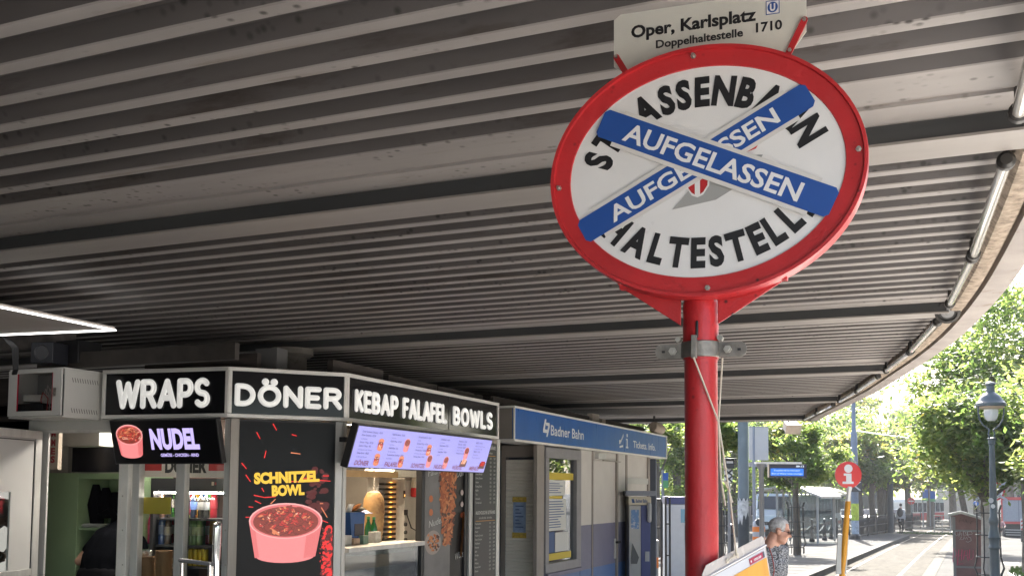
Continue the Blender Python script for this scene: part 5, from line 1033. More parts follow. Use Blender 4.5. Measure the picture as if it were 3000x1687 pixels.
g = MB(M); g.box(.012, Lp-.013, -.0036, -.0026, -Hp, -.070); g.build('yellow_field', mat('sheet_amber', (.62, .30, .035), .5, var=.12, vs=14, stretch=(2, 1, .2)), pch)
g = MB(M); g.tube([(0, -.003, -.034), (Lp, -.003, -.033)], .0028, 6); g.build('fold', mat('pouch_edge', (.55, .52, .5), .2), pch)
a, c = Lp*.69, Lp*.94; g = MB(M); g.box(a, c, -.0045, -.0037, -.066, -.047, 0); g.box(c-.012, c, -.0049, -.0046, -.066, -.047, 1); lg = g.build('operator_badge', [mat('badge_red', (.35, .02, .06), .5), mat('badge_dark', (.06, .06, .09), .5)], pch)
g = MB(M); g.text('WIENER LINIEN', a+.05, -.0605, .0075, -.0052, w=(c-a)*.5, al='c', bold=.03, slot=0); g.disc(a+.0085, -.0565, .004, .004, -.0052, 0, 14); g.build('lettering', Mtxt, lg, sharp=0)
g = MB(M); hx = Lp*.37
for k in (hx, hx+.062): g.lathe([(.006, 0), (.0085, .001), (.006, .002)], (k, -.003, -.018), 12, A=Matrix.Rotation(R(90), 3, 'X'))
g.tube([(hx, -.004, -.018), (hx+.02, -.009, -.012), (hx+.045, -.008, -.016), (hx+.062, -.004, -.018)], .0025, 6); g.tube([(hx+.02, -.008, -.014), (hx+.03, -.012, -.004), (hx+.036, -.008, -.016)], .0022, 6)
g.build('cord_knot', mat('cord_cream', (.52, .47, .38), .8), pch)
ctop = SM @ Vector((-.010, -.077, 2.10)); kn = M @ Vector((hx+.055, -.004, -.014)); mid = atZ(2105, 1235, 3.05*KS)
tag(MB().tube([ctop, ctop*.5+mid*.5, mid, mid*.45+kn*.55+Vector((.005, 0, -.01)), kn], .0026, 6).build('cord', MATS['cord_cream'], loc=ctop), 'thin cream cord running from the clamp down to the hanging notice', 'cord')
c2 = SM @ Vector((.070, -.03, 2.10)); tag(MB().tube([c2, atZ(2105, 1240, 3.05*KS), atZ(2112, 1400, 3.05*KS), atZ(2125, 1480, 3.06*KS)], .0026, 6).build('cord', MATS['cord_cream'], loc=c2), 'thin cream cord hanging straight down from the clamp ear', 'cord')
for e_ in (atZ(2138, 1435, 3.04*KS), atZ(2146, 1470, 3.08*KS)): s_ = atZ(2121, 1408, 3.05*KS); tag(MB().tube([s_, s_*.5+e_*.5+Vector((0, 0, .008)), e_], .0022, 6).build('cord_end', MATS['cord_cream'], loc=s_), 'loose frayed cord end sticking out right of the red pole', 'cord', 'loose cord ends')
# ================================================================== TREES
Mbark = mat('bark', (.12, .10, .08), .9, var=.4, vs=10, bump=1., bs=26, stretch=(1, 1, .35)); Mlime = mat('lime_wash', (.42, .38, .33), .9, var=.2, vs=9, bump=.4)
LEAF = [leafmat('leaf_deep', (.05, .09, .022), (.14, .23, .05)), leafmat('leaf_mid', (.08, .125, .03), (.27, .38, .09)), leafmat('leaf_yellow', (.13, .165, .045), (.44, .50, .13)), leafmat('leaf_gold', (.20, .17, .03), (.60, .48, .10))]
def crown(g, c, rad, nl, ls, seed, clumps, gold=.1, low=-.9):
    q = random.Random(seed); C = []
    for i in range(clumps):
        while True:
            v = Vector((q.uniform(-1, 1), q.uniform(-1, 1), q.uniform(low, 1)))
            if .2 < v.length < 1: break
        C.append((Vector((c[0]+v.x*rad[0], c[1]+v.y*rad[1], c[2]+v.z*rad[2])), q.uniform(.55, 1.25), q.random()))
    per = nl//clumps
    for (k, s_, tone) in C:
        R_ = (rad[0]+rad[2])*.5*.27*s_
        for _ in range(per):
            d = Vector((q.gauss(0, 1), q.gauss(0, 1), q.gauss(0, .75))); p = k+d*R_*.62
            n = Vector((q.gauss(0, .6), q.gauss(0, .6), 1)).normalized(); t = n.orthogonal().normalized(); t.rotate(Matrix.Rotation(q.random()*6.28, 3, n)); t = (t+Vector((0, 0, -.35))).normalized(); b = n.cross(t)
            l = ls*q.uniform(.6, 1.3); w_ = l*.42
            x = q.random()*.55+tone*.45; sl = 3 if x > 1-gold else 2 if x > .62 else 1 if x > .3 else 0
            g.add([p-t*l*.5, p-b*w_*.5-n*l*.05, p+t*l*.5, p+b*w_*.5-n*l*.05], [(0, 1, 2, 3)], sl)
    return C
def tree(px, Z, lab, top_py, crown_py, half_px, trunk_r, nl, ls, seed, clumps=36, lime=0., gold=.1, deep=1., lean=(0, 0), name='street_tree', grp=None, base=None):
    q = random.Random(seed+99); b = base or spot(px, Z); zt = atZ(px, top_py, Z).z; z0 = atZ(px, crown_py, Z).z; hr = half_px*Z/FPX
    cz = (zt+z0)/2; rz_ = (zt-z0)/2; t = thing(name, lab, 'tree', b, 0, grp)
    g = MB(); cx, cy = b.x+lean[0], b.y+lean[1]; zk = z0+rz_*.5
    pts = [b+Vector((0, 0, -.3)), b+Vector((lean[0]*.15+.02, 0, (zk-b.z)*.3)), b+Vector((lean[0]*.4-.03, lean[1]*.4, (zk-b.z)*.65)), Vector((cx, cy, zk)), Vector((cx+.1, cy, zk+rz_*.8))]
    g.tube(pts, [trunk_r*1.25, trunk_r, trunk_r*.9, trunk_r*.7, trunk_r*.2], 10)
    gl = MB(); C = crown(gl, (cx, cy, cz), (hr*.92, hr*.92*deep, rz_*.92), int(nl*1.9), ls*.92, seed, clumps, gold)
    for k, (p, s_, _) in enumerate(C):
        if k % 3 == 0:
            f = q.uniform(.0, .9); a = Vector((cx, cy, zk))*(1-f)+pts[4]*f if k % 2 else pts[2]*(1-f)+pts[3]*f; m_ = a*.5+p*.5+Vector((0, 0, rz_*.08)); g.tube([a, m_, p], [trunk_r*.38, trunk_r*.22, .012], 5)
    g.build('trunk', Mbark, t)
    if lime: gg = MB(); gg.tube([b, b+Vector((.005, 0, lime*.5)), b+Vector((.01, 0, lime))], [trunk_r*1.27, trunk_r*1.15, trunk_r*1.08], 12); gg.build('lime_wash', Mlime, t)
    gl.build('crown', LEAF, t, sharp=0); return t
# right of the track, near
tree(2893, 21.2, 'leafy street tree with white washed trunk right behind the lamp post', 1120, 1450, 250, .13, 7400, .19, 1, 76, lime=1.75, gold=.06, deep=.6)
tree(3010, 27, 'tall dense street tree rising at the right edge behind the lamp head', 760, 1380, 330, .16, 10000, .24, 2, 90, gold=.04, lean=(0, 0))
tree(2835, 41, 'light green street tree behind the brick booth, leaning over the track', 1150, 1430, 150, .13, 5200, .26, 9, 44, gold=.1, lean=(-.55, 0))
tree(3150, 17, 'tree with low branches outside the right edge of the picture', 1000, 1470, 160, .14, 4500, .16, 3, 34)
# row along the far platform
for (px, Z, tp_, cp, hp_, r_, n_, lab, gd) in (
  (2333, 33, 1235, 1415, 130, .11, 5200, 'slim street tree in a black guard behind the departure display', .12),
  (2105, 27, 1200, 1322, 62, .12, 3600, 'grey ringed tree trunk with leaves just right of the red pole', .08),
  (2520, 54, 1245, 1430, 95, .15, 3600, 'street tree with bent slim trunk just right of the blue mast', .16),
  (2555, 56, 1260, 1440, 80, .16, 3000, 'street tree second right of the blue mast by the railing', .2),
  (2580, 60, 1220, 1425, 100, .2, 3400, 'street tree with dark leaning trunk in the middle of the railing row', .1),
  (2596, 66, 1240, 1430, 90, .17, 3000, 'straight thin street tree near the walking person, left of the dark post', .22),
  (2660, 72, 1210, 1420, 105, .22, 3200, 'golden green tree beyond the walking person with the backpack', .3),
  (2725, 84, 1180, 1440, 130, .3, 3600, 'dark old tree behind the blue banners at the end of the track', .05),
  (2790, 88, 1150, 1430, 130, .3, 3400, 'big dark tree beyond the barrier at the end of the track', .03),
  (2240, 62, 1200, 1440, 110, .2, 3600, 'leafy tree far behind the white notice board', .1),
  (2440, 75, 1190, 1400, 130, .2, 3600, 'leafy tree beyond the tram shelters', .12),
  (2150, 55, 1180, 1500, 70, .2, 3000, 'bushy tree behind the thick grey pole', .08),
  (2050, 48, 1200, 1500, 60, .2, 2600, 'tree behind the upper part of the red pole', .06),
  (1925, 31, 1215, 1345, 72, .12, 3000, 'slim street tree just past the right end of the blue sign', .08),
  (1985, 42, 1200, 1560, 58, .2, 2800, 'dense green tree between the ticket kiosk and the red pole', .04)):
    tree(px, Z, lab, tp_-10, cp+14, hp_*1.22, r_, int(n_*1.15), max(.2, Z*.0064), int(px+Z), 30, gold=gd)
for k, (px, Z, tp_, cp, hp_, lab) in enumerate(((2600, 108, 1150, 1470, 190, 'broad dark tree in the far background behind the street tree row'), (2860, 112, 1080, 1470, 190, 'tall tree in the far background left of the lamp post'), (2960, 96, 1090, 1450, 150, 'tall tree in the far background right of the lamp post'), (2330, 115, 1210, 1480, 180, 'broad tree in the far background behind the shelters'), (2120, 105, 1200, 1500, 150, 'broad tree in the far background beside the red pole'))):
    tree(px, Z, lab, tp_, cp, hp_, .35, 4200, .75, 500+k, 34, gold=.05)
tree(30, 22, 'sunlit green tree glimpsed in the gap above the kiosk at the left edge', 1015, 1110, 190, .14, 2600, .2, 77, 26, gold=.2)
# street side to the right, outside the picture but mirrored in the panes
for k, (x, y, lab) in enumerate(((17, 12, 'street tree across the road outside the right edge, nearest'), (16, 24, 'street tree across the road outside the right edge, farther'), (18, 0, 'street tree across the road beside the viewer'))):
    b = Vector((x, y, gz(y))); t = thing('street_tree', lab, 'tree', b); g = MB(); g.tube([b, b+Vector((0, 0, 2)), b+Vector((.1, 0, 4.5))], [.2, .15, .08], 8); g.build('trunk', Mbark, t); g = MB(); crown(g, (x, y, 4.9), (2.5, 2.5, 2.2), 2600, .28, 40+k, 26); g.build('crown', LEAF, t, sharp=0)
# ================================================================== BACKGROUND BUILDINGS
Mfac = mat('facade_pale', (.42, .38, .33), .8, var=.12, vs=.5); Mwin = mat('facade_window', (.03, .035, .045), .15); Mcorn = mat('facade_trim', (.5, .46, .41), .8)
def building(name, lab, fr, L, D, H, nf, nw, base=0., wallm=None, roof=True):
    t = thing(name, lab, 'building', fr.at(0, 0, base)); g = MB(fr.M); g.box(0, L, .12, D, base-1, base+H); g.build('wall', wallm or Mfac, t); fh = H/nf; bw = L/nw
    for f_ in range(nf):
        g = MB(fr.M); g.box(-.1, L+.1, -.12, .119, base+(f_+1)*fh-.25, base+(f_+1)*fh-.02); g.build('cornice', Mcorn, t)
    for f_ in range(nf):
        for k in range(nw):
            a = k*bw+bw*.27; z = base+f_*fh+fh*.22; g = MB(fr.M); g.box(a, a+bw*.46, .05, .118, z, z+fh*.55, 1); g.box(a-.1, a+bw*.46+.1, -.03, .117, z-.12, z-.01, 0); g.box(a+bw*.22, a+bw*.24, .02, .049, z, z+fh*.55, 0); g.build('window', [Mcorn, Mwin], t)
    if roof: g = MB(fr.M); g.prism([(-.2, base+H), (L+.2, base+H), (L-1.5, base+H+2.2), (1.5, base+H+2.2)], .2, D); g.build('roof', mat('roof_slate', (.09, .085, .085), .7), t)
q = spot(2890, 118); building('corner_building', 'pale stuccoed city building behind the trees at the right', Fr((q.x, q.y), (.92, .39)), 40, 14, 17, 4, 14, gz(130)-.2)
building('city_building', 'pale city block across the road outside the right edge', Fr((30, 62), (.05, -1)), 70, 12, 17, 4, 18, -.6)
q = spot(2260, 128); w2 = spot(2600, 128)-q
t = thing('glass_building', 'dark glass fronted building in shade behind the tram shelters', 'building', q); F2 = Fr((q.x, q.y), (w2.x, w2.y)); L2 = w2.length; g = MB(F2.M); g.box(0, L2, .1, 10, gz(130)-1, gz(130)+5.5); g.build('wall', mat('dark_cladding', (.035, .045, .05), .4), t)
for k in range(12): g = MB(F2.M); g.box(k*L2/12+.1, (k+1)*L2/12-.1, .03, .095, gz(130)+.4, gz(130)+4.6); g.build('window', mat('dark_glass', (.05, .075, .085), .12), t)
g = MB(F2.M); g.box(-.5, L2+.5, -1.5, .02, gz(130)+5.0, gz(130)+5.4); g.build('canopy', mat('dark_canopy', (.08, .085, .09), .5), t)
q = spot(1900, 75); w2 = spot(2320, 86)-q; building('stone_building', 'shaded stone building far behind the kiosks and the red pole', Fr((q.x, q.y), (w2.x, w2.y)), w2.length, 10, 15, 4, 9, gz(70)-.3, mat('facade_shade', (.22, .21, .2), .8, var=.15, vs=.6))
# ================================================================== STREET FURNITURE
Mmast = mat('mast_blue_grey', (.16, .20, .27), .5, var=.1, vs=3); Miron = mat('black_iron', (.018, .018, .02), .45); Mpole = mat('pole_grey', (.22, .225, .23), .5, .2, var=.12, vs=6)
def ztop(px, py, Z): return atZ(px, py, Z).z
# blue mast with chevron and stickers
Z = 48.4; q = spot(2504, Z); ms = thing('tram_mast', 'tall blue grey tram mast with black base and coloured posters', 'mast', q)
z = lambda py: ztop(2504, py, Z)
g = MB(); g.lathe([(.17, q.z-.1), (.17, z(1440)), (.155, z(1300)), (.15, z(1268)), (.10, z(1262)), (.09, z(1160))], (q.x, q.y, 0), 16); g.build('shaft', Mmast, ms)
g = MB(); g.lathe([(.25, q.z), (.25, z(1568)), (.18, z(1563))], (q.x, q.y, 0), 12); g.build('base', Mdark, ms)
g = MB(); g.lathe([(.178, z(1523)), (.178, z(1474))], (q.x, q.y, 0), 16); g.build('yellow_green_poster', mat('poster_lime', (.45, .55, .05), .6, var=.4, vs=7), ms)
g = MB(); g.lathe([(.176, z(1562)), (.176, z(1524))], (q.x, q.y, 0), 16); g.build('pale_blue_poster', mat('poster_pale', (.35, .42, .52), .6, var=.35, vs=6), ms)
cx_ = atZ(2508, 1423, Z-.3); FM3 = Fr((cx_.x-.23, cx_.y), (1, 0)); sgn = thing('arrow_sign', 'small black square sign with white left chevron on the blue mast', 'sign', cx_)
g = MB(FM3.M); zc = cx_.z; g.box(0, .5, -.02, .02, zc-.27, zc+.27); g.build('plate', Mdark, sgn); g = MB(FM3.M); g.flat([(.12, zc), (.36, zc+.2), (.46, zc+.2), (.23, zc), (.46, zc-.2), (.36, zc-.2)][::-1], -.024); g.build('chevron', Mwt, sgn, sharp=0)
# information sign on yellow pole
Z = 15.; q = spot(2480, Z); inf = thing('information_sign', 'round red information sign with white i on a silver and yellow pole', 'information sign', q); z = lambda py: ztop(2480, py, Z)
top = atZ(2485, 1390, Z); g = MB(); lx = (top-q); P_ = lambda py: Vector((q.x+lx.x*(1-(py-1390)/310), q.y, z(py)))
q0 = atZ(2466, 1690, Z); q1 = atZ(2488, 1425, Z)
pl_ = lambda py: q0*((py-1425)/265)+q1*((1690-py)/265)
g.tube([pl_(2020), pl_(1690), pl_(1560), pl_(1467)], [.047, .046, .044, .040], 14); g.build('yellow_pole', mat('yellow_paint', (.55, .25, .015), .5, var=.15, vs=5), inf)
g = MB(); g.tube([pl_(1466.5), pl_(1440), pl_(1428), pl_(1424)], [.034, .034, .045, .04], 14); g.build('silver_collar', Malu, inf)
FI = Fr((atZ(2485-39, 1390, Z).x, atZ(2485-39, 1390, Z).y), (math.cos(YAW), math.sin(YAW))); cz = z(1390); rI = .197; g = MB(FI.M); g.lathe([(rI, -.012), (rI, .012), (rI-.01, .014)], (rI, 0, cz), 40, A=Matrix.Rotation(R(90), 3, 'X')); dsk = g.build('disc', mat('info_red', (.55, .03, .025), .4), inf)
g = MB(FI.M); c_ = rI; y = -.016
g.disc(c_+.0, cz+.092, .062, .062, y, seg=28); g.flat([(c_-.09, cz-.135), (c_+.075, cz-.135), (c_+.075, cz-.10), (c_+.045, cz-.10), (c_+.045, cz+.02), (c_-.07, cz+.02), (c_-.07, cz-.012), (c_-.035, cz-.012), (c_-.035, cz-.10), (c_-.09, cz-.10)][::-1], y); g.build('letter_i', mat('info_white', (.6, .6, .6), .5), dsk, sharp=0)
g = MB(FI.M); a = FI.uz(2453, 1600, .05)[0]; b_ = FI.uz(2484, 1600, .05)[0]; ztt, zbb = z(1565), z(1680); g.prism([(a-.02, zbb), (b_-.02, zbb), (b_+.02, ztt), (a+.015, ztt)], .06, .09, 0); g.build('timetable_frame', mat('frame_pale', (.42, .42, .40), .5), inf, bevel=.004)
# old lamp post
Z = 19.5; q = spot(2909, Z); lp = thing('street_lamp', 'old grey green street lamp with bell shaped hood and glass bowl', 'street lamp', q); z = lambda py: ztop(2909, py, Z); kx = Z/FPX
Mlampg = mat('lamp_green_grey', (.055, .075, .085), .45, var=.12, vs=6, coat=.2); qt = atZ(2905, 1283, Z); off = Vector((qt.x-q.x, qt.y-q.y, 0))*0
g = MB(); hl = [(17, 1760), (17, 1690), (13.5, 1680), (14, 1655), (13, 1610), (13.5, 1606), (16, 1604), (16, 1600), (14, 1596), (14, 1580), (17, 1573), (15.5, 1568), (11, 1540), (12, 1533), (14, 1530), (14, 1520), (10.5, 1512), (10, 1450), (8.5, 1350), (7.8, 1302), (10, 1300), (10, 1288), (12.5, 1286), (12.5, 1282), (6, 1280)]
g.lathe([(r_*kx, z(py)) for r_, py in hl], (q.x, q.y, 0), 20); g.build('post', Mlampg, lp)
g = MB(); hood = [(0, 1114), (10, 1117), (14, 1121), (14, 1126), (11.5, 1128), (12, 1146), (16, 1150), (24, 1156), (31, 1165), (34, 1172), (38, 1176), (42, 1180), (42, 1188), (38, 1190), (36, 1189)]
g.lathe([(r_*kx, z(py)) for r_, py in hood], (q.x, q.y, 0), 28); g.build('hood', Mlampg, lp)
g = MB(); g.lathe([(37*kx, z(1188.5)), (34*kx, z(1194)), (22*kx, z(1197)), (0, z(1197))], (q.x, q.y, 0), 24); g.build('reflector_ring', mat('lamp_ring', (.5, .38, .28), .4), lp)
g = MB(); g.lathe([(20*kx, z(1197.5)), (20*kx, z(1212)), (17*kx, z(1225)), (10*kx, z(1232)), (0, z(1233))], (q.x, q.y, 0), 22); g.build('glass_bowl', mat('bowl_glass', (.60, .60, .60), .08, coat=1., spec=.7), lp)
for s_ in (-1, 1):
    g = MB(); g.tube([q+Vector((RI.x*s_*r_*kx, RI.y*s_*r_*kx, z(py)-q.z)) for r_, py in ((37, 1190), (38, 1205), (34, 1228), (24, 1244), (12, 1253), (6, 1258), (9, 1268), (7, 1281))], .016, 8); g.build('arm', Mlampg, lp)
for px, py, r_, col, lab in ((2909, 1482, .042, (.6, .6, .6), 'small round white sticker on the lamp post'), (2903, 1465, .05, (.5, .5, .52), 'torn pale sticker on the lamp post, above the round one')):
    c = atZ(px, py, Z-.11); A3 = Matrix.Rotation(R(90), 3, 'X'); g = MB(Matrix.Translation(c) @ Matrix.Rotation(YAW, 4, 'Z')); g.lathe([(r_, 0), (r_, .004), (0, .005)], (0, 0, 0), 16, A=A3); tag(g.build('sticker', mat('sticker_%d' % px, col, .5, dirt=(30, .6, (.1, .1, .1))), loc=c), lab, 'sticker')
# brick booth with graffiti
Z = 23.; b0 = spot(2790, Z); b1 = ony(2885, 1500, b0.y); b1.z = b0.z; FBk = Fr(b0, b1-b0); wk = (b1-b0).length; zt0, ztm, zt1 = ztop(2790, 1510, Z), ztop(2815, 1502, Z), ztop(2885, 1524, Z)
bk_ = thing('brick_booth', 'narrow red brown booth with pale gabled cap and graffiti left of the lamp post', 'booth', b0)
Mbrk = mat('booth_red', (.19, .10, .09), .8, var=.2, vs=4, bump=.4, bs=30, dirt=(3, .62, (.13, .08, .075)))
g = MB(FBk.M); um = wk*.26; g.prism([(.03, b0.z), (wk, b0.z), (wk, zt1), (um, ztm-.02), (0, zt0)], 0, .55, 0); g.build('wall', Mbrk, bk_)
g = MB(FBk.M); g.prism([(-.10, zt0-.015), (um, ztm-.015), (wk+.06, zt1-.015), (wk+.06, zt1+.04), (um, ztm+.05), (-.10, zt0+.045)], -.06, .61, 0); g.build('cap', mat('booth_cap', (.45, .43, .40), .7, var=.15), bk_, bevel=.01)
Mjoint = mat('booth_band', (.2, .19, .185), .8)
for py in (1553, 1658): zz = ztop(2830, py, Z); g = MB(FBk.M); g.box(.02, wk+.003, -.008, -.001, zz-.022, zz+.022); g.build('band', Mjoint, bk_)
g = MB(FBk.M); g.box(-.012, .05, -.01, .0, b0.z, zt0-.02); g.build('corner_strip', Mjoint, bk_)
def gp(px, py): return FBk.uz(px, py, -.012)
def scrawl(pts, r_, m, nm):
    g = MB(FBk.M)
    for L in pts:
        P_ = [(*gp(*p),) for p in L]; g.tube([(u, -.006, z) for u, z in P_], r_, 6, flat=.4)
    g.build(nm, m, bk_)
S_ = .2325
def zz_(L): return [[(2450+x*S_, 1350+y*S_) for x, y in l] for l in L]
scrawl(zz_([[(1530, 890), (1500, 880), (1495, 920), (1520, 940), (1540, 915), (1525, 912)], [(1545, 945), (1560, 880), (1580, 940), (1550, 915), (1590, 915)], [(1600, 880), (1625, 890), (1640, 930), (1610, 945), (1600, 880)], [(1660, 940), (1650, 890), (1700, 880), (1715, 915), (1665, 925)], [(1555, 955), (1580, 950), (1555, 990), (1590, 985)], [(1600, 985), (1610, 955), (1625, 985), (1640, 955), (1655, 985)], [(1660, 950), (1695, 965), (1700, 1000), (1660, 1020), (1635, 1010)]]), .012, mat('graffiti_white', (.55, .53, .52), .6), 'white_graffiti')
scrawl(zz_([[(1480, 1090), (1515, 1150), (1505, 1220)], [(1490, 1200), (1540, 1170)], [(1545, 1110), (1525, 1310)], [(1530, 1200), (1580, 1180), (1590, 1110)], [(1585, 1110), (1575, 1250)], [(1600, 1240), (1620, 1130), (1650, 1120), (1655, 1180), (1610, 1190)], [(1650, 1190), (1665, 1250)], [(1680, 1110), (1675, 1220), (1700, 1240), (1725, 1210), (1725, 1120)], [(1470, 1270), (1480, 1100)], [(1520, 1300), (1600, 1290)]]), .011, mat('graffiti_pink', (.62, .06, .16), .6), 'pink_graffiti')
scrawl(zz_([[(1545, 770), (1570, 710), (1590, 760)], [(1555, 745), (1590, 740)], [(1600, 730), (1600, 765), (1620, 765), (1625, 735)], [(1635, 725), (1640, 770)], [(1655, 775), (1680, 750), (1660, 745), (1655, 775)], [(1690, 790), (1700, 760), (1730, 750)]]), .006, mat('graffiti_black', (.02, .015, .015), .6), 'black_graffiti')
# guards: black iron cages round the trees
def guard(px, Z, half, ptop, pbot, lab, n=8, bulge=True):
    q = spot(px, Z); zt = ztop(px, ptop, Z); r_ = half*Z/FPX; t = thing('tree_guard', lab, 'tree guard', q, 0, 'iron tree guards'); zb = q.z+.05; H = zt-zb
    for k in range(n):
        a = 2*PI*(k+.5)/n; d = Vector((math.cos(a), math.sin(a), 0)); pr = [(1, 0), (1.0, .12), (1.25, .2), (1.0, .34), (.95, .6), (.95, .93), (1.12, 1.0)] if bulge else [(1, 0), (1, .5), (1, 1.)]
        g = MB(); g.tube([Vector((q.x, q.y, zb+H*h))+d*r_*k_ for k_, h in pr], .014, 6); g.build('bar', Miron, t)
    for h in (.12, .34, .62, .9):
        g = MB(); g.tube([Vector((q.x+math.cos(2*PI*k/20)*r_, q.y+math.sin(2*PI*k/20)*r_, zb+H*h)) for k in range(20)], .013, 6, closed=True); g.build('hoop', Miron, t)
guard(2893, 21.2, 34, 1478, 1690, 'black iron guard around the white washed tree behind the lamp post')
guard(2330, 33, 24, 1470, 1625, 'black iron guard around the slim tree behind the man')
guard(2108, 27, 24, 1470, 1650, 'black iron guard around the grey trunk right of the red pole')
# thick grey pole with torn poster
Z = 26; q = spot(2178, Z); zz = lambda py: ztop(2178, py, Z); gp_ = thing('thick_pole', 'thick grey green pole with torn white poster right of the hanging notice', 'pole', q)
g = MB(); r_ = 16*Z/FPX; g.lathe([(r_, q.z-.1), (r_, zz(1450)), (r_*.97, zz(1449)), (r_*.95, zz(1200))], (q.x, q.y, 0), 20); g.build('shaft', mat('pole_green_grey', (.13, .155, .16), .5, var=.15, vs=2), gp_)
g = MB(); g.lathe([(r_*1.04, q.z), (r_*1.04, zz(1460))], (q.x, q.y, 0), 18); g.build('dark_sleeve', mat('sleeve_dark', (.055, .06, .065), .6, var=.2, vs=5), gp_)
g = MB(); V = []; F = []; n = 12
for i in range(n+1):
    t = R(200+i*12)+YAW-R(30); j = math.sin(i*1.9)*.09
    V += [(q.x+math.cos(t)*r_*1.07, q.y+math.sin(t)*r_*1.07, zz(1528)+j+.05*i/n*4*(i > 6)), (q.x+math.cos(t)*r_*1.07, q.y+math.sin(t)*r_*1.07, zz(1462)+j*.6)]
for i in range(n): F.append((2*i, 2*i+2, 2*i+3, 2*i+1))
g.add(V, F); g.build('torn_poster', mat('poster_torn', (.50, .50, .49), .7, var=.3, vs=9, dirt=(12, .58, (.12, .12, .12))), gp_, sharp=0)
# white double board on slim post
Z = 24; q = spot(2209, Z); zz = lambda py: ztop(2209, py, Z); wb_ = thing('notice_board', 'pair of blank white boards high on a slim grey post', 'notice board', q)
g = MB(); g.tube([q, (q.x, q.y, zz(1248))], 4.5*Z/FPX, 10); g.build('post', mat('post_blue_grey', (.25, .27, .31), .5), wb_)
for px0, px1 in ((2196, 2206), (2212, 2252)):
    a, b_ = spot(px0, Z), spot(px1, Z); FQ = Fr(a, b_-a); L = (b_-a).length; g = MB(FQ.M); g.box(0, L, -.02, .06, zz(1347), zz(1250)); o = g.build('board', mat('board_white', (.50, .48, .46), .5, var=.04), wb_, bevel=.004)
    g = MB(FQ.M); g.box(0, L, -.028, .065, zz(1366), zz(1354)); g.box(-.005, L+.005, -.03, .07, zz(1250)+.001, zz(1248)); g.build('frame_bar', mat('board_edge', (.35, .34, .34), .5), o)
# departure display
Z = 20; q = spot(2231, Z); zz = lambda py: ztop(2231, py, Z); dp = thing('departure_display', 'departure display with blue panel showing 09:13 on a grey post', 'display', q)
g = MB(); g.lathe([(7.5*Z/FPX, q.z), (7.5*Z/FPX, zz(1380)), (14*Z/FPX, zz(1362)), (14*Z/FPX, zz(1358))], (q.x, q.y, 0), 14); g.build('post', Mpole, dp)
a, b_ = spot(2213, Z), spot(2348, Z); FQ = Fr(a, b_-a); g = MB(FQ.M); g.box(0, (b_-a).length, -.06, .08, zz(1358), zz(1352)); g.build('arm', Malu, dp)
a, b_ = spot(2252, Z), spot(2357, Z); FQ = Fr(a, b_-a); L = (b_-a).length; z0, z1 = zz(1397), zz(1358.5); H = z1-z0
g = MB(FQ.M); g.box(0, L, -.05, .09, z0, z1); g.box(L+.001, L+.03, -.055, .095, z0-.01, z1+.005); hs = g.build('housing', mat('display_case', (.03, .025, .045), .3), dp)
g = MB(FQ.M); g.box(L*.04, L*.96, -.054, -.0505, z0+H*.12, z0+H*.68); g.build('blue_panel', em('display_blue', (.03, .20, .85), .23), hs)
g = MB(FQ.M); g.text('09:13', L*.86, z0+H*.78, H*.14, -.053, w=L*.22, bold=.03); g.text('Ersatzbetrieb bis Inzersdorf', L*.5, z0+H*.47, H*.12, -.056, w=L*.72); g.text('Bitte auf Wiener Linien umsteigen', L*.5, z0+H*.23, H*.12, -.056, w=L*.86); g.build('lettering', em('display_text', (.75, .85, 1), .23), hs, sharp=0)
# vienna litter bin behind the man
Z = 23; q = spot(2222, Z); zz = lambda py: ztop(2222, py, Z); r_ = 18*Z/FPX; lb = thing('litter_bin', 'round topped pale litter bin with orange bands left of the man', 'litter bin', q)
g = MB(); g.lathe([(r_*.9, q.z), (r_, q.z+.1), (r_, zz(1543)), (r_*.93, zz(1530)), (r_*.6, zz(1522)), (0, zz(1520))], (q.x, q.y, 0), 20); g.build('body', mat('bin_pale', (.38, .39, .42), .5), lb)
for p0, p1 in ((1556, 1541), (1580, 1570)): g = MB(); g.lathe([(r_*1.015, zz(p0)), (r_*1.015, zz(p1))], (q.x, q.y, 0), 20); g.build('orange_band', Morg, lb)
c = atZ(2222, 1534, Z); g = MB(); d_ = Vector((.3, -.95, .25)); g.lathe([(.09, 0), (.085, .01), (0, .004)], Vector((q.x, q.y, zz(1532)))+d_*r_*.86, 14, A=d_.to_track_quat('Z', 'Y').to_matrix()); g.build('opening', Mdark, lb)
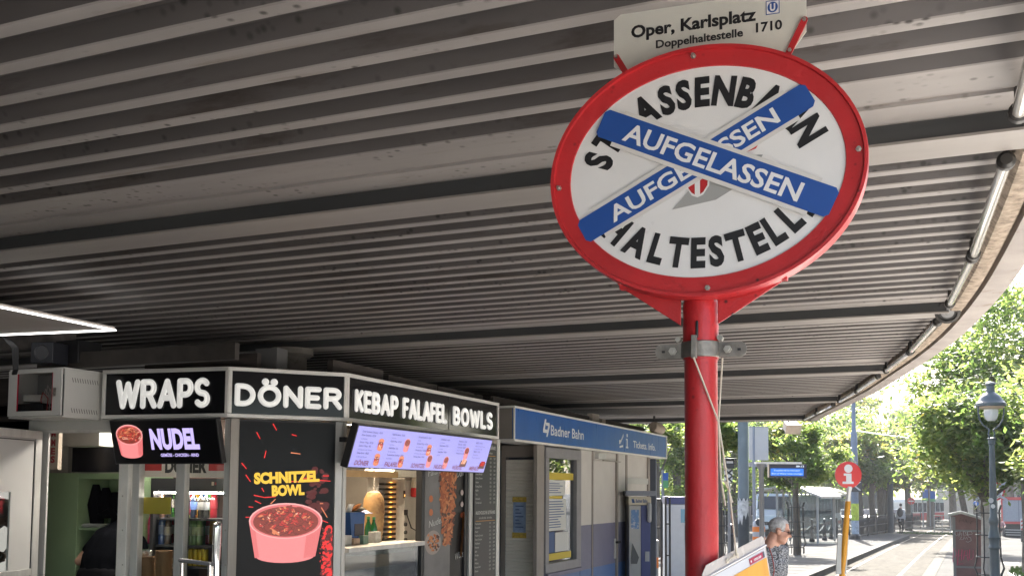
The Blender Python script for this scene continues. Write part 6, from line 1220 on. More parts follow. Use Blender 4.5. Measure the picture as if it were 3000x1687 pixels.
# cast iron bollards with chains
def bollard_proto():
    t = thing('chain_bollard', '', 'bollard', (0, 0, 0), 0, 'cast iron chain bollards'); g = MB()
    g.lathe([(.12, 0), (.12, .1), (.085, .14), (.075, .45), (.06, .72), (.085, .75), (.05, .79), (.045, .88), (.07, .92), (.055, .98), (0, 1.0)], (0, 0, 0), 14); g.build('post', Miron, t, local=True); return t
bp = bollard_proto(); first = True; prevq = None
BL = [(2377, 44.5), (2414, 46.5), (2433, 48.3), (2449, 50.2), (2468, 52.), (2484, 53.8)]
for i, (px, Z) in enumerate([(2140, 25.5), (2258, 36), (2296, 40)]+BL):
    q = spot(px, Z); o = bp if first else dup(bp, q, 0); o.location = q; first = False
    o['label'] = ('black cast iron bollard just right of the hanging cords', 'black cast iron bollard left of the man above the litter bin', 'black cast iron bollard right behind the man')[i] if i < 3 else 'black cast iron bollard in the row before the shelters and the blue mast'
    sc_ = (1.15, 1.0, 1.0)[i] if i < 3 else 1.0; o.scale = (sc_,)*3
    if prevq is not None and i != 1:
        a, b_ = prevq+Vector((0, 0, .74)), q+Vector((0, 0, .74)); tag(MB().tube([a*(1-k/8)+b_*(k/8)-Vector((0, 0, .32*math.sin(PI*k/8))) for k in range(9)], .022, 5).build('chain', Miron, loc=a), 'sagging black chain between two cast iron bollards', 'chain', 'chains between bollards')
    prevq = q
# low hoop railing along the tree row
for k in range(7):
    a, b_ = spot(2515+k*26, 50+k*3.2), spot(2515+(k+1)*26-1, 50+(k+1)*3.2); lab = 'black iron hoop railing along the street tree row'; t = thing('iron_railing', lab, 'railing', a, 0, 'iron railings along the tree row'); H = 1.05
    for h in (.12, .55, H): g = MB(); g.tube([a+Vector((0, 0, h)), b_+Vector((0, 0, h))], .025, 5); g.build('rail', Miron, t)
    n = 7; g = MB()
    for i in range(n): c_ = a.lerp(b_, (i+.5)/n); d = (b_-a).normalized(); L_ = (b_-a).length/n; g.tube([c_-d*L_*.4+Vector((0, 0, .12)), c_-d*L_*.35+Vector((0, 0, .75)), c_+Vector((0, 0, .98)), c_+d*L_*.35+Vector((0, 0, .75)), c_+d*L_*.4+Vector((0, 0, .12))], .02, 5)
    g.build('hoop_row', Miron, t)
    for e in (a, b_): g = MB(); g.tube([e, e+Vector((0, 0, 1.15))], .035, 6); g.build('post', Miron, t)
Z = 60; q = spot(2608, Z); g = MB(); g.lathe([(.18, q.z), (.16, ztop(2608, 1250, Z))], (q.x, q.y, 0), 12); tag(g.build('dark_mast', mat('mast_dark', (.045, .055, .065), .5), loc=q), 'dark slim mast standing among the street tree trunks', 'mast')
# shelters
Msh = mat('shelter_frame', (.32, .31, .30), .5, .3); Mshr = mat('shelter_roof', (.45, .42, .38), .5, var=.1); Mgl2 = glass('shelter_glass', (.75, .8, .82), .12)
def shelter(px0, px1, Z0, Z1, ptop, lab, n):
    a, b_ = spot(px0, Z0), spot(px1, Z1); fr = Fr(a, b_-a); L = (b_-a).length; zt = ztop(px0, ptop, Z0); z0 = a.z; t = thing('tram_shelter', lab, 'tram shelter', a, 0, 'tram shelters')
    P_ = [(-1.1+2.6*k/12, math.sin(PI*(k/12)*.78)*.42) for k in range(13)]; g = MB(fr.M); V = []
    for u in (-.3, L+.3): V += [(u, y, zt+h) for y, h in P_]+[(u, y, zt+h-.09) for y, h in reversed(P_)]
    m_ = 26; g.add(V, [tuple(range(m_-1, -1, -1)), tuple(range(m_, 2*m_))]+[(i, (i+1) % m_, (i+1) % m_+m_, i+m_) for i in range(m_)]); g.build('roof', Mshr, t)
    for i in range(n+1):
        u = L*i/n; g = MB(fr.M); g.box(u-.04, u+.04, .8, .88, z0, zt+.3); g.build('post', Msh, t)
        if i < n: g = MB(fr.M); g.box(u+.045, u+L/n-.045, .83, .85, z0+.25, zt-.05); g.build('pane', Mgl2, t)
    for u in (0, L):
        g = MB(fr.M); g.box(u-.03, u+.03, -.9, -.82, z0, zt+.02); g.build('post', Msh, t); g = MB(fr.M); g.box(u-.012, u+.012, -.8, .79, z0+.2, zt-.05); g.build('side_pane', Mgl2, t)
    g = MB(fr.M); g.box(.2, L-.2, .35, .78, z0+.45, z0+.52); g.build('bench', mat('bench_wood', (.35, .22, .10), .6), t)
    return fr
shelter(2334, 2386, 42.5, 45, 1452, 'curved roof tram shelter nearest behind the slim guarded tree', 3)
shelter(2392, 2436, 56, 59, 1447, 'curved roof tram shelter farther away, left of the information sign', 4)
# glass panelled tram between the shelters and the mast
def vehicle_box(name, lab, cat, px0, px1, Z0, Z1, ptop, wid, bodym, bands, nwin, wheels=True):
    a, b_ = spot(px0, Z0, -.15), spot(px1, Z1, -.15); fr = Fr(a, b_-a); L = (b_-a).length; zt = ztop(px0, ptop, Z0); z0 = a.z+.25; t = thing(name, lab, cat, a); H = zt-z0
    g = MB(fr.M); g.prism([(0, z0), (L, z0), (L, zt-H*.15), (L-H*.12, zt), (H*.12, zt), (0, zt-H*.15)], 0, wid); g.build('body', bodym, t, bevel=.05)
    for i in range(nwin):
        u0 = L*(i+.08)/nwin; u1 = L*(i+.92)/nwin; g = MB(fr.M); g.box(u0, u1, -.012, -.002, z0+H*.40, z0+H*.84); g.build('window', Mwin, t)
    for m_, h0, h1 in bands: g = MB(fr.M); g.box(.05, L-.05, -.016, -.001, z0+H*h0, z0+H*h1); g.build('stripe', m_, t)
    for u in (((.16, .24, .76, .84) if L > 6 else (.2, .8)) if wheels else ()): g = MB(fr.M); g.lathe([(.3, -.1), (.3, .1), (.2, .11)], (L*u, .02, a.z+.3), 14, A=Matrix.Rotation(R(90), 3, 'X')); g.build('wheel', Mdark, t)
    return t
Mtr = mat('vehicle_white', (.6, .6, .58), .35, coat=.5); Mvred = mat('vehicle_red', (.5, .03, .03), .35, coat=.5)
vehicle_box('tram', 'pale grey tram with many windows behind the tram shelters', 'tram', 2372, 2462, 62, 70, 1447, 2.4, Mtr, [(Mvred, .05, .16)], 9)
vehicle_box('tram', 'distant red and white tram beyond the end of the track', 'tram', 2660, 2765, 98, 104, 1462, 2.4, Mtr, [(Mvred, .0, .36)], 8)
q0_ = spot(2932, 60); q1_ = ony(2992, 1500, q0_.y); FT = Fr(q0_, q1_-q0_); LT = (q1_-q0_).length; zt_, zb_, z0_ = ztop(2960, 1456, 60), ztop(2960, 1532, 60), gz(q0_.y)-.16
tt = thing('box_truck', 'pale grey box trailer with red edges at the right beyond the lamp post', 'trailer', (q0_.x, q0_.y, z0_))
g = MB(FT.M); g.box(0, LT, 0, 4.5, zb_, zt_); g.build('body', mat('truck_grey', (.30, .32, .36), .5, var=.05), tt)
for (a_, b_, c_, d_) in ((0, LT, zt_-.16, zt_+.02), (0, LT, zb_-.02, zb_+.12), (LT-.12, LT+.02, zb_+.121, zt_-.161), (-.02, .08, zb_+.121, zt_-.161)): g = MB(FT.M); g.box(a_, b_, -.03, -.001, c_, d_); g.build('red_edge', Mvred, tt)
g = MB(FT.M); g.box(LT*.55, LT*.56, -.02, -.001, zb_+.13, zt_-.17); g.build('door_gap', Mdark, tt)
for k in range(3): g = MB(FT.M); g.box(.2, LT-.15, -.5+.15*k, -.1+.15*k, z0_+.12+.14*k, z0_+.17+.14*k); g.build('step', mat('step_grey', (.35, .35, .34), .6), tt)
g = MB(FT.M); g.box(.1, LT-.1, .4, 4.3, z0_, zb_-.001); g.build('underside', Mdark, tt)
def car(px, Z, rz, col, lab, van=False, group=None):
    q = spot(px, Z, -.16); t = thing('van' if van else 'car', lab, 'van' if van else 'car', q, rz, group)
    pr = [(-2.6, .35), (-2.6, 2.35), (1.2, 2.4), (1.75, 1.45), (2.55, 1.15), (2.65, .35)] if van else [(-2.1, .3), (-2.15, .85), (-1.7, .95), (-1.1, 1.42), (.45, 1.42), (1.1, .95), (2.0, .82), (2.1, .3)]
    w_ = 1.95 if van else 1.75; g = MB(); g.prism(pr, -w_/2, w_/2); mm = mat('paint_%s' % str(col), col, .25, coat=1.); g.build('body', mm, t, local=True, bevel=.08)
    ws = [(1.285, 2.25), (1.722, 1.50)] if van else [(.532, 1.36), (1.06, .98)]
    g = MB(); (x0, z0), (x1, z1) = ws; d = .03; g.quad((x0+d, -w_/2+.12, z0), (x1+d, -w_/2+.06, z1), (x1+d, w_/2-.06, z1), (x0+d, w_/2-.12, z0)); g.build('windshield', Mwin, t, local=True, sharp=0)
    for s_ in (-1, 1):
        y = s_*(w_/2+.006); g = MB(); P_ = [(.2, 1.5), (1.45, 1.5), (1.05, 2.2), (.2, 2.2)] if van else [(-1.25, .98), (.95, .98), (.42, 1.34), (-1.0, 1.34)]
        g.flat(P_ if s_ < 0 else P_[::-1], y); g.build('side_window', Mwin, t, local=True, sharp=0)
        xx = 2.6 if van else 2.02; g = MB(); g.ell((xx-.02, s_*(w_/2-.3), .85 if van else .68), (.08, .2, .1), 10, 6); g.build('headlight', mat('headlight', (.7, .7, .7), .1, coat=1), t, local=True)
        for x in ((-1.7, 1.75) if van else (-1.3, 1.35)): g = MB(); g.lathe([(.33, -.1), (.33, .1), (.2, .12), (0, .12)], (x, s_*(w_/2-.08), .33), 16, A=Matrix.Rotation(R(90*s_), 3, 'X')); g.build('wheel', Mdark, t, local=True)
    xb = 2.66 if van else 2.115; g = MB(); g.box(xb, xb+.02, -.26, .26, .45, .56); g.build('number_plate', Mwt, t, local=True)
    g = MB(); g.box(xb-.03, xb+.01, -.6, .6, .62, .8) if van else g.box(xb-.04, xb+.005, -.5, .5, .58, .68); g.build('grille', Mdark, t, local=True); return t
front = -PI/2+.15
car(2266, 60, front, (.55, .58, .62), 'white delivery van facing us between the display and the shelter', True)
car(2488, 80, front+.1, (.6, .6, .6), 'white car facing us behind the yellow pole of the information sign')
car(2532, 84, front+.1, (.03, .03, .035), 'dark car partly hidden by the blue mast')
car(2570, 92, front, (.58, .57, .55), 'pale car glimpsed between the street tree trunks')
car(2622, 97, front, (.55, .55, .56), 'silver car glimpsed left of the walking person')
car(2350, 76, front, (.5, .05, .05), 'red car glimpsed through the nearest shelter')
# far signs and banners
def flag(px, p0, p1, Z, col, lab):
    q = spot(px, Z); t = thing('banner', lab, 'banner', q, 0, 'blue banners'); g = MB(); g.tube([q, (q.x, q.y, ztop(px, p0-8, Z))], .05, 6); g.build('pole', Mpole, t)
    a, b_ = spot(px+1, Z-.1), spot(px+16, Z-.1); fr = Fr(a, b_-a); L = (b_-a).length; g = MB(fr.M); z0, z1 = ztop(px, p1, Z), ztop(px, p0, Z); g.box(0, L, 0, .03, z0+.22, z1, 0); g.box(0, L, 0, .03, z0, z0+.218, 1); g.build('cloth', [mat('flag_blue', (.02, .09, .32), .6, dirt=(3, .62, (.4, .45, .5))), mat('flag_green', (.1, .3, .12), .6)], t)
flag(2703, 1433, 1466, 78, 0, 'left of two blue banners on poles at the end of the track'); flag(2724, 1438, 1468, 80, 0, 'right of two blue banners on poles at the end of the track')
flag(1942, 1384, 1428, 30, 0, 'blue sign flag on a pole behind the ticket machines')
def rsign(px, py, Z, r_, lab, kind):
    q = spot(px, Z); c = atZ(px, py, Z); t = thing('road_sign', lab, 'road sign', q); g = MB(); g.tube([q, (q.x, q.y, c.z+r_)], .04, 8); g.build('pole', Mpole, t)
    fr = Fr((c.x, c.y-.06), (1, .3)); g = MB(fr.M)
    if kind == 'noentry':
        g.lathe([(r_, -.02), (r_, .02)], (0, 0, c.z), 24, 0, A=Matrix.Rotation(R(90), 3, 'X')); g.box(-r_*.72, r_*.72, -.03, -.021, c.z-r_*.16, c.z+r_*.16, 1)
    else:
        g.lathe([(r_, -.02), (r_, .02)], (0, 0, c.z), 24, 2, A=Matrix.Rotation(R(90), 3, 'X')); g.flat([(-r_*.15, c.z-r_*.6), (r_*.15, c.z-r_*.6), (r_*.15, c.z+.0), (r_*.4, c.z), (0, c.z+r_*.6), (-r_*.4, c.z), (-r_*.15, c.z)][::-1], -.03, 1)
    g.build('disc', [Mvred, Mwt, mat('sign_blue_round', (.02, .12, .45), .4)], t)
rsign(2669, 1467, 70, .24, 'red no entry sign beyond the walking person', 'noentry'); rsign(2859, 1475, 60, .16, 'small round blue arrow sign left of the white washed tree', 'arrow')
# tram signal with black head and white cross plate
Z = 24; q = spot(2136, Z); zz = lambda py: ztop(2136, py, Z); ts = thing('tram_signal', 'black signal head over a white plate with black crosses right of the red pole', 'signal', q); g = MB(); g.tube([q, (q.x, q.y, zz(1345))], .035, 8); g.build('post', Mpole, ts)
a, b_ = spot(2121, Z-.1), spot(2148, Z-.1); fr = Fr(a, b_-a); L = (b_-a).length; g = MB(fr.M); g.box(0, L, -.15, .1, zz(1371), zz(1343)); g.box(-.02, L+.02, -.3, -.15, zz(1347), zz(1343)); g.build('head', Mdark, ts, bevel=.01)
g = MB(fr.M); g.box(L*.15, L*.85, -.152, -.1505, zz(1357), zz(1350)); g.build('lens', mat('lens_pale', (.6, .6, .6), .3), ts)
x0, x1 = L*.08, L*.92; g = MB(fr.M); g.box(x0, x1, -.02, .02, zz(1413), zz(1374), 0); zt_, zm_, zb_ = zz(1375), zz(1393), zz(1412)
for (p0, p1) in (((x0, zt_), (x1, zm_)), ((x1, zt_), (x0, zm_)), ((x0, zm_), (x1, zb_)), ((x1, zm_), (x0, zb_))):
    d = Vector((p1[0]-p0[0], p1[1]-p0[1])).normalized()*.02; n_ = Vector((-d.y, d.x)); a_, b2 = Vector(p0), Vector(p1); g.flat([tuple(a_-n_), tuple(b2-n_), tuple(b2+n_), tuple(a_+n_)], -.022-.001*(p0[0] > p1[0]), 1)
g.build('cross_plate', [Mwt, Mdark], ts, sharp=0)
# barrier across the track end, warning board
a, b_ = spot(2735, 62), spot(2782, 60); t = thing('crowd_barrier', 'pale metal barrier standing across the end of the tram track', 'barrier', a)
for h in (.25, .72, 1.05): g = MB(); g.tube([a+Vector((0, 0, h)), b_+Vector((0, 0, h))], .028, 6); g.build('rail', mat('barrier_grey', (.4, .4, .39), .4, .4), t)
for k in (0, .5, 1): g = MB(); c_ = a.lerp(b_, k); g.tube([c_, c_+Vector((0, 0, 1.06))], .026, 6); g.build('upright', mat('barrier_grey', (0, 0, 0)), t)
a, b_ = spot(2988, 50), spot(3002, 50); fr = Fr(a, b_-a); L = (b_-a).length; z0, z1 = ztop(2990, 1552, 50), ztop(2990, 1518, 50); t = thing('warning_board', 'red and white striped warning board at the right edge before the truck', 'warning board', a); g = MB(fr.M); g.box(0, L, 0, .04, z0, z1, 0)
for k in range(3): h = (z1-z0)/3; zk = z0+k*h; g.flat([(0.01, zk), (L-.01, zk+h*.5), (L-.01, zk+h*.95), (.01, zk+h*.45)][::-1][::-1], -.004, 1)
g.build('board', [Mwt, Mvred], t, sharp=0); g = MB(); g.box(a.x, a.x+.1, a.y, a.y+.3, a.z-.1, z0); g.build('foot', Mdark, t)
# second oval stop sign far right
Z = 38; q = spot(2903, Z); c = atZ(2903, 1438, Z); t = thing('tram_stop_sign', 'distant oval tram stop sign with grey crossed strips behind the lamp post', 'tram stop sign', q); fr = Fr((c.x, c.y), (math.cos(R(4)), math.sin(R(4)))); g = MB(fr.M); g.lathe([(.05, q.z), (.05, c.z-.36)], (0, .05, 0), 12); g.build('pole', Mred, t)
g = MB(fr.M); V = []; n = 40
g.add([((.482+o_)*math.cos(2*PI*i/n), y, c.z+(.391+o_)*math.sin(2*PI*i/n)) for i in range(n) for o_, y in ((-.07, -.03), (-.0, -.04), (0, .03))], [(i*3+k, ((i+1) % n)*3+k, ((i+1) % n)*3+k+1, i*3+k+1) for i in range(n) for k in (0, 1)]); g.build('rim', Mred, t)
g = MB(fr.M); g.disc(0, c.z, .42, .33, -.028, 0, 40); g.disc(0, c.z, .48, .385, .028, 0, 40); g.build('face', Mwhite, t, sharp=0)
g = MB(fr.M); CX0, CZ0 = CX, CZ; CX, CZ = 0, c.z; arc_text(g, 'STRASSENBAHN', .338, .25, R(170), R(14), .085, -.032); arc_text(g, 'HALTESTELLE', .338, .25, R(213), R(335), .085, -.032); CX, CZ = CX0, CZ0; g.build('lettering', Mblack, t, sharp=0)
Mgst = mat('strip_grey', (.35, .36, .38), .6)
for k, s_ in enumerate((1, -1)): g = MB(fr.M); g.prism([(-.52, c.z-s_*.30-.05), (.52, c.z+s_*.12-.33-.05+.0), (.52, c.z+s_*.12-.33+.05), (-.52, c.z-s_*.30+.05)] if 0 else [(-.55, c.z-.33*s_-.05), (.55, c.z+.33*s_-.05), (.55, c.z+.33*s_+.05), (-.55, c.z-.33*s_+.05)], -.04-.004*k, -.037-.004*k); g.build('strip', Mgst, t, sharp=0)
# iron gratings in the pavement at the right
for px, py, wpx, lab in ((2965, 1650, 36, 'iron drain grating in the pavement right of the lamp post, farther one'), (2982, 1682, 46, 'iron drain grating in the pavement right of the lamp post, nearer one')):
    a = ong(px, py, -.14); t = thing('drain_grating', lab, 'grating', a); g = MB()
    g.box(a.x-.22, a.x+.22, a.y-.6, a.y+.6, a.z-.05, a.z-.012); g.build('pit', Mdark, t)
    for k in range(10): x = a.x-.2+.044*k; g = MB(); g.box(x-.012, x+.012, a.y-.6, a.y+.6, a.z-.011, a.z+.006); g.build('bar', mat('grating_iron', (.3, .3, .29), .5, .4), t)
# overhead wire
a, b_ = atZ(2508, 1262, 48), atZ(2990, 1290, 40); tag(MB().tube([a, a*.5+b_*.5+Vector((0, 0, -.25)), b_], .02, 5).build('overhead_wire', mat('wire_pale', (.4, .42, .4), .5), loc=a), 'thin pale span wire running right from the blue mast', 'wire')
a, b_ = atZ(2700, 970, 30), atZ(3020, 975, 26); tag(MB().tube([a, a*.5+b_*.5+Vector((0, 0, -.1)), b_], .012, 5).build('overhead_wire', MATS['wire_pale'], loc=a), 'thin pale wire crossing the tree crowns above the lamp post', 'wire')
# ================================================================== PEOPLE
Mskin = mat('skin_light', (.50, .29, .20), .5, var=.08, vs=20); Mskind = mat('skin_dark', (.10, .05, .032), .5, var=.1, vs=20)
def blend(g, name, m, parent, voxel=.012, it=6, extra=None):
    """joins overlapping rounded volumes into one continuous skin"""
    me = bpy.data.meshes.new('tmp'); me.from_pydata(g.v, [], g.f); me.update(); o = bpy.data.objects.new('tmp', me); COL.objects.link(o)
    r = o.modifiers.new('r', 'REMESH'); r.mode = 'VOXEL'; r.voxel_size = voxel
    s_ = o.modifiers.new('s', 'SMOOTH'); s_.factor = .5; s_.iterations = it
    dg = bpy.context.evaluated_depsgraph_get(); ev = o.evaluated_get(dg); me2 = bpy.data.meshes.new_from_object(ev)
    bpy.data.objects.remove(o); bpy.data.meshes.remove(me)
    me2.name = name; Mi = W(parent).inverted(); me2.transform(Mi); me2.materials.clear(); me2.materials.append(m)
    me2.polygons.foreach_set('use_smooth', [True]*len(me2.polygons)); o2 = bpy.data.objects.new(name, me2); COL.objects.link(o2); o2.parent = parent; return o2
def head_prims(g, H, age=0):
    """H: matrix of the head, face towards -y, origin at the head's middle"""
    def E_(c, r): g.add(*(lambda t: ([H @ Vector(v) for v in t.v], t.f))(MB().ell(c, r, 16, 12)))
    def K_(a, b, ra, rb): g.add(*(lambda t: ([H @ Vector(v) for v in t.v], t.f))(MB().caps(a, b, ra, rb, 10)))
    E_((0, .012, .035), (.074, .094, .086)); E_((0, -.030, -.025), (.060, .066, .088)); E_((0, -.052, -.088), (.040, .042, .032)); E_((0, -.028, -.07), (.054, .056, .045))
    K_((0, -.094, .012), (0, -.116, -.026), .0095, .0135); E_((-.012, -.100, -.03), (.009, .011, .008)); E_((.012, -.100, -.03), (.009, .011, .008))
    K_((-.045, -.082, .028), (.045, -.082, .028), .012, .012); E_((0, -.088, -.062), (.024, .012, .007)); E_((0, -.086, -.073), (.020, .013, .007))
    for s_ in (-1, 1): E_((s_*.040, -.072, -.025), (.022, .022, .022)); E_((s_*.076, .012, -.008), (.011, .021, .033)); E_((s_*.082, .018, .006), (.007, .014, .016))
    K_((0, .035, -.06), (0, .055, -.19), .052, .058)
def eyes(H, parent, m):
    for s_ in (-1, 1):
        g = MB(H); g.ell((s_*.032, -.081, .006), (.012, .009, .008), 10, 8); g.build('eye', m, parent)
Meye = mat('eye_dark', (.03, .02, .018), .2)
def hand(g, w_, d, n, s=1.):
    """w_: wrist, d: direction of the fingers, n: towards the back of the hand"""
    w_, d, n = Vector(w_), Vector(d).normalized(), Vector(n).normalized(); b = d.cross(n)
    g.caps(w_, w_+d*.045, .024, .03, flat=.6); g.caps(w_+d*.03+b*.014, w_+d*.085+b*.02, .018, .015); g.caps(w_+d*.03-b*.014, w_+d*.085-b*.02, .018, .015)
    for k, l in enumerate((.066, .078, .074, .058)):
        o_ = b*(.030-.0195*k); a = w_+d*.088+o_; m_ = a+d*l*.55-n*l*.22; e = m_+d*l*.28-n*l*.42; g.caps(a, m_, .0092, .0085, 8); g.caps(m_, e, .0085, .0072, 8)
    a = w_+d*.03+b*.03; m_ = a+d*.035+b*.028-n*.012; g.caps(a, m_, .012, .0105, 8); g.caps(m_, m_+d*.03+b*.004-n*.012, .0105, .0085, 8)
def person(lab, base, rz, P, skin, shirt, trousers, hv=.012, group=None, shirt_arm=1., kw=None):
    """P: joint table in a local frame facing -y, feet on z=0"""
    t = thing('person', lab, 'person', base, rz, group); M = Matrix.Translation(base) @ Matrix.Rotation(rz, 4, 'Z'); J = {k: M @ Vector(v) for k, v in P.items() if k not in ('tilt', 'turn', 'nod')}
    H = M @ Matrix.Translation(Vector(P['head'])) @ Matrix.Rotation(R(P.get('turn', 0)), 4, 'Z') @ Matrix.Rotation(R(P.get('nod', 0)), 4, 'X')
    g = MB(); head_prims(g, H); g.caps(J['neck'], H @ Vector((0, .03, -.08)), .058, .052)
    sh = MB()
    def torso(q, e): 
        X_ = (M.to_3x3() @ Vector((1, 0, 0)))
        for a, b_, ra, rb, off in (('hip', 'waist', .135, .125, .055), ('waist', 'chest', .125, .13, .07), ('chest', 'neck', .125, .062, .065)):
            for s_ in (-1, 0, 1): q.caps(J[a]+X_*off*s_, J[b_]+X_*off*s_*(1 if b_ != 'neck' else .6), ra*e*(.92 if s_ else 1), rb*e*(.92 if s_ else 1))
        for s_ in 'lr': q.caps(J['neck']-Vector((0, 0, .05)), J['sh_'+s_], .065*e, .062*e)
    torso(g, .94); torso(sh, 1.03)
    for s_ in 'lr':
        g.caps(J['sh_'+s_], J['el_'+s_], .05, .04); g.caps(J['el_'+s_], J['wr_'+s_], .041, .027)
        d = (J['wr_'+s_]-J['el_'+s_]).normalized(); hn = M.to_3x3() @ Vector((1 if s_ == 'l' else -1, 0, .1)); hand(g, J['wr_'+s_]+d*.01, d, hn)
        e = J['sh_'+s_].lerp(J['el_'+s_], shirt_arm) if shirt_arm <= 1 else J['el_'+s_]; sh.caps(J['sh_'+s_], e, .062, .058 if shirt_arm <= 1 else .05)
        if shirt_arm > 1: sh.caps(J['el_'+s_], J['wr_'+s_], .05, .036)
    tr_ = MB()
    for s_ in 'lr':
        h0 = J['hip']+(M.to_3x3() @ Vector((-.09 if s_ == 'r' else .09, 0, 0)))
        for q, e in ((g, .86), (tr_, 1.)): q.caps(h0, J['kn_'+s_], .088*e, .062*e); q.caps(J['kn_'+s_], J['an_'+s_], .062*e, .045*e)
    tr_.caps(J['hip']+(M.to_3x3() @ Vector((-.06, 0, .02))), J['hip']+(M.to_3x3() @ Vector((.06, 0, .02))), .138, .138)
    body = blend(g, 'body', skin, t, hv); blend(sh, 'shirt', shirt, t, hv, 4); blend(tr_, 'trousers', trousers, t, hv*1.3, 4)
    for s_ in 'lr':
        f = M.to_3x3() @ Vector((0, -1, 0)); s1 = MB(); a = J['an_'+s_]; s1.caps(a+Vector((0, 0, -.045))-f*.05, a+Vector((0, 0, -.06))+f*.14, .042, .034, flat=.9); s1.build('shoe', Mdark, t)
    return t, H, J, M
def hair(H, parent, m, lo=-.02, front=-.062, thick=1.07, seed=1, bald=None):
    q = random.Random(seed)
    g = MB(H); g.ell((0, .014, .036), (.0745*thick, .0945*thick, .0865*thick), 30, 22, keep=lambda v: True)
    # drop the faces over the face and below the nape
    Hi = H.inverted(); keep = []
    for f, s_ in zip(g.f, g.s):
        c = sum((Hi @ g.v[i] for i in f), Vector())/len(f)
        zl = lo+max(0, -c.y-.02)*1.15
        if c.z > zl and not (c.y < front and c.z < .085) and not (bald and bald(c)): keep.append(f)
    g.f = keep; g.s = [0]*len(keep)
    g.v = [v+Vector((q.uniform(-.002, .002), q.uniform(-.002, .002), q.uniform(-.002, .002))) for v in g.v]
    return g.build('hair', m, parent, sharp=60)
STAND = dict(hip=(0, .02, .92), waist=(0, .02, 1.08), chest=(0, .02, 1.28), neck=(0, .03, 1.46), head=(0, -.01, 1.62), sh_l=(.19, .02, 1.42), sh_r=(-.19, .02, 1.42), el_l=(.24, .05, 1.13), el_r=(-.24, .05, 1.13), wr_l=(.24, -.04, .90), wr_r=(-.24, -.04, .90), kn_l=(.09, -.01, .50), kn_r=(-.09, -.01, .50), an_l=(.09, .03, .09), an_r=(-.09, .03, .09))
# older man beside the hanging notice
Mshirt = mat('shirt_pattern', (.30, .31, .33), .85)
def pattern(m):
    N = m.node_tree.nodes; L = m.node_tree.links; b = N['Principled BSDF']; tc = N.new('ShaderNodeTexCoord'); mp = N.new('ShaderNodeMapping'); mp.inputs['Scale'].default_value = (60, 60, 120); L.new(tc.outputs['Object'], mp.inputs[0])
    n = N.new('ShaderNodeTexNoise'); n.inputs['Scale'].default_value = 1.; n.inputs['Detail'].default_value = 2; L.new(mp.outputs[0], n.inputs['Vector'])
    r = N.new('ShaderNodeMapRange'); r.inputs['From Min'].default_value = .47; r.inputs['From Max'].default_value = .53; L.new(n.outputs['Fac'], r.inputs['Value'])
    x = N.new('ShaderNodeMix'); x.data_type = 'RGBA'; L.new(r.outputs[0], x.inputs['Factor']); x.inputs['A'].default_value = (.035, .04, .05, 1); x.inputs['B'].default_value = (.30, .31, .33, 1); L.new(x.outputs['Result'], b.inputs['Base Color'])
pattern(Mshirt)
hd_ = atZ(2283, 1553, 9.5); zg = gz(hd_.y); face = math.atan2(RI.y, RI.x)+PI/2-R(52)
hz = hd_.z-zg; base = Vector((hd_.x, hd_.y, zg))
MAN = dict(hip=(.0, .24, hz-.66), waist=(0, .20, hz-.50), chest=(0, .12, hz-.32), neck=(0, .065, hz-.155), head=(0, 0, hz), sh_l=(.18, .10, hz-.20), sh_r=(-.18, .10, hz-.20), el_l=(.24, .16, hz-.47), el_r=(-.24, .16, hz-.47), wr_l=(.24, .06, hz-.68), wr_r=(-.24, .06, hz-.68), kn_l=(.1, .10, .46), kn_r=(-.1, .26, .46), an_l=(.1, .14, .09), an_r=(-.1, .40, .12), nod=16, turn=40)
man, H, J, M_ = person('older grey haired man with glasses and patterned shirt walking right beside the notice', base, face, MAN, mat('skin_man', (.52, .27, .19), .5, var=.15, vs=26), Mshirt, mat('trousers_grey', (.1, .1, .11), .8), .010, shirt_arm=.8)
hair(H, man, mat('hair_grey', (.50, .49, .48), .8, var=.35, vs=45, bump=.8, bs=90), lo=-.03, front=-.040, thick=1.025)
eyes(H, man, Meye)
g = MB(H)
for s_ in (-1, 1): g.tube([(s_*.033+.024*math.cos(a), -.104, .006+.018*math.sin(a)) for a in [2*PI*k/14 for k in range(14)]], .0022, 5, closed=True); g.tube([(s_*.057, -.102, .010), (s_*.078, -.05, .008), (s_*.083, .015, .012)], .0022, 5)
g.tube([(-.010, -.106, .010), (.010, -.106, .010)], .002, 5); gl_ = g.build('glasses', mat('frame_brown', (.04, .02, .015), .3), man)
g = MB(H)
for s_ in (-1, 1): g.lathe([(.0225, 0), (.0225, .001)], (s_*.033, -.104, .006), 14, A=Matrix.Rotation(R(90), 3, 'X'))
g.build('lens', mat('lens_dark', (.05, .035, .03), .08, spec=.8), gl_)
g = MB(M_); g.tube([(-.13, .02, hz-.15), (-.135, -.02, hz-.24), (-.12, -.03, hz-.36), (-.10, .02, hz-.52)], .009, 6, flat=.5); g.build('strap', mat('strap_red', (.35, .05, .04), .6), man)
g = MB(M_); g.tube([(.07*math.cos(a), .062+.066*math.sin(a), hz-.165+.02*math.sin(a)) for a in [2*PI*k/16 for k in range(16)]], .018, 6, closed=True); g.build('collar', Mshirt, man)
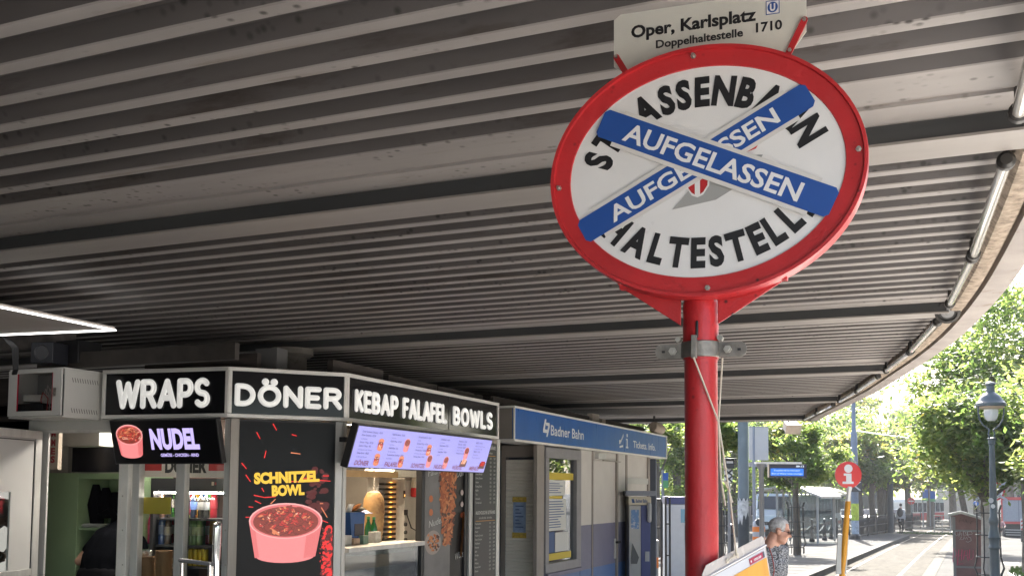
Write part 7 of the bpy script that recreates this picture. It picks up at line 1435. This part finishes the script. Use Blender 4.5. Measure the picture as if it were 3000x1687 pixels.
# worker bending in the doorway
q = fw(300, 1560, .50); zb = .12; nk = fw(318, 1548, .55); base = Vector((fw(285, 1560, .62).x, fw(285, 1560, .62).y, zb)); k_ = base.z
WK = dict(hip=(.0, .04, .80), waist=(.0, .0, .98), chest=(.03, -.09, 1.16), neck=(.10, -.19, 1.32), head=(.21, -.27, 1.37), sh_l=(.25, -.14, 1.24), sh_r=(-.11, -.14, 1.22), el_l=(.33, -.2, 1.0), el_r=(-.27, -.04, .96), wr_l=(.2, -.42, .98), wr_r=(-.15, -.28, .90), kn_l=(.1, -.04, .52), kn_r=(-.1, -.04, .52), an_l=(.1, 0, .09), an_r=(-.1, 0, .09), nod=35, turn=10)
wk, H, J, M_ = person('worker in a black T-shirt seen from behind, bending in the kiosk doorway', base, PI+FWr.rz, {k: ((-v[0]-.05, v[1], v[2]*(.93 if v[2] > .6 else 1)) if isinstance(v, tuple) else v) for k, v in WK.items()}, Mskin, mat('shirt_black', (.004, .0045, .007), .9, spec=.08), mat('trousers_black', (.008, .008, .01), .9, spec=.1), .012, shirt_arm=.58)
hair(H, wk, mat('hair_dark', (.03, .022, .018), .6), lo=-.03)
# person behind the window of the open door, looking at a phone
hd_ = atZ(1, 1504, 8.5); base = Vector((hd_.x, hd_.y, 0)); hz = hd_.z; fc = math.atan2(RI.y, RI.x)+PI/2+R(4)
PH = dict(hip=(0, .30, hz-.70), waist=(0, .28, hz-.54), chest=(0, .24, hz-.34), neck=(0, .155, hz-.125), head=(0, 0, hz), sh_l=(.19, .22, hz-.20), sh_r=(-.19, .22, hz-.20), el_l=(.24, .20, hz-.47), el_r=(-.24, .20, hz-.47), wr_l=(.05, .02, hz-.38), wr_r=(-.06, .05, hz-.39), kn_l=(.09, .22, .46), kn_r=(-.09, .22, .46), an_l=(.09, .28, .09), an_r=(-.09, .28, .09), nod=48)
ph, H, J, M_ = person('dark haired person behind the open door window looking down at a phone', base, fc, PH, Mskind, mat('shirt_dim', (.10, .10, .11), .8), MATS['trousers_black'], .011, shirt_arm=.7)
hair(H, ph, MATS['hair_dark'], lo=-.03, thick=1.05); eyes(H, ph, Meye)
c = (J['wr_l']+J['wr_r'])/2+(M_.to_3x3() @ Vector((0, -.09, .06))); g = MB(Matrix.Translation(c) @ M_.to_3x3().to_4x4() @ Matrix.Rotation(R(35), 4, 'X')); g.box(-.037, .037, -.005, .005, -.075, .075); tag(g.build('phone', mat('phone_grey', (.25, .24, .26), .25), loc=c, bevel=.005), 'grey mobile phone held by the person behind the door window', 'phone')
# distant walker with backpack
Z = 57; q = spot(2638, Z); sc_ = .93
WA = dict(STAND); WA.update(kn_l=(.09, -.12, .5), an_l=(.09, -.16, .1), an_r=(-.09, .22, .14), kn_r=(-.09, .04, .5), wr_l=(.24, -.14, .92), wr_r=(-.24, .08, .92))
wa, H, J, M_ = person('distant person in dark clothes with black backpack walking away along the railing', q, PI+R(-8), WA, Mskin, mat('shirt_pale', (.42, .42, .44), .8), MATS['trousers_black'], .02, shirt_arm=1.5); wa.scale = (.9, .9, .9)
hair(H, wa, MATS['hair_dark'], lo=-.04)
g = MB(M_); g.ell((0, .23, 1.24), (.17, .12, .26), 14, 10); g.build('backpack', Mdark, wa)
# small person crouching by the truck
q = spot(2926, 57); CRO = dict(hip=(0, .1, .3), waist=(0, .08, .45), chest=(0, .0, .62), neck=(0, -.06, .78), head=(0, -.1, .93), sh_l=(.18, -.04, .74), sh_r=(-.18, -.04, .74), el_l=(.22, -.2, .55), el_r=(-.22, -.2, .55), wr_l=(.12, -.4, .5), wr_r=(-.12, -.4, .5), kn_l=(.12, -.34, .48), kn_r=(-.12, -.34, .48), an_l=(.1, -.22, .09), an_r=(-.1, -.22, .09))
cr, H, J, M_ = person('tiny distant person crouching at the left edge of the box truck', q, R(20), CRO, Mskin, mat('shirt_red_white', (.45, .25, .25), .8), MATS['trousers_grey'], .02); hair(H, cr, MATS['hair_dark'], lo=-.03)

# ================================================================== AIR
def haze(density):
    g = MB(); g.box(-226, 226, -66, 706, -3.2, 30); m = bpy.data.materials.new('haze_air'); m.use_nodes = True; N = m.node_tree.nodes; N.remove(N['Principled BSDF'])
    v = N.new('ShaderNodeVolumePrincipled'); v.inputs['Color'].default_value = (.95, .96, 1, 1); v.inputs['Density'].default_value = density; v.inputs['Anisotropy'].default_value = .05; m.node_tree.links.new(v.outputs[0], N['Material Output'].inputs['Volume'])
    tag(g.build('haze', m, sharp=0), 'pale morning haze in the street', kind='stuff')
haze(.0007)
